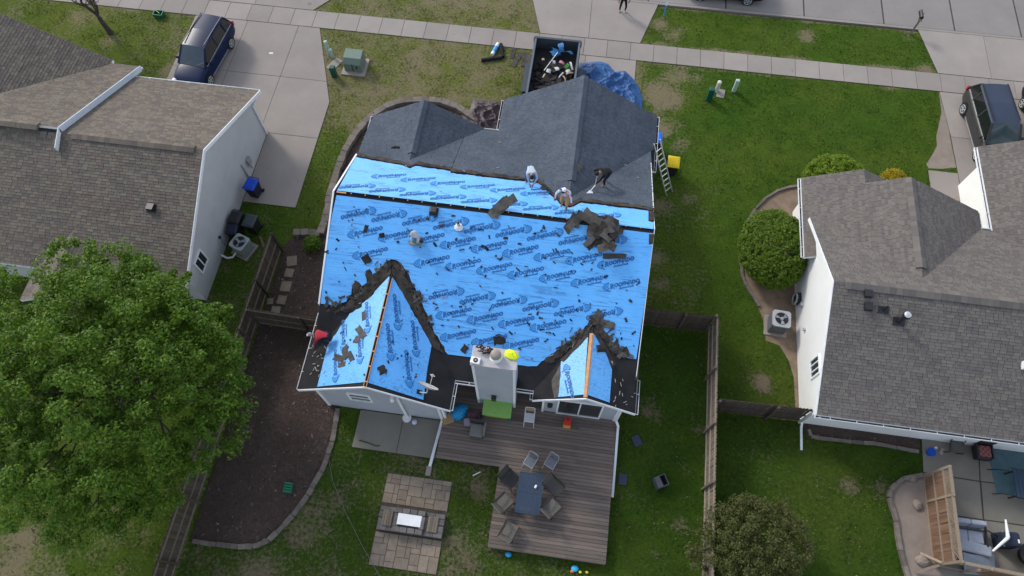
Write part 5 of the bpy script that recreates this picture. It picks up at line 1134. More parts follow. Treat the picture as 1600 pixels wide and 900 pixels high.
            for q in range(14):
                a0 = math.pi * q / 14; a1 = math.pi * (q + 1) / 14; rr_ = wheel_r * 1.14
                ar.add([(s * (hw + .004), yy + math.cos(a0) * rr_, wheel_r + math.sin(a0) * rr_), (s * (hw + .004), yy + math.cos(a1) * rr_, wheel_r + math.sin(a1) * rr_), (s * (hw + .004), yy + math.cos(a1) * wheel_r * .9, wheel_r + math.sin(a1) * wheel_r * .9), (s * (hw + .004), yy + math.cos(a0) * wheel_r * .9, wheel_r + math.sin(a0) * wheel_r * .9)], [(0, 1, 2, 3)])
            ar.build('wheel_arch', M['black'], t)
    pil.build('pillar', paint_m, t)
    MB().bar((-hw * .55, f + .02, .52), (hw * .55, f + .02, .52), .06, .2).build('grille', M['black'], t); MB().box((0, L / 2 + .015, .62), (.34, .02, .17)).build('number_plate', M['white_plastic'], t)
    for s in (-.35, .25): MB().bar((s, y0 + .02, zb + .06), (s + .5, y0 + .22, zb + .22), .02, .02).build('wiper', M['black'], t)
    return t
def glassy(name, c, rough): m = mk(name, c, tuple(x * .7 for x in c), 2.2, rough, spec=.8); return m
M['car_glass'] = glassy('windscreen', (.03, .055, .07), .08); M['car_glass_dark'] = glassy('privacy glass', (.012, .014, .016), .06)
M['lamp_clear'] = glassy('headlamp lens', (.62, .64, .66), .12); M['lamp_red'] = glassy('tail lamp lens', (.35, .02, .03), .15)
P_navy = paint('navy metallic paint', (.008, .017, .055), .3); P_grey = paint('graphite metallic paint', (.042, .041, .041), .32); P_black = paint('black paint', (.012, .012, .014), .2)
P_greyroof = paint('blue grey roof paint', (.042, .054, .085), .3)
v1 = vehicle('parked_minivan', 'dark navy minivan parked nose in on the left driveway', P_navy, 4.75, 1.85, 1.72); v1.location = (-21.25, 25.75, .035); v1.rotation_euler.z = R_(-6)
v2 = vehicle('parked_minivan', 'graphite grey minivan with blue grey roof on the right driveway', P_grey, 4.95, 1.95, 1.74, roof_mat=P_greyroof); v2.location = (21.62, 26.4, .035); v2.rotation_euler.z = R_(5)
v3 = vehicle('parked_car', 'black car on the right driveway showing only its near wheel at the picture edge', P_black, 4.6, 1.8, 1.45, .32, .9, False, rails=False); v3.location = (24.75, 27.4, .035); v3.rotation_euler.z = R_(4)
v4 = vehicle('parked_car', 'black car on the street cut off by the top edge', P_black, 4.7, 1.82, 1.5, .33, .9, False, rails=False); v4.location = (7.75, 35.35, -.07); v4.rotation_euler.z = R_(-90)
# ================================================================== BINS, UTILITIES
def bin_(name, label, loc, rz, lid_m, body_m, group=None, s=1.0):
    t = thing(name, label, 'wheelie bin', (0, 0, 0), group)
    b = MB().add([(-.22, -.26, .1), (.22, -.26, .1), (.22, .24, .1), (-.22, .24, .1), (-.28, -.33, .96), (.28, -.33, .96), (.28, .33, .96), (-.28, .33, .96)], [(3, 2, 1, 0), (4, 5, 6, 7), (0, 1, 5, 4), (1, 2, 6, 5), (2, 3, 7, 6), (3, 0, 4, 7)])
    b.build('body', body_m, t, bevel=.02)
    MB().add([(-.31, -.37, .965), (.31, -.37, .965), (.31, .36, .965), (-.31, .36, .965), (-.30, -.36, 1.0), (.30, -.36, 1.0), (.30, .35, 1.0), (-.30, .35, 1.0), (-.22, -.25, 1.055), (.22, -.25, 1.055), (.22, .24, 1.055), (-.22, .24, 1.055)],
             [(3, 2, 1, 0), (0, 1, 5, 4), (1, 2, 6, 5), (2, 3, 7, 6), (3, 0, 4, 7), (4, 5, 9, 8), (5, 6, 10, 9), (6, 7, 11, 10), (7, 4, 8, 11), (8, 9, 10, 11)]).build('lid', lid_m, t, bevel=.012)
    MB().tube((-.24, .41, .95), (.24, .41, .95), .018).bar((-.24, .33, .95), (-.24, .42, .95), .03, .03).bar((.24, .33, .95), (.24, .42, .95), .03, .03).build('handle', body_m, t)
    for x in (-.24, .24): MB().tube((x - .025, .27, .1), (x + .025, .27, .1), .1, n=14).build('wheel', M['rubber'], t)
    t.location = loc; t.rotation_euler.z = rz; t.scale = (s, s, s); return t
blue_lid = flat('blue lid plastic', (.012, .07, .50), .4); blue_r = flat('bright blue plastic', (.01, .16, .72), .4); navy_b = flat('navy bin plastic', (.012, .016, .04), .5); yel = flat('yellow lid plastic', (.80, .56, .004), .4); drk = flat('charcoal bin plastic', (.02, .022, .025), .45); slate = flat('slate bin plastic', (.045, .055, .058), .4)
bin_('wheelie_bin', 'blue lidded bin on the driveway edge by the warm white wall', (-15.85, 17.5, .035), R_(-8), blue_lid, navy_b)
bin_('wheelie_bin', 'black bin nearest the wall of the two beside the blue lidded one', (-16.05, 15.55, 0), R_(-4), drk, drk); bin_('wheelie_bin', 'slate lidded dark bin farther from the wall, next to the black bin', (-15.28, 15.45, 0), R_(-6), slate, drk)
bin_('wheelie_bin', 'dark navy bin half hidden behind the black bin by the air conditioner', (-16.05, 14.95, 0), R_(3), navy_b, drk, s=.9)
bin_('wheelie_bin', 'black bin with yellow lid on the lawn beside the ladder', (5.1, 21.75, 0), R_(-3), yel, drk); bin_('wheelie_bin', 'bright blue bin partly under the right front eave', (4.15, 23.15, 0), R_(2), blue_r, drk)
pipe = MB().bar((-14.95, 15.1, .1), (-14.6, 14.55, .04), .12, .05); tag(pipe.build('plank', M['wood_red']), 'short reddish plank lying by the dark bins', 'plank')
def ac_unit(name, label, loc, rz, body_m, h=.8, s=.8):
    t = thing(name, label, 'air conditioner', (0, 0, 0)); w = s / 2
    MB().box((0, 0, .04), (s + .2, s + .2, .08)).build('pad', M['conc'], t)
    MB().box((0, 0, .08 + h / 2), (s - .05, s - .05, h)).build('grille_body', body_m, t, bevel=.05)
    top = MB(); n = 28; z = .08 + h
    I = [(.30 * math.cos(2 * math.pi * k / n), .30 * math.sin(2 * math.pi * k / n), z + .03) for k in range(n)]
    def sq(a): m = max(abs(math.cos(a)), abs(math.sin(a))); q = min(1 / m, 1.27); return (w * q * math.cos(a), w * q * math.sin(a))
    O = [(*sq(2 * math.pi * k / n), z + .025) for k in range(n)]; D = [(p[0], p[1], z - .06) for p in O]; Dn = [(p[0], p[1], z - .1) for p in I]
    top.add(I + O + D + Dn, [(k, n + k, n + (k + 1) % n, (k + 1) % n) for k in range(n)] + [(n + k, 2 * n + k, 2 * n + (k + 1) % n, n + (k + 1) % n) for k in range(n)] + [(3 * n + k, k, (k + 1) % n, 3 * n + (k + 1) % n) for k in range(n)])
    top.build('top_cover', flat('ac cover', (.36, .37, .38), .5) if body_m is not M['ac_green'] else flat('ac cover green', (.32, .36, .335), .5), t)
    MB().tube((0, 0, z + .002), (0, 0, z + .006), .30, n=24).build('fan_well', M['black'], t)
    fan = MB().tube((0, 0, z + .008), (0, 0, z + .06), .085, n=14)
    fan.build('fan_hub', flat('hub grey', (.3, .32, .34), .5), t)
    for q in range(3):
        a = 2 * math.pi * q / 3 + .4; b = MB(); P = []
        for k in range(6):
            an = a + k * .13; P += [(.09 * math.cos(an), .09 * math.sin(an), z + .012 + .005 * k), (.27 * math.cos(an), .27 * math.sin(an), z + .012 + .008 * k)]
        b.add(P, [(2 * k, 2 * k + 1, 2 * k + 3, 2 * k + 2) for k in range(5)]); b.build('fan_blade', flat('blade grey', (.28, .32, .37), .4), t)
    gr = MB()
    for q in range(4): gr.path([((.30 * (q + 1) / 4) * math.cos(2 * math.pi * k / 20), (.30 * (q + 1) / 4) * math.sin(2 * math.pi * k / 20), z + .065) for k in range(21)], .004, 4)
    gr.build('fan_guard', M['black_metal'], t); t.location = loc; t.rotation_euler.z = rz; return t
M['ac_green'] = flat('pale green grey metal', (.30, .34, .32), .5)
ac_unit('air_conditioner', 'pale green grey air conditioner beside the warm white wall', (-15.5, 14.3, 0), R_(-20), M['ac_green'], .72, .78); ac_unit('air_conditioner', 'grey air conditioner with visible fan beside the bright white wall', (10.32, 13.76, 0), R_(-3), flat('dark louvre grey', (.13, .135, .15), .5), .85, .82)
tag(MB().path([(-16.45, 13.75, .25), (-16.2, 13.7, .08), (-15.95, 13.8, .06), (-15.8, 14.0, .2)], .05, 8).build('drain_hose', M['white_plastic'], None, True), 'curved white pipe running from the wall to the air conditioner', 'pipe')
hr = thing('hose_reel', 'coiled grey hose hanging on the white wall behind the air conditioner', 'hose', (11.05, 15.2, 0)); hm = MB()
for q in range(5): hm.path([(11.08 + .03 * (q % 2), 15.05 + (.2 + .02 * q) * math.cos(2 * math.pi * k / 16), .55 + (.26 + .02 * q) * math.sin(2 * math.pi * k / 16)) for k in range(17)], .018, 6)
hm.build('hose', flat('pale hose', (.42, .46, .42), .5), hr, True); MB().box((11.2, 15.05, .6), (.18, .4, .5)).build('bracket', M['black'], hr)
# transformer and pedestals
g_tr = flat('weathered utility green', (.155, .205, .165), .6); tr = thing('transformer_box', 'grey green electrical transformer box on a concrete pad', 'utility box', (-12.85, 26.6, 0))
MB().box((-12.85, 26.55, .04), (1.35, 1.3, .08)).build('pad', M['conc'], tr)
MB().add([(-13.35, 26.15, .08), (-12.35, 26.15, .08), (-12.35, 27.05, .08), (-13.35, 27.05, .08), (-13.35, 26.15, .62), (-12.35, 26.15, .62), (-13.35, 26.4, .88), (-12.35, 26.4, .88), (-12.35, 27.05, .92), (-13.35, 27.05, .92)], [(0, 1, 5, 4), (4, 5, 7, 6), (6, 7, 8, 9), (1, 2, 8, 7, 5), (2, 3, 9, 8), (3, 0, 4, 6, 9), (3, 2, 1, 0)]).build('cabinet', g_tr, tr, bevel=.015)
MB().box((-12.85, 26.14, .4), (.03, .02, .5)).build('door_seam', M['black'], tr); MB().box((-12.62, 26.13, .45), (.06, .04, .14)).build('door_latch', M['black_metal'], tr)
pg = flat('pale green pedestal', (.40, .50, .45), .5); dg = flat('dark green pedestal', (.012, .085, .055), .45); pw = flat('ivory pedestal', (.60, .58, .50), .5)
def ped(label, x, y, r, h, m, sq=False):
    t = thing('utility_pedestal', label, 'utility pedestal', (x, y, 0), 'utility pedestals on the front lawns')
    if sq: MB().box((x, y, h / 2), (r * 2, r * 1.7, h)).build('post', m, t, bevel=.03); MB().box((x, y, h * .86), (r * 2.12, r * 1.85, .28)).build('cap', m, t, bevel=.04)
    else: MB().tube((x, y, 0), (x, y, h - .06), r, n=14).build('post', m, t, True); MB().tube((x, y, h - .14), (x, y, h - .03), r * 1.06, n=14).ell((x, y, h - .03), (r * 1.06, r * 1.06, .05), 14, 4, v1=.5).build('cap', m, t, True)
ped('tall pale green pedestal at the driveway edge by the transformer', -14.57, 27.3, .1, 1.0, pg); ped('short pale green pedestal beside the taller pale one', -14.33, 27.1, .1, .62, pg); ped('dark green pedestal in front of the transformer box', -13.86, 25.75, .15, .72, dg, True)
ped('dark green pedestal on the right front lawn', 7.0, 26.92, .15, .85, dg, True); ped('ivory round pedestal on the right front lawn', 7.41, 27.55, .11, .78, pw); ped('pale green square pedestal standing apart on the right lawn', 8.36, 27.68, .1, .9, pg, True)
tag(MB().box((7.66, 27.42, .02), (.42, .6, .05), R_(-8)).build('valve_cover', M['conc'], bevel=.01), 'pale square valve cover beside the ivory pedestal', 'cover')
tag(MB().box((-14.1, 26.6, .015), (.5, .9, .03), R_(-25)).build('buried_lid', M['conc'], bevel=.01), 'flat grey lid in the grass between the pedestals and transformer', 'cover')
# mailbox, stake, toy, paper
mbx = thing('mailbox', 'black mailbox on a leaning wooden post at the kerb', 'mailbox', (18.47, 33.32, 0)); MB().bar((18.47, 33.32, 0), (18.52, 33.40, 1.15), .1, .1).bar((18.51, 33.3, .75), (18.52, 33.68, 1.05), .07, .07).bar((18.5, 33.2, 1.12), (18.5, 33.75, 1.12), .1, .06).build('post', M['fence'], mbx)
q = MB(); P = []
for yy in (33.32, 33.86):
    for k in range(9): a = math.pi * k / 8; P.append((18.5 + .09 * math.cos(a), yy, 1.26 + .09 * math.sin(a)))
    P += [(18.41, yy, 1.15), (18.59, yy, 1.15)]
q.add(P, [(k, (k + 1) % 11, 11 + (k + 1) % 11, 11 + k) for k in range(11)] + [tuple(range(10, -1, -1)), tuple(range(11, 22))]); q.build('box', M['black_metal'], mbx); MB().box((18.61, 33.6, 1.3), (.01, .04, .16)).build('flag', flat('red flag', (.4, .02, .03), .5), mbx)
sk = thing('marker_stake', 'thin bright blue marker stake on the grass by the main driveway', 'stake', (4.26, 32.85, 0)); MB().box((4.26, 32.85, .5), (.06, .03, 1.0)).build('stake', flat('blue stake', (.02, .32, .75), .4), sk); MB().box((4.26, 32.83, .9), (.09, .01, .2)).build('reflector', M['white_plastic'], sk)
ty = thing('garden_toy', 'small green toy crate lying on the top left lawn', 'toy', (-25.3, 28.85, 0)); dgt = flat('toy green', (.01, .13, .06), .45); MB().box((-25.3, 28.85, .06), (.55, .4, .04)).build('base', dgt, ty)
for (dx, dy, w, d) in ((-.26, 0, .03, .4), (.26, 0, .03, .4), (0, .19, .5, .03), (0, -.19, .5, .03)): MB().box((-25.3 + dx, 28.85 + dy, .18), (w, d, .22)).build('side', dgt, ty)
MB().bar((-25.5, 29.0, .28), (-25.1, 28.7, .4), .03, .03).build('handle', flat('toy lime', (.12, .4, .08), .5), ty)
tag(MB().box((-17.9, 26.9, .045), (.22, .1, .01), R_(5)).build('paper', M['white_plastic']), 'small white scrap of paper on the left driveway', 'paper')
# ================================================================== TARPS, TRAILER, MATERIAL
def tarp(name, label, P, mat, h0, h1, seed, step=.1, folds=()):
    xs = [p[0] for p in P]; ys = [p[1] for p in P]; X, Y = np.meshgrid(np.arange(min(xs), max(xs), step), np.arange(min(ys), max(ys), step), indexing='ij')
    ins = in_poly(X.ravel(), Y.ravel(), P).reshape(X.shape); I = np.arange(X.size).reshape(X.shape)
    x = X.ravel(); y = Y.ravel(); r1 = 1 - np.abs(2 * vnoise(x * .9 + y * .5, y * .8 - x * .6, .55, seed) - 1); r2 = 1 - np.abs(2 * vnoise(x + .7 * y, y * 1.3, .27, seed + 1) - 1)
    edge = np.full(x.size, 9.0)
    for (ax, ay), (bx, by) in zip(P, P[1:] + P[:1]):
        t = np.clip(((x - ax) * (bx - ax) + (y - ay) * (by - ay)) / ((bx - ax) ** 2 + (by - ay) ** 2), 0, 1); edge = np.minimum(edge, np.hypot(x - ax - t * (bx - ax), y - ay - t * (by - ay)))
    e = np.clip(edge / .5, 0, 1); z = .02 + e * (h0 + h1 * (r1 ** 7 * .7 + r2 ** 6 * .4 + .25 * r1)) + .03 * vnoise(x, y, .3, seed + 2)
    F = [(I[i, j], I[i + 1, j], I[i + 1, j + 1], I[i, j + 1]) for i in range(X.shape[0] - 1) for j in range(X.shape[1] - 1) if ins[i, j] and ins[i + 1, j] and ins[i + 1, j + 1] and ins[i, j + 1]]
    used = np.unique(np.array(F)); mp = -np.ones(x.size, int); mp[used] = np.arange(len(used)); V = np.stack([x, y, z], 1)[used]
    o = np_mesh(name, V, mp[np.array(F)], mat, smooth=True); return tag(o, label, 'tarp')
tarp('blue_tarp', 'crumpled blue tarp spread on the driveway beside the dump trailer', [(-.35, 28.55), (.9, 28.85), (1.35, 28.7), (1.75, 28.2), (2.3, 28.35), (2.75, 27.9), (3.2, 27.2), (3.45, 26.3), (3.45, 25.0), (3.4, 23.8), (-.2, 23.7)], flat('blue poly tarp', (.022, .095, .27), .5, .35), .22, .26, 21, .05)
tarp('brown_tarp', 'crumpled dark brown tarp on the ground between the two front gables', [(-5.85, 25.15), (-4.9, 25.2), (-4.05, 25.25), (-3.85, 24.2), (-3.9, 22.4), (-5.2, 22.4), (-5.9, 23.4), (-6.35, 23.9), (-5.95, 24.5)], flat('brown poly tarp', (.066, .046, .050), .5, .3), .10, .30, 31, .045)
tx0, tx1, ty0, ty1, tzt = -2.86, -.42, 24.1, 28.8, 1.34
tl = thing('dump_trailer', 'dark steel dump trailer half full of torn shingles on the driveway', 'trailer', (-1.64, 26.4, .035)); tm = flat('trailer slate paint', (.055, .068, .082), .5); ti = flat('trailer inner steel', (.024, .023, .026), .7)
for x, s in ((tx0, 1), (tx1, -1)):
    MB().box((x, (ty0 + ty1) / 2, .95), (.06, ty1 - ty0, .78)).build('side_wall', tm, tl); MB().box((x, (ty0 + ty1) / 2, tzt), (.11, ty1 - ty0 + .1, .09)).build('top_rail', flat('rail worn', (.11, .13, .155), .45), tl)
    for k in range(6): MB().box((x - s * .05, ty0 + .4 + k * .78, .92), (.06, .07, .74)).build('side_stake', tm, tl)
    for yy in (25.9, 26.8): MB().tube((x - s * .12, yy, .42), (x - s * .34, yy, .42), .38, n=20).build('wheel', M['rubber'], tl)
    MB().box((x - s * .23, 26.35, .86), (.32, 2.0, .04)).build('fender', tm, tl)
for y in (ty0, ty1): MB().box(((tx0 + tx1) / 2, y, .95), (tx1 - tx0, .06, .78)).build('end_wall', tm, tl)
MB().box(((tx0 + tx1) / 2, ty1 + .02, tzt + .0), (tx1 - tx0 + .16, .13, .12)).build('tailgate_bar', tm, tl); MB().box(((tx0 + tx1) / 2, (ty0 + ty1) / 2, .58), (tx1 - tx0, ty1 - ty0, .06)).build('bed_floor', ti, tl)
for x in (tx0, tx1): MB().box((x + (.07 if x > -1 else -.07), ty1 + .0, 1.16), (.09, .1, .34)).build('gate_hinge', M['black_metal'], tl)
random.seed(11); heap = MB()
def sheetlet(mb, c, w, d, rot, tilt, th=.012, bend=.0, mi=0):
    R3 = Matrix.Rotation(rot, 3, 'Z') @ Matrix.Rotation(tilt[0], 3, 'X') @ Matrix.Rotation(tilt[1], 3, 'Y'); n = 4; P = []
    for k in range(n + 1):
        x = -w / 2 + w * k / n; z = bend * (1 - (2 * k / n - 1) ** 2); jl = random.uniform(-.12, .12) * d; jr = random.uniform(-.12, .12) * d
        P += [R3 @ Vector((x, -d / 2 + jl, z)) + Vector(c), R3 @ Vector((x, d / 2 + jr, z)) + Vector(c)]
    nrm = R3 @ Vector((0, 0, th)); b = len(P); P2 = [p - nrm for p in P]; F = []
    for k in range(n): F += [(2 * k, 2 * k + 2, 2 * k + 3, 2 * k + 1), (b + 2 * k, b + 2 * k + 1, b + 2 * k + 3, b + 2 * k + 2), (2 * k, b + 2 * k, b + 2 * k + 2, 2 * k + 2), (2 * k + 1, 2 * k + 3, b + 2 * k + 3, b + 2 * k + 1)]
    F += [(0, 1, b + 1, b), (2 * n, b + 2 * n, b + 2 * n + 1, 2 * n + 1)]; return mb.add(P + P2, F, mi)
for k in range(190):
    y = random.uniform(24.3, 27.4); x = random.uniform(-2.7, -.6); z = .64 + .30 * max(0, (27.6 - y) / 3.4) + random.uniform(0, .16) + .1 * math.sin(x * 3)
    sheetlet(heap, (x, y, z), random.uniform(.3, .8), random.uniform(.2, .32), random.uniform(0, 6.3), (random.uniform(-.4, .4), random.uniform(-.4, .4)), bend=random.uniform(-.04, .06))
tag(heap.build('shingle_waste', M['scrap']), 'heap of torn dark shingles filling the dump trailer', 'roofing waste', kind='stuff')
wc = flat('white scrap', (.62, .62, .60), .6); rcols = [wc, wc, flat('pink wrap', (.5, .2, .24), .5), flat('green bottle', (.05, .22, .03), .3), wc, flat('tan wood', (.5, .38, .24), .7), wc]
for k, (dx, dy, L, w, m, lb) in enumerate(((-.75, 26.75, .42, .07, 5, 'pale wooden offcut'), (-1.0, 26.3, .4, .06, 5, 'second pale wooden offcut'), (-1.5, 27.0, .3, .22, 0, 'crumpled white wrapper'), (-1.25, 27.5, .32, .16, 2, 'pink and white wrapper'), (-.95, 27.3, .34, .2, 3, 'green plastic bag'), (-.72, 27.35, .55, .1, 0, 'long white strip'), (-1.7, 27.5, .2, .15, 0, 'small white cup lid'), (-1.9, 26.75, .24, .2, 0, 'white plastic scrap'), (-1.2, 26.55, .5, .06, 0, 'bent white metal edging'), (-2.1, 26.35, .3, .07, 5, 'short wooden lath'), (-2.3, 27.6, .15, .12, 5, 'tan paper cup'), (-.85, 26.9, .25, .18, 6, 'torn white paper sack'))):
    mb = MB(); sheetlet(mb, (0, 0, 0), L, w, 0, (random.uniform(-.3, .3), random.uniform(-.2, .2)), .02, .05); o = tag(mb.build('rubbish', rcols[m]), lb + ' on the shingle heap in the trailer', 'rubbish', 'rubbish in the dump trailer'); o.location = (dx, dy, 1.02 + .12 * max(0, (27.4 - dy))); o.rotation_euler.z = random.uniform(0, 3.1)
mb = MB(); [sheetlet(mb, (-1.35 + random.uniform(-.4, .4), 28.3 + random.uniform(-.2, .2), .95 + random.uniform(0, .25)), .5, .3, random.uniform(0, 3), (random.uniform(-.6, .6), random.uniform(-.5, .5)), .01, .1) for k in range(7)]
tag(mb.build('tarp_bundle', flat('blue bundle', (.03, .16, .36), .5)), 'bundled blue plastic at the gate end inside the trailer', 'tarp')
tag(MB().tube((-1.55, 28.0, 1.25), (-2.15, 26.75, 1.1), .018).build('broom_handle', M['alu']), 'long metal handle lying across the trailer waste', 'handle')
# rolls and felt by the trailer
rl = thing('underlayment_roll', 'white and blue roll of underlayment on the front lawn', 'roll', (-5.2, 28.85, 0)); MB().tube((-5.3, 28.42, .11), (-5.08, 29.3, .11), .11, n=14).build('roll', M['white_plastic'], rl, True); MB().tube((-5.25, 28.62, .11), (-5.14, 29.05, .11), .114, n=14, cap=False).build('blue_wrap', M['ink_fill'], rl, True)
for i, (a, b, lb) in enumerate((((-5.85, 27.95, .1), (-4.72, 28.32, .1), 'black roll of felt lying across in front of the white roll'), ((-4.93, 29.3, .1), (-4.66, 28.35, .1), 'black roll of felt standing to the right of the white roll'))):
    t = thing('felt_roll', lb, 'roll', ((a[0] + b[0]) / 2, (a[1] + b[1]) / 2, 0), 'black felt rolls by the white roll'); MB().tube(a, b, .1, n=14).build('roll', M['felt'], t, True); d = (Vector(b) - Vector(a)).normalized(); MB().tube(Vector(b) - d * .01, Vector(b) + d * .02, .045, n=12).build('core', M['dark_void'], t)
for (c, w, d, r, lb) in (((-4.16, 28.85, .03), .9, .28, 1.5, 'narrow dark roofing sheet left of the wider stack'), ((-3.85, 28.35, .03), 1.15, .28, 1.2, 'slanted dark roofing sheet on the lawn by the trailer'), ((-3.42, 28.4, .04), 1.05, .34, 1.62, 'dark roofing sheet nearest the pavement by the trailer'), ((-3.12, 28.3, .06), 1.0, .3, 1.85, 'dark roofing sheet leaning at the trailer side')):
    mb = MB(); sheetlet(mb, (0, 0, 0), w, d, 0, (0, 0), .025); o = tag(mb.build('roofing_sheet', M['scrap_mid']), lb, 'roofing sheet', 'roofing sheets on the front lawn'); o.location = c; o.rotation_euler.z = r
# ladder
ld = thing('extension_ladder', 'aluminium ladder leaning on the right front eave', 'ladder', (5.12, 20.5, 0)); A = Vector((5.12, 20.45, 0)); T = Vector((3.93, 21.5, 2.75)); ax = (T - A).normalized(); sd = ax.cross(Vector((0, 0, 1))).normalized() * .21
for s in (-1, 1): MB().bar(A + sd * s, T + sd * s, .035, .075).build('rail', M['alu'], ld)
n = int((T - A).length / .3); rg_ = MB().box((0, 0, 0), (.42, .035, .035)).mesh('rung', M['alu']); mr = Matrix((sd.normalized(), ax, sd.normalized().cross(ax))).transposed().to_4x4()
for k in range(1, n): piece('rung', rg_, ld, Matrix.Translation(A + ax * (.3 * k)) @ mr)
# ================================================================== DECK FURNITURE
sl_dark = flat('charcoal sling', (.062, .059, .056), .8); sl_beige = flat('faded taupe sling', (.15, .138, .12), .85); fr_dk = flat('bronze frame', (.03, .028, .027), .5)
def sling_chair(name, label, loc, rz, sling, group):     # faces +Y at the origin
    t = thing(name, label, 'chair', (0, 0, 0), group); w = .27
    S = [(0, .28, .43), (0, .1, .40), (0, -.12, .385), (0, -.24, .41)]; Bk = [(0, -.24, .43), (0, -.32, .58), (0, -.39, .76), (0, -.47, .97)]
    for nm, P in (('seat', S), ('backrest', Bk)):
        m = MB(); V = []
        for p in P: V += [(-w, p[1], p[2]), (w, p[1], p[2])]
        m.add(V + [(v[0], v[1], v[2] - .012) for v in V], [(2 * k, 2 * k + 1, 2 * k + 3, 2 * k + 2) for k in range(3)] + [(8 + 2 * k, 8 + 2 * k + 2, 8 + 2 * k + 3, 8 + 2 * k + 1) for k in range(3)] + [(0, 8, 9, 1), (6, 7, 15, 14)]); m.build(nm, sling, t, True)
    MB().tube((-w, -.47, .975), (w, -.47, .975), .018).build('top_rail', sling if sling is sl_beige else fr_dk, t)
    for s in (-1, 1):
        x = s * (w + .02); MB().path([(x, .28, .44), (x, -.12, .40), (x, -.26, .43), (x, -.48, .98)], .017).build('side_frame', fr_dk, t)
        MB().path([(x, .3, 0), (x, .26, .63), (x, -.32, .66)], .017).bar((x, .28, .65), (x, -.3, .67), .05, .022).build('armrest', fr_dk, t); MB().tube((x, .3, 0), (x, .27, .45), .017).build('leg', fr_dk, t); MB().tube((x, -.34, 0), (x, -.2, .45), .017).build('leg', fr_dk, t)
    t.location = loc; t.rotation_euler.z = rz; return t
SCG = 'sling chairs round the blue table'
def face(dx, dy): return math.atan2(dy, dx) - math.pi / 2
sling_chair('sling_chair', 'charcoal sling chair at the upper left of the blue table', (-.90, 4.97, DZ), face(.82, -.55), sl_dark, SCG)
sling_chair('sling_chair', 'taupe sling chair at the upper right of the blue table', (.93, 4.93, DZ), face(.82, -.55), flat('mid taupe sling', (.10, .094, .084), .85), SCG)
sling_chair('sling_chair', 'faded taupe chair at the lower left of the blue table', (-1.02, 4.05, DZ), face(.62, .78), sl_beige, SCG)
sling_chair('sling_chair', 'faded taupe chair at the lower right of the blue table', (.92, 4.12, DZ), face(.62, .78), sl_beige, SCG)
sling_chair('sling_chair', 'faded taupe chair alone near the deck corner below the blue table', (-.66, 3.0, DZ), face(.36, .93), sl_beige, SCG)
tb = thing('outdoor_table', 'slatted dark blue table in the middle of the deck', 'table', (-.06, 4.5, DZ)); bl = flat('worn blue paint', (.030, .052, .090), .55); 
for s in range(9): 
    x = -.48 + s * .105
    for (a, b) in ((3.74, 4.47), (4.53, 5.26)): MB().box((x, (a + b) / 2, DZ + .705), (.094, b - a, .025)).build('slat', bl, tb)
fm = MB()
for (a, b) in (((-.54, 3.7), (-.54, 5.3)), ((.42, 3.7), (.42, 5.3))): fm.bar((a[0], a[1], DZ + .70), (b[0], b[1], DZ + .70), .05, .045)
for y in (3.71, 4.5, 5.29): fm.bar((-.51, y, DZ + .70), (.39, y, DZ + .70), .05, .045)
fm.build('frame', bl, tb)
for x in (-.48, .36):
    for y in (3.8, 5.2): MB().box((x, y, DZ + .34), (.06, .06, .68)).build('leg', bl, tb)
tag(MB().tube((0, 0, 0), (.05, .12, 0), .045, n=10).build('bottle', M['white_plastic'], None, True), 'small pale bottle lying on the blue table', 'bottle').location = (.13, 4.72, DZ + .765)
gsteel = flat('folding chair frame', (.42, .42, .44), .4); gpad = flat('slate chair pad', (.14, .155, .185), .6)
def folding_chair(name, label, loc, rz, pad, back, frame, group, bh=.86):
    t = thing(name, label, 'chair', (0, 0, 0), group)
    MB().box((0, .02, .44), (.40, .40, .035)).build('seat', pad, t, bevel=.015); MB().add([(-.19, -.23, .58), (.19, -.23, .58), (.19, -.28, bh - .03), (-.19, -.28, bh - .03), (-.19, -.25, .58), (.19, -.25, .58), (.19, -.30, bh - .03), (-.19, -.30, bh - .03)], [(0, 1, 2, 3), (7, 6, 5, 4), (0, 4, 5, 1), (3, 2, 6, 7), (0, 3, 7, 4), (1, 5, 6, 2)]).build('backrest', back, t)
    f = MB(); f.path([(-.21, .34, 0), (-.21, -.24, .55), (-.2, -.29, bh - .04), (-.14, -.31, bh), (.14, -.31, bh), (.2, -.29, bh - .04), (.21, -.24, .55), (.21, .34, 0)], .013); f.path([(-.21, .22, .46), (.21, .22, .46)], .013); f.path([(-.21, .22, .46), (-.21, -.18, .44)], .012).path([(.21, .22, .46), (.21, -.18, .44)], .012); f.build('frame', frame, t)
    for s in (-.19, .19): MB().tube((s, -.34, 0), (s, .18, .44), .012).build('leg', frame, t)
    t.location = loc; t.rotation_euler.z = rz; return t
folding_chair('folding_chair', 'left grey folding chair above the blue table', (-.20, 5.82, DZ), face(-.42, -.9), gpad, gpad, gsteel, 'grey folding chairs by the blue table'); folding_chair('folding_chair', 'right grey folding chair above the blue table', (.66, 5.9, DZ), face(-.42, -.9), gpad, gpad, gsteel, 'grey folding chairs by the blue table')
folding_chair('folding_chair', 'white folding chair with tan back between chimney and sliding door', (-.47, 7.68, DZ), face(.02, -1), flat('pale chair seat', (.52, .52, .54), .5), flat('tan chair back', (.30, .215, .15), .6), M['white_plastic'], None)
P4 = [G(756, 623, DZ + .62), G(801, 629, DZ + .62), G(798, 654, DZ + .62), G(753, 648, DZ + .62)]
gt = thing('play_table', 'lime green child table against the base of the chimney', 'table', (P4[0].lerp(P4[2], .5).x, P4[0].lerp(P4[2], .5).y, DZ)); lime = flat('lime plastic', (.22, .42, .10), .4); teal = flat('teal plastic', (.01, .20, .17), .4)
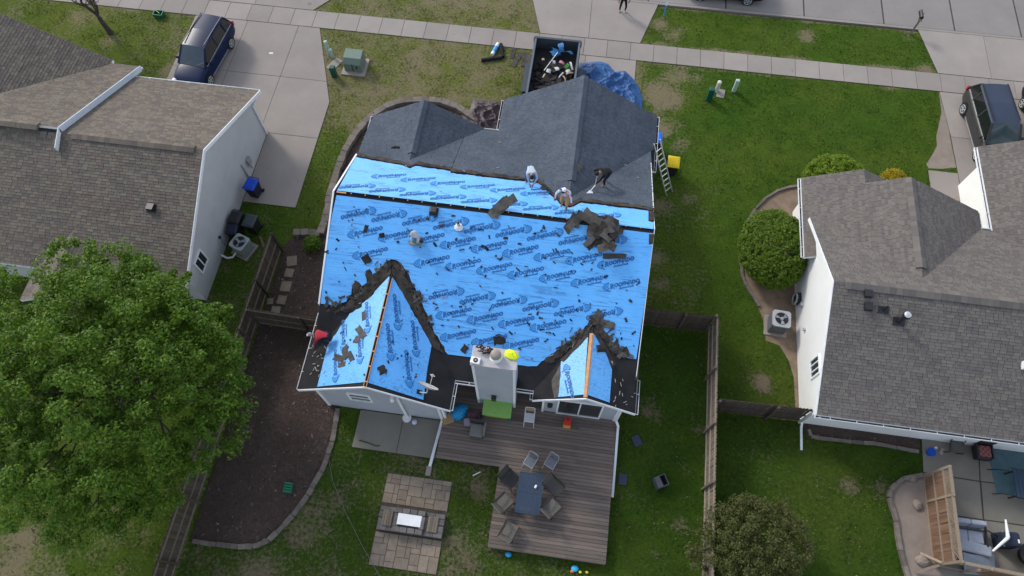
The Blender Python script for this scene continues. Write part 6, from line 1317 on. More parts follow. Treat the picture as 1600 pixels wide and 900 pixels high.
MB().slab(P4, (0, 0, -.05)).build('tabletop', lime, gt, bevel=.015); cc = P4[0].lerp(P4[2], .5)
for p in P4: q = p.lerp(cc, .1); MB().tube((q.x + (q.x - cc.x) * .08, q.y + (q.y - cc.y) * .1, DZ), (q.x, q.y, DZ + .58), .025).build('leg', teal, gt)
MB().box((cc.x, cc.y - .12, DZ + .5), (.95, .5, .06)).build('tray', flat('olive tray', (.22, .28, .04), .5), gt, bevel=.02)
gs = thing('lounge_chair', 'boxy grey seat with dark back standing on the deck left of the lime table', 'chair', (-2.62, 6.95, DZ)); gy = flat('grey seat fabric', (.17, .165, .155), .8)
MB().box((-2.63, 6.82, DZ + .36), (.56, .55, .14)).build('seat', gy, gs, bevel=.03); MB().box((-2.66, 7.16, DZ + .55), (.62, .12, .5)).build('backrest', fr_dk, gs, bevel=.03); MB().box((-2.30, 6.88, DZ + .45), (.08, .6, .3)).build('armrest', gy, gs, bevel=.02)
for x in (-2.86, -2.36):
    for y in (6.6, 7.1): MB().box((x, y, DZ + .15), (.05, .05, .3)).build('leg', fr_dk, gs)
pt = MB(); [sheetlet(pt, (-2.85 + random.uniform(-.2, .2), 7.42 + random.uniform(-.15, .2), DZ + .15 + random.uniform(0, .3)), .35, .25, random.uniform(0, 3), (random.uniform(-.6, .6), random.uniform(-.6, .6)), .03, .08) for _ in range(6)]
tag(pt.build('cloth_pile', flat('plum cloth', (.10, .05, .065), .8)), 'heap of plum coloured cloths behind the boxy grey seat', 'cloth')
gc_ = MB(); sheetlet(gc_, (-3.05, 7.12, DZ + .35), .38, .3, .2, (.3, 0), .05, .05); tag(gc_.build('cushion', flat('mauve cushion', (.21, .19, .23), .8)), 'small mauve cushion beside the plum cloths', 'cushion')
bb = thing('plastic_basket', 'bright blue lattice basket tipped on its side by the gable corner', 'basket', (-3.55, 7.5, DZ)); sb = flat('sky blue plastic', (.012, .30, .58), .4); rt = Matrix.Rotation(R_(35), 3, 'Z') @ Matrix.Rotation(R_(-20), 3, 'Y')
MB().ell((-3.52, 7.55, DZ + .12), (.45, .33, .34), 18, 7, rt, v1=.5).build('shell', sb, bb, True); rb = MB()
for k in range(-3, 4):
    for ax_ in (0, 1):
        P = []
        for j in range(13):
            a = math.pi * j / 12; o = k * .11; r0 = (.46, .34)[ax_] if ax_ == 0 else .46; f = math.sqrt(max(0, 1 - (o / (.34 if ax_ == 0 else .46)) ** 2))
            p = Vector((math.cos(a) * .455 * f, o, math.sin(a) * .345 * f)) if ax_ == 0 else Vector((o, math.cos(a) * .335 * f, math.sin(a) * .345 * f)); P.append(rt @ p + Vector((-3.52, 7.55, DZ + .12)))
        rb.path(P, .008, 4)
rb.build('rib', flat('deep blue rib', (.008, .12, .3), .4), bb)
tag(MB().box((-3.98, 7.2, DZ + .12), (.5, .4, .22), R_(25)).build('cardboard_box', flat('cardboard', (.36, .22, .11), .8), bevel=.01), 'brown cardboard box beside the blue lattice basket', 'box')
bh = thing('toy_hoop', 'small red and orange toy hoop in front of the sliding door', 'toy', (1.17, 7.78, DZ)); MB().box((1.17, 7.75, DZ + .32), (.28, .22, .64)).build('bucket', flat('toy red', (.55, .03, .025), .4), bh, bevel=.04); MB().box((1.17, 7.68, DZ + .03), (.32, .3, .05)).build('base', flat('toy orange', (.75, .30, .05), .4), bh, bevel=.02); MB().tube((1.17, 7.75, DZ + .64), (1.17, 7.75, DZ + .67), .1, n=14).build('rim', flat('toy deep red', (.4, .015, .02), .4), bh)
tag(MB().ell((-5.45, 6.95, .16), (.12, .12, .12), 14, 8).build('ball', flat('white blue ball', (.55, .58, .70), .4), None, True), 'small pale ball on the concrete slab below the left gable', 'ball')
ho = MB().path([(-7.7, 5.85, .07), (-7.2, 5.78, .07), (-6.9, 5.7, .075), (-6.75, 5.75, .07)], .018, 6); tag(ho.build('hose', M['black'], None, True), 'short black hose end lying on the concrete slab', 'hose')
tr_ = MB().path([(-9.0, 5.3, .03), (-8.4, 4.0, .05), (-7.6, 2.9, .04), (-6.6, 1.7, .06), (-5.9, .95, .05), (-5.2, .2, .05)], .011, 5); tag(tr_.build('cable', flat('grey cable', (.16, .16, .15), .6), None, True), 'thin grey cable running diagonally across the back lawn', 'cable')
# lawn odds and ends
cb = thing('open_box', 'open dark grey box standing on the lawn right of the deck', 'box', (5.33, 5.85, 0)); rz = Matrix.Rotation(R_(28), 3, 'Z'); dg_ = flat('dark grey plastic', (.085, .085, .10), .5)
for (dx, dy, w, d) in ((-.24, 0, .03, .46), (.24, 0, .03, .46), (0, -.22, .46, .03), (0, .22, .46, .03)): q = rz @ Vector((dx, dy, 0)); MB().box((5.33 + q.x, 5.85 + q.y, .25), (w, d, .5), rz).build('side', dg_, cb)
MB().box((5.33, 5.85, .02), (.46, .42, .03), rz).build('base', M['black'], cb)
q = rz @ Vector((-.12, 0, 0)); MB().box((5.33 + q.x, 5.85 + q.y, .515), (.22, .46, .025), rz).build('flap', dg_, cb)
slb = flat('navy grey slate', (.045, .052, .085), .7)
for (x, y, rz_, lb) in ((4.27, 7.5, .5, 'small navy panel lying on the lawn nearest the house corner'), (3.78, 5.78, 0, 'small navy panel lying close to the right deck edge')):
    t = thing('panel', lb, 'panel', (x, y, 0), 'navy panels on the back lawn'); MB().box((x, y, .04), (.36, .46, .05), rz_).build('board', slb, t)
    for k in (-1, 1): MB().bar(Vector((x, y, .068)) + Matrix.Rotation(rz_, 3, 'Z') @ Vector((-.16, k * .1, 0)), Vector((x, y, .068)) + Matrix.Rotation(rz_, 3, 'Z') @ Vector((.16, k * .1, 0)), .03, .012).build('batten', slb, t)
gch = thing('toy_chair', 'small green plastic chair tipped over on the dark mulch', 'chair', (-10.15, 3.45, 0)); dgc = flat('bottle green plastic', (.008, .11, .055), .4)
MB().box((-10.15, 3.45, .16), (.38, .42, .04), Matrix.Rotation(.15, 3, 'X')).build('seat', dgc, gch, bevel=.015)
for k in range(4): MB().box((-10.15, 3.3 + k * .11, .24 + .01 * k), (.36, .06, .03)).build('slat', flat('mid green plastic', (.02, .19, .10), .4), gch, bevel=.01)
for x in (-10.3, -10.0):
    for y in (3.28, 3.62): MB().tube((x, y, 0), (x, y, .16), .022).build('leg', dgc, gch)
for (x, y, z, c, s, lb) in ((2.12, 2.0, .08, (.05, .45, .75), .16, 'light blue toy on the grass below the deck edge'), (2.35, 1.9, .05, (.8, .7, .05), .07, 'tiny yellow toy beside the light blue toy'), (2.02, 1.88, .05, (.7, .18, .05), .08, 'tiny orange toy left of the light blue toy'), (2.62, 1.93, .05, (.75, .6, .1), .07, 'tiny yellow toy farthest right below the deck'), (2.56, 1.74, .05, (.6, .12, .08), .06, 'tiny red toy nearest the bottom edge'), (-.6, 2.15, .1, (.02, .32, .6), .14, 'blue toy just below the left deck corner')):
    tag(MB().ell((x, y, z), (s, s * .8, z), 10, 6).build('toy', flat('toy', c, .4), None, True), lb, 'toy', 'toys on the back lawn')
tag(MB().bar((-2.55, 5.05, .03), (-2.25, 5.25, .05), .04, .02).build('stick', M['white_plastic']), 'white stick on the grass by the inner deck corner', 'stick')
# ================================================================== RIGHT NEIGHBOUR'S YARD
sc = thing('privacy_screen', 'red cedar privacy screen with lattice top beside the sandy strip', 'screen', (16.42, 5.95, 0))
y = 4.25; k = 0; hb = 1.5
bm_ = MB().box((0, 0, hb / 2), (.02, .128, hb - .06)).mesh('board', M['wood_red'])
while y < 7.68: piece('board', bm_, sc, Matrix.Translation((16.42, y, 0)) @ Matrix.Rotation(random.uniform(-.02, .02), 4, 'X')); y += .132
for z in (.06, .78, 1.5): MB().bar((16.40, 4.2, z), (16.40, 7.7, z), .07, .05).build('rail', M['wood_pale'], sc)
MB().bar((16.42, 4.12, 1.93), (16.42, 6.6, 1.93), .12, .04).bar((16.42, 6.65, 1.97), (16.42, 7.75, 1.97), .12, .04).build('top_rail', M['wood_pale'], sc)
for y in (4.15, 6.62, 7.72): MB().box((16.42, y, 1.0), (.1, .1, 2.02)).build('post', M['wood_pale'], sc)
lt = MB(); y = 4.2
while y < 7.5: lt.bar((16.43, y, 1.52), (16.43, y + .38, 1.9), .012, .03, up=(1, 0, 0)).bar((16.415, y + .38, 1.52), (16.415, y, 1.9), .012, .03, up=(1, 0, 0)); y += .11
lt.build('lattice', M['wood_pale'], sc)
s2 = thing('privacy_screen', 'lattice topped screen running right along the bottom edge', 'screen', (18.2, 4.0, 0))
x = 17.6
while x < 21.6: MB().box((x, 4.12 - (x - 16.4) * .06, .72), (.128, .02, 1.4)).build('board', M['wood_red'], s2); x += .132
for z in (.1, 1.5): MB().bar((16.5, 4.14, z), (21.7, 3.82, z), .07, .05).build('rail', M['wood_pale'], s2)
MB().bar((16.5, 4.12, 1.93), (21.7, 3.8, 1.93), .12, .04).build('top_rail', M['wood_pale'], s2)
lt = MB(); x = 16.5
while x < 21.4: lt.bar((x, 4.15 - (x - 16.4) * .062, 1.52), (x + .38, 4.12 - (x - 16.4) * .062, 1.9), .03, .012).bar((x + .38, 4.12 - (x - 16.4) * .062, 1.52), (x, 4.15 - (x - 16.4) * .062, 1.9), .03, .012); x += .11
lt.build('lattice', M['wood_pale'], s2)
for x in (17.5, 19.6, 21.7): MB().box((x, 4.1 - (x - 16.4) * .06, 1.0), (.1, .1, 2.0)).build('post', M['wood_pale'], s2)
for a, b in (((15.6, 3.75, .15), (16.4, 4.12, .5)), ((15.9, 4.5, .1), (16.38, 4.16, .7))): tag(MB().bar(a, b, .1, .1).build('timber', M['wood_pale']), 'pale timber brace at the foot of the cedar screen' + (', upper one' if a[1] > 4 else ', lower one'), 'timber')
stn = MB().ell((15.95, 4.25, .1), (.3, .24, .16), 10, 6, nz=.2); tag(stn.build('boulder', M['sand'], None, False), 'rounded pale boulder at the lower end of the cedar screen', 'rock'); tag(MB().ell((15.98, 6.45, .08), (.2, .24, .14), 10, 6, nz=.2).build('boulder', M['sand']), 'pale boulder halfway along the cedar screen', 'rock'); tag(MB().ell((15.9, 7.5, .06), (.22, .16, .12), 10, 6, nz=.25).build('boulder', M['sand']), 'pale boulder at the upper end of the cedar screen', 'rock')
rug = MB().add([(p.x, p.y, .05) for p in gp((1541, 700), (1640, 712), (1640, 780), (1556, 771))] , [(3, 2, 1, 0)]); tag(rug.build('outdoor_rug', mk('faded teal rug', (.085, .15, .17), (.06, .11, .13), 4, .95)), 'faded teal rug under the blue patio table', 'rug')
pt2 = thing('patio_table', 'dark blue slatted patio table at the right edge', 'table', (20.0, 7.75, .04))
for s in range(8): MB().box((19.78 + s * .155, 7.75, .72), (.145, 1.15, .03)).build('slat', bl, pt2)
for x in (19.8, 20.8):
    for y in (7.25, 8.25): MB().box((x, y, .36), (.05, .05, .68)).build('leg', fr_dk, pt2)
MB().bar((19.72, 7.16, .68), (20.95, 7.16, .68), .04, .04).bar((19.72, 8.34, .68), (20.95, 8.34, .68), .04, .04).build('frame', fr_dk, pt2)
for (x, y, rz, lb) in ((19.2, 8.25, .2, 'black curved chair arm at the upper left of the blue patio table'), (19.25, 7.25, -.3, 'black curved chair arm at the lower left of the blue patio table')):
    tag(MB().path([(x - .1, y + .08, .05), (x, y + .02, .55), (x + .35, y, .62), (x + .5, y - .05, .6)], .02).build('chair_arm', M['black_metal'], None, True), lb, 'chair')
pc = thing('patio_chair', 'dark wicker chair with a red and black plaid cushion', 'chair', (18.82, 9.05, .04)); plaid = NT('plaid cushion'); 
wv = plaid.n('TexChecker'); wv.inputs['Scale'].default_value = 9; wv.inputs[1].default_value = (.16, .055, .055, 1); wv.inputs[2].default_value = (.26, .10, .095, 1); plaid.l(plaid.P(), wv.inputs[0]); plaid.base(wv.outputs[0]); plaid = plaid.fin(.9)
MB().box((18.82, 8.95, .30), (.62, .6, .34)).build('seat', M['black_metal'], pc, bevel=.03); MB().box((18.82, 8.98, .50), (.50, .48, .09)).build('cushion', plaid, pc, bevel=.03); MB().box((18.82, 9.30, .62), (.66, .08, .6)).build('backrest', M['black_metal'], pc, bevel=.03)
for s in (-1, 1): MB().box((18.82 + s * .31, 9.0, .52), (.07, .6, .1)).build('armrest', M['black_metal'], pc, bevel=.02)
c2 = thing('patio_chair', 'black curved frame chair left of the plaid cushion chair', 'chair', (17.75, 9.15, .04))
for s in (-.28, .28): MB().path([(17.75 + s - .15, 8.85, .05), (17.75 + s, 8.8, .3), (17.75 + s, 9.2, .42), (17.75 + s + .05, 9.5, .9)], .022).build('side_frame', M['black_metal'], c2, True)
MB().box((17.77, 9.05, .4), (.52, .5, .03)).build('seat', flat('dim sling', (.10, .095, .085), .8), c2); MB().box((17.8, 9.38, .68), (.52, .03, .5), Matrix.Rotation(-.25, 3, 'X')).build('backrest', flat('dim sling back', (.09, .085, .08), .8), c2)
tag(MB().tube((16.74, 8.72, .05), (16.74, 8.72, .26), .14, .19, 18).build('bowl', flat('royal blue plastic', (.01, .07, .42), .35), None, True), 'royal blue bowl on the right patio', 'bowl'); tag(MB().tube((17.0, 8.95, .05), (17.0, 8.95, .17), .05, n=10).build('cup', M['white_plastic'], None, True), 'small white cup by the royal blue bowl', 'cup')
tag(MB().box((17.28, 8.85, .06), (.14, .3, .03), -.5).build('tray', flat('pinkish tile', (.4, .3, .27), .6)), 'pinkish tile lying between the blue bowl and the black chair', 'tile')
ls = thing('loveseat', 'black framed loveseat with pale grey cushions by the cedar screen', 'seat', (17.75, 5.4, .04)); cu = flat('pale grey cushion', (.30, .33, .39), .8)
for k, x in enumerate((17.33, 17.95)):
    MB().box((x, 5.86, .62), (.6, .2, .55), Matrix.Rotation(-.2, 3, 'X')).build('back_cushion', cu, ls, bevel=.06); MB().box((x, 5.42, .46), (.6, .56, .16)).build('seat_cushion', cu, ls, bevel=.05)
MB().box((17.85, 4.95, .50), (1.25, .44, .2), Matrix.Rotation(-.12, 3, 'Z')).build('front_cushion', cu, ls, bevel=.07)
MB().bar((16.98, 5.05, .6), (16.98, 5.9, .62), .05, .04).bar((18.32, 5.05, .6), (18.32, 5.9, .62), .05, .04).bar((16.98, 5.64, .56), (18.32, 5.64, .56), .05, .04).bar((16.98, 5.05, .34), (18.32, 5.05, .34), .05, .05).bar((18.3, 5.72, .6), (19.0, 5.5, .45), .04, .04).build('frame', M['black_metal'], ls)
for x in (16.98, 18.32):
    for y in (5.08, 5.88): MB().box((x, y, .3), (.05, .05, .55)).build('leg', M['black_metal'], ls)
gl = thing('covered_grill', 'dark navy covered grill standing beside the white parasol', 'grill', (19.2, 5.45, .04)); nv = flat('navy cover', (.022, .03, .055), .7); MB().box((19.2, 5.45, .42), (.75, .62, .8), .1, taper=.9).build('cover', nv, gl, bevel=.09); MB().bar((18.9, 5.15, .7), (18.9, 5.75, .7), .05, .05).build('handle', M['steel'], gl); MB().box((19.42, 5.4, .83), (.07, .14, .015)).build('badge', M['white_plastic'], gl)
pb = thing('folded_parasol', 'folded white parasol bent in a V beside the covered grill', 'parasol', (18.9, 5.6, .04)); MB().tube((18.95, 6.15, .95), (18.9, 5.45, 1.0), .035, .075, 10).build('canopy', M['white_plastic'], pb, True); MB().tube((18.9, 5.45, 1.0), (18.25, 4.85, .95), .07, .04, 10).build('canopy', M['white_plastic'], pb, True); MB().tube((18.9, 5.45, .05), (18.9, 5.45, 1.0), .025).build('pole', M['alu'], pb)
fp = thing('fire_bowl', 'round dark fire bowl at the lower right edge', 'fire pit', (20.05, 5.0, .04)); MB().tube((20.1, 5.0, .05), (20.1, 5.0, .5), .32, .48, 24).build('bowl', M['black_metal'], fp, True); MB().tube((20.1, 5.0, .5), (20.1, 5.0, .53), .5, n=24).build('rim', M['black'], fp)
gsl = MB(); sheetlet(gsl, (18.05, 4.42, .35), 1.3, .7, .1, (.25, .1), .04, .1); tag(gsl.build('grey_sheet', flat('blue grey sheet', (.27, .31, .37), .6)), 'pale blue grey sheet folded behind the lattice screen at the bottom', 'sheet')
# ================================================================== THINGS ON THE ROOF
random.seed(5)
def pile(name, label, pl, items, cat, group=None, mats=('scrap_mid',)):
    c = pl.px(*items[0][0]); t = thing(name, label, cat, tuple(c), group); z = .04; m3 = Matrix((pl.u, pl.v, pl.n)).transposed()
    for i, ((px, py), w, d, ang) in enumerate(items):
        mb = MB(); sheetlet(mb, (0, 0, 0), w, d, 0, (random.uniform(-.07, .07), random.uniform(-.07, .07)), .012, random.uniform(.0, .05))
        mb.v = [tuple(pl.px(px, py, z) + m3 @ (Matrix.Rotation(R_(ang), 3, 'Z') @ Vector(v))) for v in mb.v]; mb.build('shingle', M[random.choice(mats)], t); z += .0055
    return t
its = []
for k in range(64):
    a = random.uniform(0, 6.28); r = math.sqrt(random.random()); its.append(((942 + 21 * r * math.cos(a), 361 + 15 * r * math.sin(a)), random.uniform(.3, .75), random.uniform(.2, .34), random.uniform(-80, 120)))
its = [((918, 342), 1.0, .33, -20), ((928, 340), 1.0, .33, -30), ((905, 385), .3, .2, 30)] + its + [((928, 372), 1.1, .2, 48), ((932, 378), 1.0, .2, 46), ((946, 388), .7, .33, 20), ((950, 385), .6, .3, -20), ((918, 345), .95, .3, -24), ((930, 346), .8, .3, -12), ((944, 350), .8, .28, -20), ((954, 354), .7, .28, -40), ((957, 363), .6, .28, -70), ((938, 354), .6, .3, 0), ((948, 362), .5, .26, 30), ((935, 364), .55, .24, 70), ((945, 372), .5, .22, -35), ((927, 358), .5, .24, 15)]
its = [i for i in its if i[0][0] != 905]
pile('shingle_pile', 'big heap of torn brown shingles at the right end of the ridge', B, its, 'shingle pile', mats=('scrap_mid', 'scrap', 'felt_torn', 'pile_grey'))
pile('shingle_pile', 'fanned stack of five old shingles across the middle of the ridge', B, [((778, 324), 1.0, .34, 55), ((782, 322), 1.0, .34, 48), ((786, 320), 1.0, .34, 42), ((790, 318), 1.0, .34, 38), ((784, 326), .9, .3, 52)], 'shingle pile')
pile('shingle_pile', 'small stack of three old shingles just left of the big heap', B, [((892, 349), .9, .32, 66), ((897, 346), .8, .28, 60), ((902, 345), .6, .3, 80)], 'shingle pile')
def scrap(label, pl, px, py, w, d, ang, mat='scrap', group=None, h=.034):
    mb = MB(); sheetlet(mb, (0, 0, 0), w, d, R_(ang), (random.uniform(-.05, .05), random.uniform(-.05, .05)), .012, random.uniform(0, .03)); m3 = Matrix((pl.u, pl.v, pl.n)).transposed()
    c = pl.px(px, py, h); mb.v = [tuple(m3 @ Vector(v)) for v in mb.v]; o = mb.build('shingle_scrap', M[mat]); o.location = c; return tag(o, label, 'shingle scrap', group)
scrap('long straight brown shingle strip below the big heap', B, 962, 400.5, 1.05, .22, 4, 'scrap_mid'); scrap('diamond shaped dark shingle with a pale fleck left of the dormer peak', B, 573, 405.5, .34, .34, 42); scrap('upright dark rectangular scrap near the upper left roof edge', B, 572, 358, .17, .32, -4); scrap('small squarish dark scrap right of the upright rectangle', B, 597, 368, .24, .22, 20)
scrap('wide tan scrap high on the left dormer slope', WLl, 569, 493, .2, .42, -70, 'scrap_mid'); scrap('L shaped tan scrap in the middle of the left dormer slope', WLl, 565, 520, .28, .7, -42, 'scrap_mid'); scrap('short tan scrap under the L shaped one', WLl, 559, 531, .3, .3, -10, 'scrap_mid', h=.045)
for (x, y, w, d, a, l) in ((531, 560, .26, .62, -12, 'largest tan scrap low on the left dormer slope'), (541, 553, .3, .55, -50, 'tan scrap overlapping the largest one on the left dormer'), (535, 570, .22, .4, 10, 'narrow tan scrap at the lower end of the dormer cluster'), (549, 558, .24, .48, -48, 'tan scrap at the right end of the dormer cluster'), (541, 545, .3, .24, -30, 'tan scrap at the upper end of the dormer cluster')): scrap(l, WLl, x, y, w, d, a, 'scrap_mid', h=.035 + .01 * random.random())
scrap('dark square scrap on the right slope of the left dormer', WLr, 597, 578, .34, .34, 40); scrap('dark triangular scrap by the right dormer peak', WRr, 937, 545, .3, .36, 20); scrap('tan scrap sitting on the right dormer peak', B, 945, 506, .5, .28, -5, 'scrap_mid'); scrap('ragged tan scrap left of the right dormer peak', B, 932, 492, .5, .22, 60, 'scrap_mid'); scrap('short scrap right of the right dormer peak', B, 953, 508, .4, .28, -12, 'scrap_mid', h=.05)
scrap('dark scrap right of the right dormer valley', B, 976, 548, .3, .28, 30); scrap('dark scrap beside the ridge left of the black box', B, 668, 342, .14, .1, 10); scrap('ragged dark scrap above the chimney', B, 781, 532, .5, .35, 10, 'scrap'); scrap('dark scrap at the left of the chimney top', B, 726, 545, .32, .26, 60)
scrap('slim brown scrap high on the grey slope between the crew', Fp, 878, 252, .9, .2, -20, 'scrap_mid'); scrap('brown scrap lying over the garage ridge end', GWr, 905, 262, .65, .24, -18, 'scrap_mid'); scrap('thin dark scrap on the grey slope behind the left gable', Fp, 618, 231, .4, .12, 15); 
for k, (x, y) in enumerate(((622, 378), (560, 371), (680, 382), (700, 385), (626, 417), (636, 424), (683, 428), (752, 417), (760, 461), (741, 470), (706, 478), (738, 475), (810, 470), (828, 491), (845, 497), (825, 505), (866, 410), (851, 403), (889, 408), (924, 421), (947, 432), (963, 474), (892, 500), (713, 374), (760, 388), (846, 360), (790, 372), (655, 344), (812, 381), (870, 392), (893, 395), (909, 413), (545, 345), (528, 375), (512, 395), (510, 393), (736, 365), (754, 385), (735, 387), (690, 353), (915, 372), (850, 355), (836, 365), (640, 455), (700, 500), (742, 505), (798, 520), (812, 545), (720, 520), (860, 520), (885, 480), (985, 470), (978, 500), (990, 520), (958, 552), (990, 540), (540, 420), (555, 430), (530, 440), (905, 470), (775, 400), (805, 430))):
    s = random.choice((.5, .7, 1, 1, 1.3)); scrap('tiny dark shingle chip lying on the blue underlayment', B, x, y, random.uniform(.08, .2) * s, random.uniform(.04, .09) * s, random.uniform(-70, 70), 'scrap', 'tiny shingle chips on the blue rear slope')
for k in range(26):
    pl = random.choice((WLr, WLl)); x, y = (random.uniform(600, 655), random.uniform(500, 600)) if pl is WLr else (random.uniform(530, 585), random.uniform(500, 595))
    if pl is WLr and x < 575 + (598 - y) * .23 + 6: continue
    scrap('tiny dark shingle chip lying on a blue dormer slope', pl, x, y, random.uniform(.05, .14), random.uniform(.03, .07), random.uniform(-70, 70), 'scrap', 'tiny shingle chips on the left dormer')
nl = MB(); 
for k in range(70):
    pl, (x, y) = random.choice(((B, random.choice(((random.uniform(545, 605), random.uniform(425, 475)), (random.uniform(640, 700), 450 + random.uniform(0, 100)), (random.uniform(850, 920), random.uniform(520, 560))))), (WRr, (random.uniform(955, 990), random.uniform(560, 640))), (WLl, (random.uniform(485, 510), random.uniform(540, 600))), (Fp, (random.uniform(600, 1000), random.uniform(200, 300)))))
    c = pl.px(x, y, .05); a = random.uniform(0, 3.1); L = random.uniform(.06, .2); nl.bar(c - pl.u * math.cos(a) * L / 2 - pl.v * math.sin(a) * L / 2, c + pl.u * math.cos(a) * L / 2 + pl.v * math.sin(a) * L / 2, .025, .01)
tag(nl.build('roof_litter', flat('pale litter', (.34, .31, .27), .8)), 'pale slivers of wood and paper scattered over the dark felt', 'litter', kind='stuff')
p = B.px(678, 331, .02); bxv = thing('loose_vent', 'loose black box vent resting on the blue slope near the ridge', 'vent', tuple(p)); MB().box(p + Vector((0, 0, .1)), (.28, .28, .2), taper=.9).build('hood', M['black_metal'], bxv, bevel=.015); MB().box(p + Vector((0, 0, .012)), (.38, .36, .02), Matrix.Rotation(math.atan(B.b), 3, 'X')).build('flange', M['black_metal'], bxv)
p = B.px(717, 355, .02); pv1 = thing('vent_pipe', 'vent pipe with crumpled white flashing on the blue slope', 'vent', tuple(p)); fm = MB(); fm.tube(p, p + Vector((0, 0, .16)), .2, .12, 9).build('flashing', M['white_plastic'], pv1, True); MB().tube(p, p + Vector((0, 0, .34)), .065, n=12).build('pipe', flat('grey pvc', (.42, .41, .39), .5), pv1, True); MB().tube(p + Vector((0, 0, .342)), p + Vector((0, 0, .346)), .05, n=12).build('opening', M['dark_void'], pv1)
p = B.px(690, 354, .02); tag(MB().tube(p, p + Vector((0, 0, .14)), .05, n=10).build('pipe_stub', flat('rusty stub', (.09, .05, .06), .7), None, True), 'short dark pipe stub left of the white flashing', 'pipe')
p = B.px(650, 376, .02); bg_ = thing('plastic_bag', 'clear plastic bag with a blue bottle on the rear slope', 'bag', tuple(p)); M['bag'] = flat('cloudy plastic', (.52, .52, .52), .3); mb = MB()
prof = [(0, .22), (.12, .24), (.25, .19), (.4, .17), (.55, .17), (.68, .13), (.76, .05)]; P = []; random.seed(3)
for (h, r) in prof:
    for k in range(12): a = 2 * math.pi * k / 12; rr_ = r * random.uniform(.82, 1.12); P.append((p.x + rr_ * math.cos(a), p.y + rr_ * .75 * math.sin(a), p.z + h))
mb.add(P, [(j * 12 + k, j * 12 + (k + 1) % 12, (j + 1) * 12 + (k + 1) % 12, (j + 1) * 12 + k) for j in range(6) for k in range(12)] + [tuple(range(72, 84))]); mb.build('bag', M['bag'], bg_, True)
MB().tube(p + Vector((.0, -.15, .2)), p + Vector((.02, -.13, .42)), .09, n=10).build('bottle', flat('bottle blue', (.05, .20, .34), .3), bg_, True); MB().box(p + Vector((0, -.1, .05)), (.46, .3, .1)).build('carton', flat('khaki', (.25, .23, .15), .7), bg_); MB().box(p + Vector((.24, -.02, .1)), (.16, .14, .18), .4).build('tool', M['black'], bg_)
# dish
q = WLr.px(655, 613, .02); dsh = thing('satellite_dish', 'grey satellite dish on the right slope of the left dormer', 'satellite dish', tuple(q)); dm = flat('dish grey', (.50, .50, .49), .45); dc = q + Vector((.36, .10, .42)); MB().box(q + Vector((0, 0, .02)), (.22, .18, .03), Matrix.Rotation(.52, 3, 'Y')).build('foot', M['black_metal'], dsh); MB().path([q, q + Vector((.3, 0, .06)), q + Vector((.36, .02, .3)), dc - Vector((0, .06, 0))], .026, 8).build('mast', dm, dsh, True)
nd = Vector((.24, .87, .42)).normalized(); xd = nd.cross(Vector((0, 0, 1))).normalized(); yd = xd.cross(nd); rr = Matrix((xd, yd, nd)).transposed(); P = []; F = []
for j in range(6):
    for k in range(20): a = 2 * math.pi * k / 20; r = j / 5; P.append(dc + rr @ Vector((.44 * r * math.cos(a), .36 * r * math.sin(a), .10 * r * r)))
for j in range(5):
    for k in range(20): F.append((j * 20 + k, j * 20 + (k + 1) % 20, (j + 1) * 20 + (k + 1) % 20, (j + 1) * 20 + k))
mb = MB().add(P, F); mb.add([p - nd * .02 for p in P], [f[::-1] for f in F]); mb.build('reflector', dm, dsh, True); fe_ = dc + nd * .55 + Vector((0, 0, -.05)); MB().tube(dc - yd * .25 + nd * .05, fe_, .018).tube(fe_ - nd * .05, fe_ + nd * .05, .04, n=10).bar(fe_ - xd * .1, fe_ + xd * .1, .04, .05).build('feed_arm', dm, dsh, True)
# chimney top clutter
p = Vector((-2.66, 8.26, CZ + .04)); wbx = thing('speaker', 'small white box with a black round cone on the chimney corner', 'speaker', tuple(p)); MB().box(p + Vector((0, 0, .06)), (.36, .26, .12), -.1).build('case', M['white_plastic'], wbx, bevel=.02); MB().tube(p + Vector((.01, -.0, .12)), p + Vector((.01, 0, .13)), .09, n=16).build('cone', M['black'], wbx); MB().tube(p + Vector((.01, 0, .13)), p + Vector((.01, 0, .136)), .035, n=12).build('cap', M['steel'], wbx)
mb = MB(); random.seed(9)
for k in range(16):
    c = Vector((-2.4 + random.uniform(-.2, .4), 8.74 + random.uniform(-.12, .1), CZ + .08 + random.uniform(0, .1))); mb.path([c + Vector((random.uniform(-.16, .16), random.uniform(-.12, .12), random.uniform(0, .1))) for _ in range(4)], .018, 5)
tag(mb.build('tangled_straps', flat('dark red brown webbing', (.055, .022, .026), .8), None, True), 'tangle of dark safety straps on the chimney top', 'straps')
mb = MB(); P = []; random.seed(2)
for j, (r, h) in enumerate(((.24, 0), (.22, .07), (.13, .12), (.0, .13))):
    for k in range(14): a = 2 * math.pi * k / 14; q_ = r * random.uniform(.8, 1.15); P.append((-1.36 + q_ * 1.1 * math.cos(a) - .25 * q_ * math.sin(a), 8.68 + q_ * .85 * math.sin(a), CZ + .04 + h * random.uniform(.7, 1.2)))
mb.add(P, [(j * 14 + k, j * 14 + (k + 1) % 14, (j + 1) * 14 + (k + 1) % 14, (j + 1) * 14 + k) for j in range(3) for k in range(14)]); tag(mb.build('safety_vest', flat('fluorescent yellow', (.72, .86, .02), .6), None, True), 'crumpled fluorescent yellow vest on the right of the chimney top', 'vest')
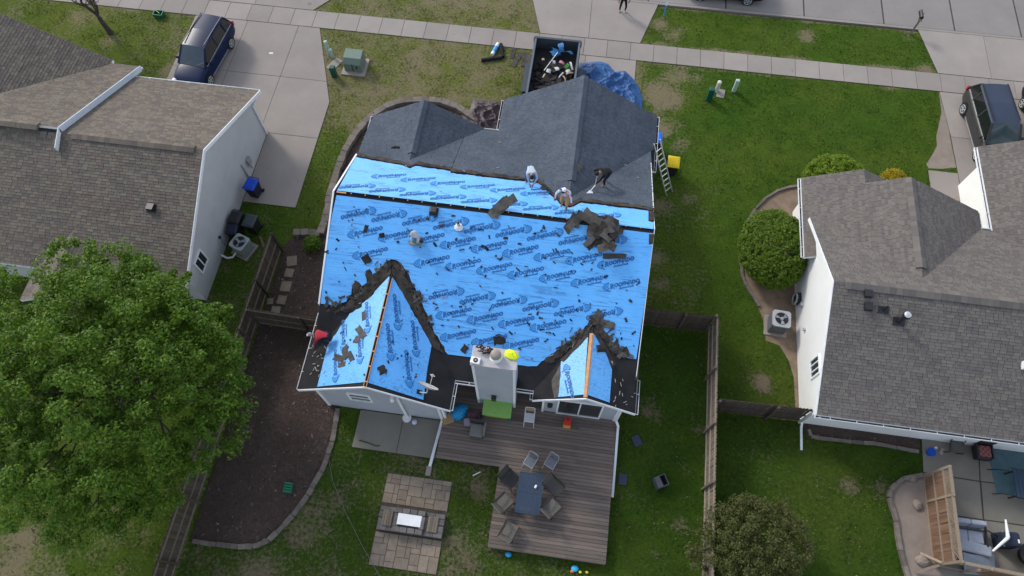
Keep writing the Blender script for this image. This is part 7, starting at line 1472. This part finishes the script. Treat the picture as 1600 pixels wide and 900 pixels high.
# ---- bark chips lying on the mulch
def chips(name, P, n, mats, size):
    xs = [p[0] for p in P]; ys = [p[1] for p in P]; x = rng.uniform(min(xs), max(xs), n); y = rng.uniform(min(ys), max(ys), n); ok = in_poly(x, y, P); x = x[ok]; y = y[ok]; m = len(x)
    a = rng.uniform(0, 6.28, m); L = rng.uniform(.5, 1.5, m) * size; W = L * rng.uniform(.15, .4, m); z = .022 + rng.uniform(0, .02, m); tl = rng.uniform(-.3, .3, m)
    ca, sa = np.cos(a), np.sin(a); q = lambda u, v: np.stack([x + ca * L * u - sa * W * v, y + sa * L * u + ca * W * v, z + .012 + tl * L * u * .4], 1)
    V = np.stack([q(-1, -1), q(1, -1), q(1, 1), q(-1, 1)], 1).reshape(-1, 3)
    return np_mesh(name, V, np.arange(4 * m).reshape(m, 4), mats, kind='stuff', midx=np.where(rng.random(m) < .975, np.where(rng.random(m) < .5, 0, 1), 2))
ck = [flat('dark bark chip', (.055, .043, .037), .9), flat('brown bark chip', (.095, .062, .048), .9), flat('pale bark chip', (.30, .26, .21), .9)]
chips('bark_chips', BED, 30000, ck, .04)
random.seed(77); kk = 0; bx = [p[0] for p in bo]; by = [p[1] for p in bo]
while kk < 95:
    x, y = random.uniform(505, 1015), random.uniform(310, 565); y += (x - 760) * .1
    if not all(in_poly(np.array([x + a]), np.array([y + b]), bo)[0] for a, b in ((0, 0), (7, 0), (-7, 0), (0, 6), (0, -6))): continue
    scrap('tiny dark shingle chip lying on the blue underlayment', B, x, y, random.choice((.06, .09, .12, .16, .22)), random.uniform(.025, .07), random.uniform(-80, 80), 'scrap', 'tiny shingle chips on the blue rear slope'); kk += 1
# ================================================================== PEOPLE
def skin(c): return flat('skin', c, .55)
def ik(a, b, l1, l2, pole):
    d = b - a; L = min(d.length, (l1 + l2) * .995); u = d.normalized(); x = (l1 * l1 - l2 * l2 + L * L) / (2 * L); h = math.sqrt(max(0, l1 * l1 - x * x)); p = (pole - u * pole.dot(u)).normalized(); return a + u * x + p * h
def person(name, label, loc, yaw, feet, pelvis, lean, hands, head_dir, cols, twist=0.0, hair=None, cap=None, side=0.0, sleeves='long', shirt_pattern=None):
    """local frame: x right, y forward, z up, origin between the feet on the standing surface"""
    t = thing(name, label, 'person', (0, 0, 0)); V = Vector
    pel = V(pelvis); sp = V((math.sin(side), math.sin(lean) * math.cos(side), math.cos(lean) * math.cos(side))).normalized(); rx = Matrix.Rotation(twist, 3, 'Z') @ V((1, 0, 0)); rx = (rx - sp * rx.dot(sp)).normalized(); fw = sp.cross(rx) * -1
    belly = pel + sp * .17; chest = pel + sp * .36; nb = pel + sp * .50; neck = nb + (sp * .6 + V(head_dir) * .15).normalized() * .07; hd = V(head_dir).normalized()
    head = neck + (sp * .75 + hd * .35).normalized() * .14
    joints = []; edges = []; rad = []; kind = []
    def J(p, r, par, k): joints.append(V(p)); rad.append(r); kind.append(k); i = len(joints) - 1; (edges.append((par, i)) if par is not None else None); return i
    ip = J(pel, .145, None, 'shirt'); ib = J(belly, .135, ip, 'shirt'); ic = J(chest, .15, ib, 'shirt'); inb = J(nb, .085, ic, 'shirt'); ine = J(neck, .055, inb, 'skin'); J(head - hd * .0, .075, ine, 'skin')
    hand_info = []
    for s, hp in ((-1, hands[0]), (1, hands[1])):
        sh = chest + rx * s * .185 + sp * .07; hp = V(hp); el = ik(sh, hp, .29, .26, rx * s * .8 - fw * .5 + V((0, 0, .1))); w = el + (hp - el).normalized() * .25
        i1 = J(sh, .068, ic, 'shirt'); i2 = J(el, .046, i1, 'shirt' if sleeves == 'long' else 'skin'); i3 = J(w, .032, i2, 'shirt' if sleeves == 'long' else 'skin'); d = (w - el).normalized(); i4 = J(w + d * .07, .034, i3, 'glove' if 'glove' in cols else 'skin'); hand_info.append((w + d * .08, d, s))
    for s, f in ((-1, feet[0]), (1, feet[1])):
        hp_ = pel + rx * s * .095 - sp * .05; f = V(f); an = f + V((0, -.03, .09)); kn = ik(hp_, an, .43, .42, V((s * .25, 1, .1)))
        i1 = J(hp_, .098, ip, 'pants'); i2 = J(kn, .064, i1, 'pants'); i3 = J(an, .045, i2, 'pants'); i4 = J(f + V((0, .03, .045)), .042, i3, 'shoe'); J(f + V((s * .02, .15, .035)), .036, i4, 'shoe')
    me = bpy.data.meshes.new('body'); me.from_pydata(joints, edges, []); o = bpy.data.objects.new('body', me); COL.objects.link(o)
    sm = o.modifiers.new('skin', 'SKIN'); sm.use_smooth_shade = True
    for i, sv in enumerate(me.skin_vertices[0].data): sv.radius = (rad[i], rad[i] * (.78 if i < 4 else 1)); sv.use_root = (i == 0)
    su = o.modifiers.new('sub', 'SUBSURF'); su.levels = su.render_levels = 2
    ev = o.evaluated_get(bpy.context.evaluated_depsgraph_get()); m2 = bpy.data.meshes.new_from_object(ev); bpy.data.objects.remove(o)
    mb = MB(); mb.v = [tuple(v.co) for v in m2.vertices]; mb.f = [tuple(p.vertices) for p in m2.polygons]; slots = ['shirt', 'pants', 'skin', 'shoe', 'glove']
    segs = [(joints[a], joints[b], kind[b] if not (b in (inb,)) else 'shirt') for a, b in edges]
    def near(c):
        best = None
        for a, b, k in segs:
            ab = b - a; tt = max(0, min(1, (c - a).dot(ab) / ab.dot(ab))); d = (a + ab * tt - c).length
            if best is None or d < best[0]: best = (d, k)
        return slots.index(best[1])
    mb.m = [near(sum((Vector(mb.v[i]) for i in f), V((0, 0, 0))) / len(f)) for f in mb.f]
    # head with face
    up = (sp * .7 + V((0, 0, .3))); up = (up - hd * up.dot(hd)).normalized(); hx = hd.cross(up); hr = Matrix((hx, hd, up)).transposed()
    mb.ell(head, (.074, .092, .112), 16, 10, hr, 2); mb.ell(head + hr @ V((0, .03, -.055)), (.055, .058, .06), 12, 7, hr, 2)
    mb.add([head + hr @ V(p) for p in ((-.016, .085, -.02), (.016, .085, -.02), (0, .118, -.025), (0, .088, .02))], [(0, 1, 2), (1, 3, 2), (3, 0, 2)], 2)
    for s in (-1, 1): mb.ell(head + hr @ V((s * .076, -.005, -.005)), (.012, .02, .03), 8, 5, hr, 2)
    for (w, d, s) in hand_info:                          # palm, four fingers, thumb, closing on what is held
        pz = V((0, 0, -1)); pz = (pz - d * pz.dot(d)).normalized() if abs(d.z) < .95 else fw; hx_ = d.cross(pz).normalized(); gi = 4 if 'glove' in cols else 2
        mb.ell(w + d * .03, (.04, .05, .018), 10, 6, Matrix((hx_, d, pz)).transposed(), gi)
        for k, (off, L) in enumerate(((-.030, .062), (-.010, .074), (.011, .07), (.031, .055))):
            a = w + d * .07 + hx_ * off; b_ = a + d * L * .5 + pz * .012; c_ = b_ + (d * .4 + pz).normalized() * L * .35; e_ = c_ + (pz - d * .4).normalized() * L * .25; mb.path([a, b_, c_, e_], [.009, .0085, .008, .006], 6, gi)
        a = w + d * .02 + hx_ * (-.036) * s; mb.path([a, a + (d * .6 - hx_ * s * .7 + pz * .3).normalized() * .035, a + (d * .9 - hx_ * s * .3 + pz * .8).normalized() * .065], [.011, .01, .007], 6, gi)
    mats = [cols['shirt'], cols['pants'], cols['skin'], cols['shoe'], cols.get('glove', cols['skin'])]
    mb.build('body', mats, t, True)
    eye = MB()
    for s in (-1, 1): eye.ell(head + hr @ V((s * .028, .082, .012)), (.012, .008, .009), 8, 5, hr)
    eye.build('eyes', M['black'], t, True); MB().box(head + hr @ V((0, .084, -.065)), (.04, .008, .008), hr).build('mouth', flat('lip', (.3, .12, .1), .6), t)
    if hair: MB().ell(head + hr @ V((0, -.012, .02)), (.083, .096, .108), 16, 8, hr, v1=.56).build('hair', hair, t, True)
    if cap:
        MB().ell(head + hr @ V((0, -.004, .03)), (.086, .10, .10), 16, 7, hr, v1=.5).build('cap', cap[0], t, True)
        br = MB(); P = [(head + hr @ V((.075 * math.cos(a), .08 + .09 * math.sin(a), .035))) for a in [math.pi * k / 10 for k in range(11)]]; P2 = [p - up * .008 for p in P]; br.add(P + P2, [tuple(range(10, -1, -1)), tuple(range(11, 22))] + [(k, k + 1, 12 + k, 11 + k) for k in range(10)]); br.build('cap_brim', cap[1], t)
    t.location = loc; t.rotation_euler.z = yaw; return t, joints, hand_info
def to_local(t, p): return Matrix.Rotation(-t.rotation_euler.z, 3, 'Z') @ (Vector(p) - t.location)
S1 = skin((.32, .19, .125)); S2 = skin((.24, .135, .085)); den = flat('blue denim', (.035, .085, .21), .85); dnv = flat('dark trousers', (.012, .016, .03), .85); tan = flat('tan trousers', (.42, .25, .11), .85); blk = flat('black cloth', (.010, .010, .013), .9); wht = flat('pale grey white shirt', (.42, .48, .53), .85); redc = flat('red shirt', (.42, .028, .05), .85)
boot = flat('tan boots', (.30, .18, .10), .8); shoe_d = flat('dark shoes', (.04, .035, .03), .8); glv = flat('red glove', (.45, .03, .04), .8); hairm = flat('dark hair', (.012, .009, .008), .7)
def tie():
    t = NT('patterned white red blue shirt'); n = t.noise(5.5, 2, .5); c = t.ramp(n, [(.0, (.05, .09, .30)), (.40, (.56, .58, .66)), (.58, (.50, .03, .05))], 'CONSTANT'); t.base(c); return t.fin(.85)
tiem = tie()
def slope_loc(pl, px, py): return pl.px(px, py, .02)
def dzl(pl, yaw, x, y):                                  # height of the roof under a local offset
    v = Matrix.Rotation(yaw, 3, 'Z') @ Vector((x, y, 0)); return pl.a * v.x + pl.b * v.y
# 1: white shirt, bent over the torn edge with a shingle fork
Y1 = R_(180) + R_(12); L1 = slope_loc(Fp, 829, 285)
f1 = [(-.2, .02, dzl(Fp, Y1, -.2, .02)), (.2, -.02, dzl(Fp, Y1, .2, -.02))]
T1 = Vector((.12, .55, dzl(Fp, Y1, .1, .55) + .05)); Hh1 = [(-.10, .42, .52), (.02, .56, .30)]
p1, _, hi = person('person', 'worker in a pale shirt and blue jeans bending over the torn shingle edge', L1, Y1, f1, (0, -.22, .80), R_(68), Hh1, (0.05, .75, -.5), dict(shirt=wht, pants=den, skin=S1, shoe=boot), cap=(blk, flat('cap brim pale', (.55, .55, .55), .7)))
tl1 = thing('shingle_fork', 'black shingle ripping fork held by the worker in the pale shirt', 'tool', tuple(L1)); w = lambda lp, L, Y: Matrix.Rotation(Y, 3, 'Z') @ Vector(lp) + L
a = w((-.14, .36, .62), L1, Y1); b = w((.02, .58, .27), L1, Y1); e = Fp.px(849, 296, .06); MB().tube(a, b, .017).tube(b, e, .017).build('shaft', flat('blue shaft', (.04, .09, .2), .5), tl1); d = (e - b).normalized(); MB().box(e, (.2, .24, .02), Matrix.Rotation(.7, 3, 'Z')).build('blade', M['black_metal'], tl1)
# 2: patterned shirt, tan trousers, standing
Y2 = R_(180) - R_(15); L2 = slope_loc(Fp, 881, 324)
f2 = [(-.13, .06, dzl(Fp, Y2, -.13, .06)), (.13, -.08, dzl(Fp, Y2, .13, -.08))]
p2, _, hi = person('person', 'worker in a white, red and blue patterned shirt and tan trousers near the ridge', L2, Y2, f2, (0, -.04, .90), R_(14), [(-.36, .20, .80), (.34, .26, .86)], (.1, .9, -.25), dict(shirt=tiem, pants=tan, skin=S1, shoe=boot, glove=glv), cap=(M['white_plastic'], blk))
# 3: black shirt with shovel
Y3 = R_(128); L3 = slope_loc(Fp, 944, 287); f3 = [(-.16, .16, dzl(Fp, Y3, -.16, .16)), (.2, -.14, dzl(Fp, Y3, .2, -.14))]
p3, _, hi = person('person', 'worker in black bending over a scraping shovel on the dark shingles', L3, Y3, f3, (0, -.12, .84), R_(62), [(-.16, .62, .62), (.10, .44, .82)], (-.1, .75, -.55), dict(shirt=blk, pants=dnv, skin=S2, shoe=boot), hair=hairm)
sh = thing('scraping_shovel', 'white bladed scraping shovel held by the worker in black', 'shovel', tuple(L3)); a = w((.14, .38, .9), L3, Y3); b = w((-.18, .66, .58), L3, Y3); e = Fp.px(921.5, 301, .05); e0 = e.lerp(b, .12); MB().tube(a, b, .016).tube(b, e0, .016).build('shaft', M['alu'], sh); MB().slab([e0 + Vector((-.05, .03, 0)), e0 + Vector((.05, .03, 0)), e + Vector((.15, -.06, .0)), e + Vector((-.15, -.10, .0))], (0, 0, -.02)).build('blade', M['white_plastic'], sh)
# 4: red shirt at the left eave
Y4 = R_(97); Q4 = slope_loc(WLl, 500, 556); Q4 = Vector((-9.22, 9.2, max(WLl.z(-9.22, 0), B.z(0, 9.2)) + .04)); f4 = [(-.17, -.05, dzl(WLl, Y4, -.17, -.05)), (.17, .05, dzl(WLl, Y4, .17, .05))]
p4, _, hi = person('person', 'worker in a red shirt crouching at the left edge of the roof', Q4, Y4, f4, (.02, -.12, .52), R_(80), [(-.24, .60, .02), (.16, .62, .05)], (0, .95, -.3), dict(shirt=redc, pants=dnv, skin=S1, shoe=shoe_d, glove=flat('grey glove', (.3, .3, .32), .8)), cap=(flat('grey cap', (.25, .25, .27), .8), flat('grey brim', (.4, .4, .42), .8)), sleeves='long')
# 5: standing on the apron at the top edge
p5, _, hi = person('person', 'person in black trousers standing on the driveway apron at the top edge', (1.81, 32.9, .035), R_(185), [(-.16, .03, 0), (.16, .0, 0)], (0, 0, .92), R_(3), [(-.3, .12, .86), (.3, .12, .86)], (0, 1, 0), dict(shirt=flat('grey shirt', (.2, .2, .22), .85), pants=blk, skin=S1, shoe=flat('grey shoes', (.3, .28, .28), .7)), hair=hairm)
M['blade_green'] = mk('green grass blade', (.062, .128, .012), (.036, .080, .008), 4, .7, var=.3, spec=.1)
M['blade_olive'] = mk('olive grass blade', (.145, .162, .028), (.095, .12, .018), 4, .75, var=.3, spec=.1)
M['blade_shaded'] = mk('shade darkened grass blade', (.050, .088, .014), (.030, .058, .009), 4, .7, var=.3, spec=.1)  # darker green for back lawn blades, shade painted into their colour
M['blade_tan'] = mk('dead grass blade', (.22, .18, .115), (.15, .12, .072), 4, .85, var=.3, spec=.1)
grass_blades('grass', 240000, (-34, 30, -9, 33.7), [M['blade_green'], M['blade_olive'], M['blade_tan'], M['blade_shaded']])
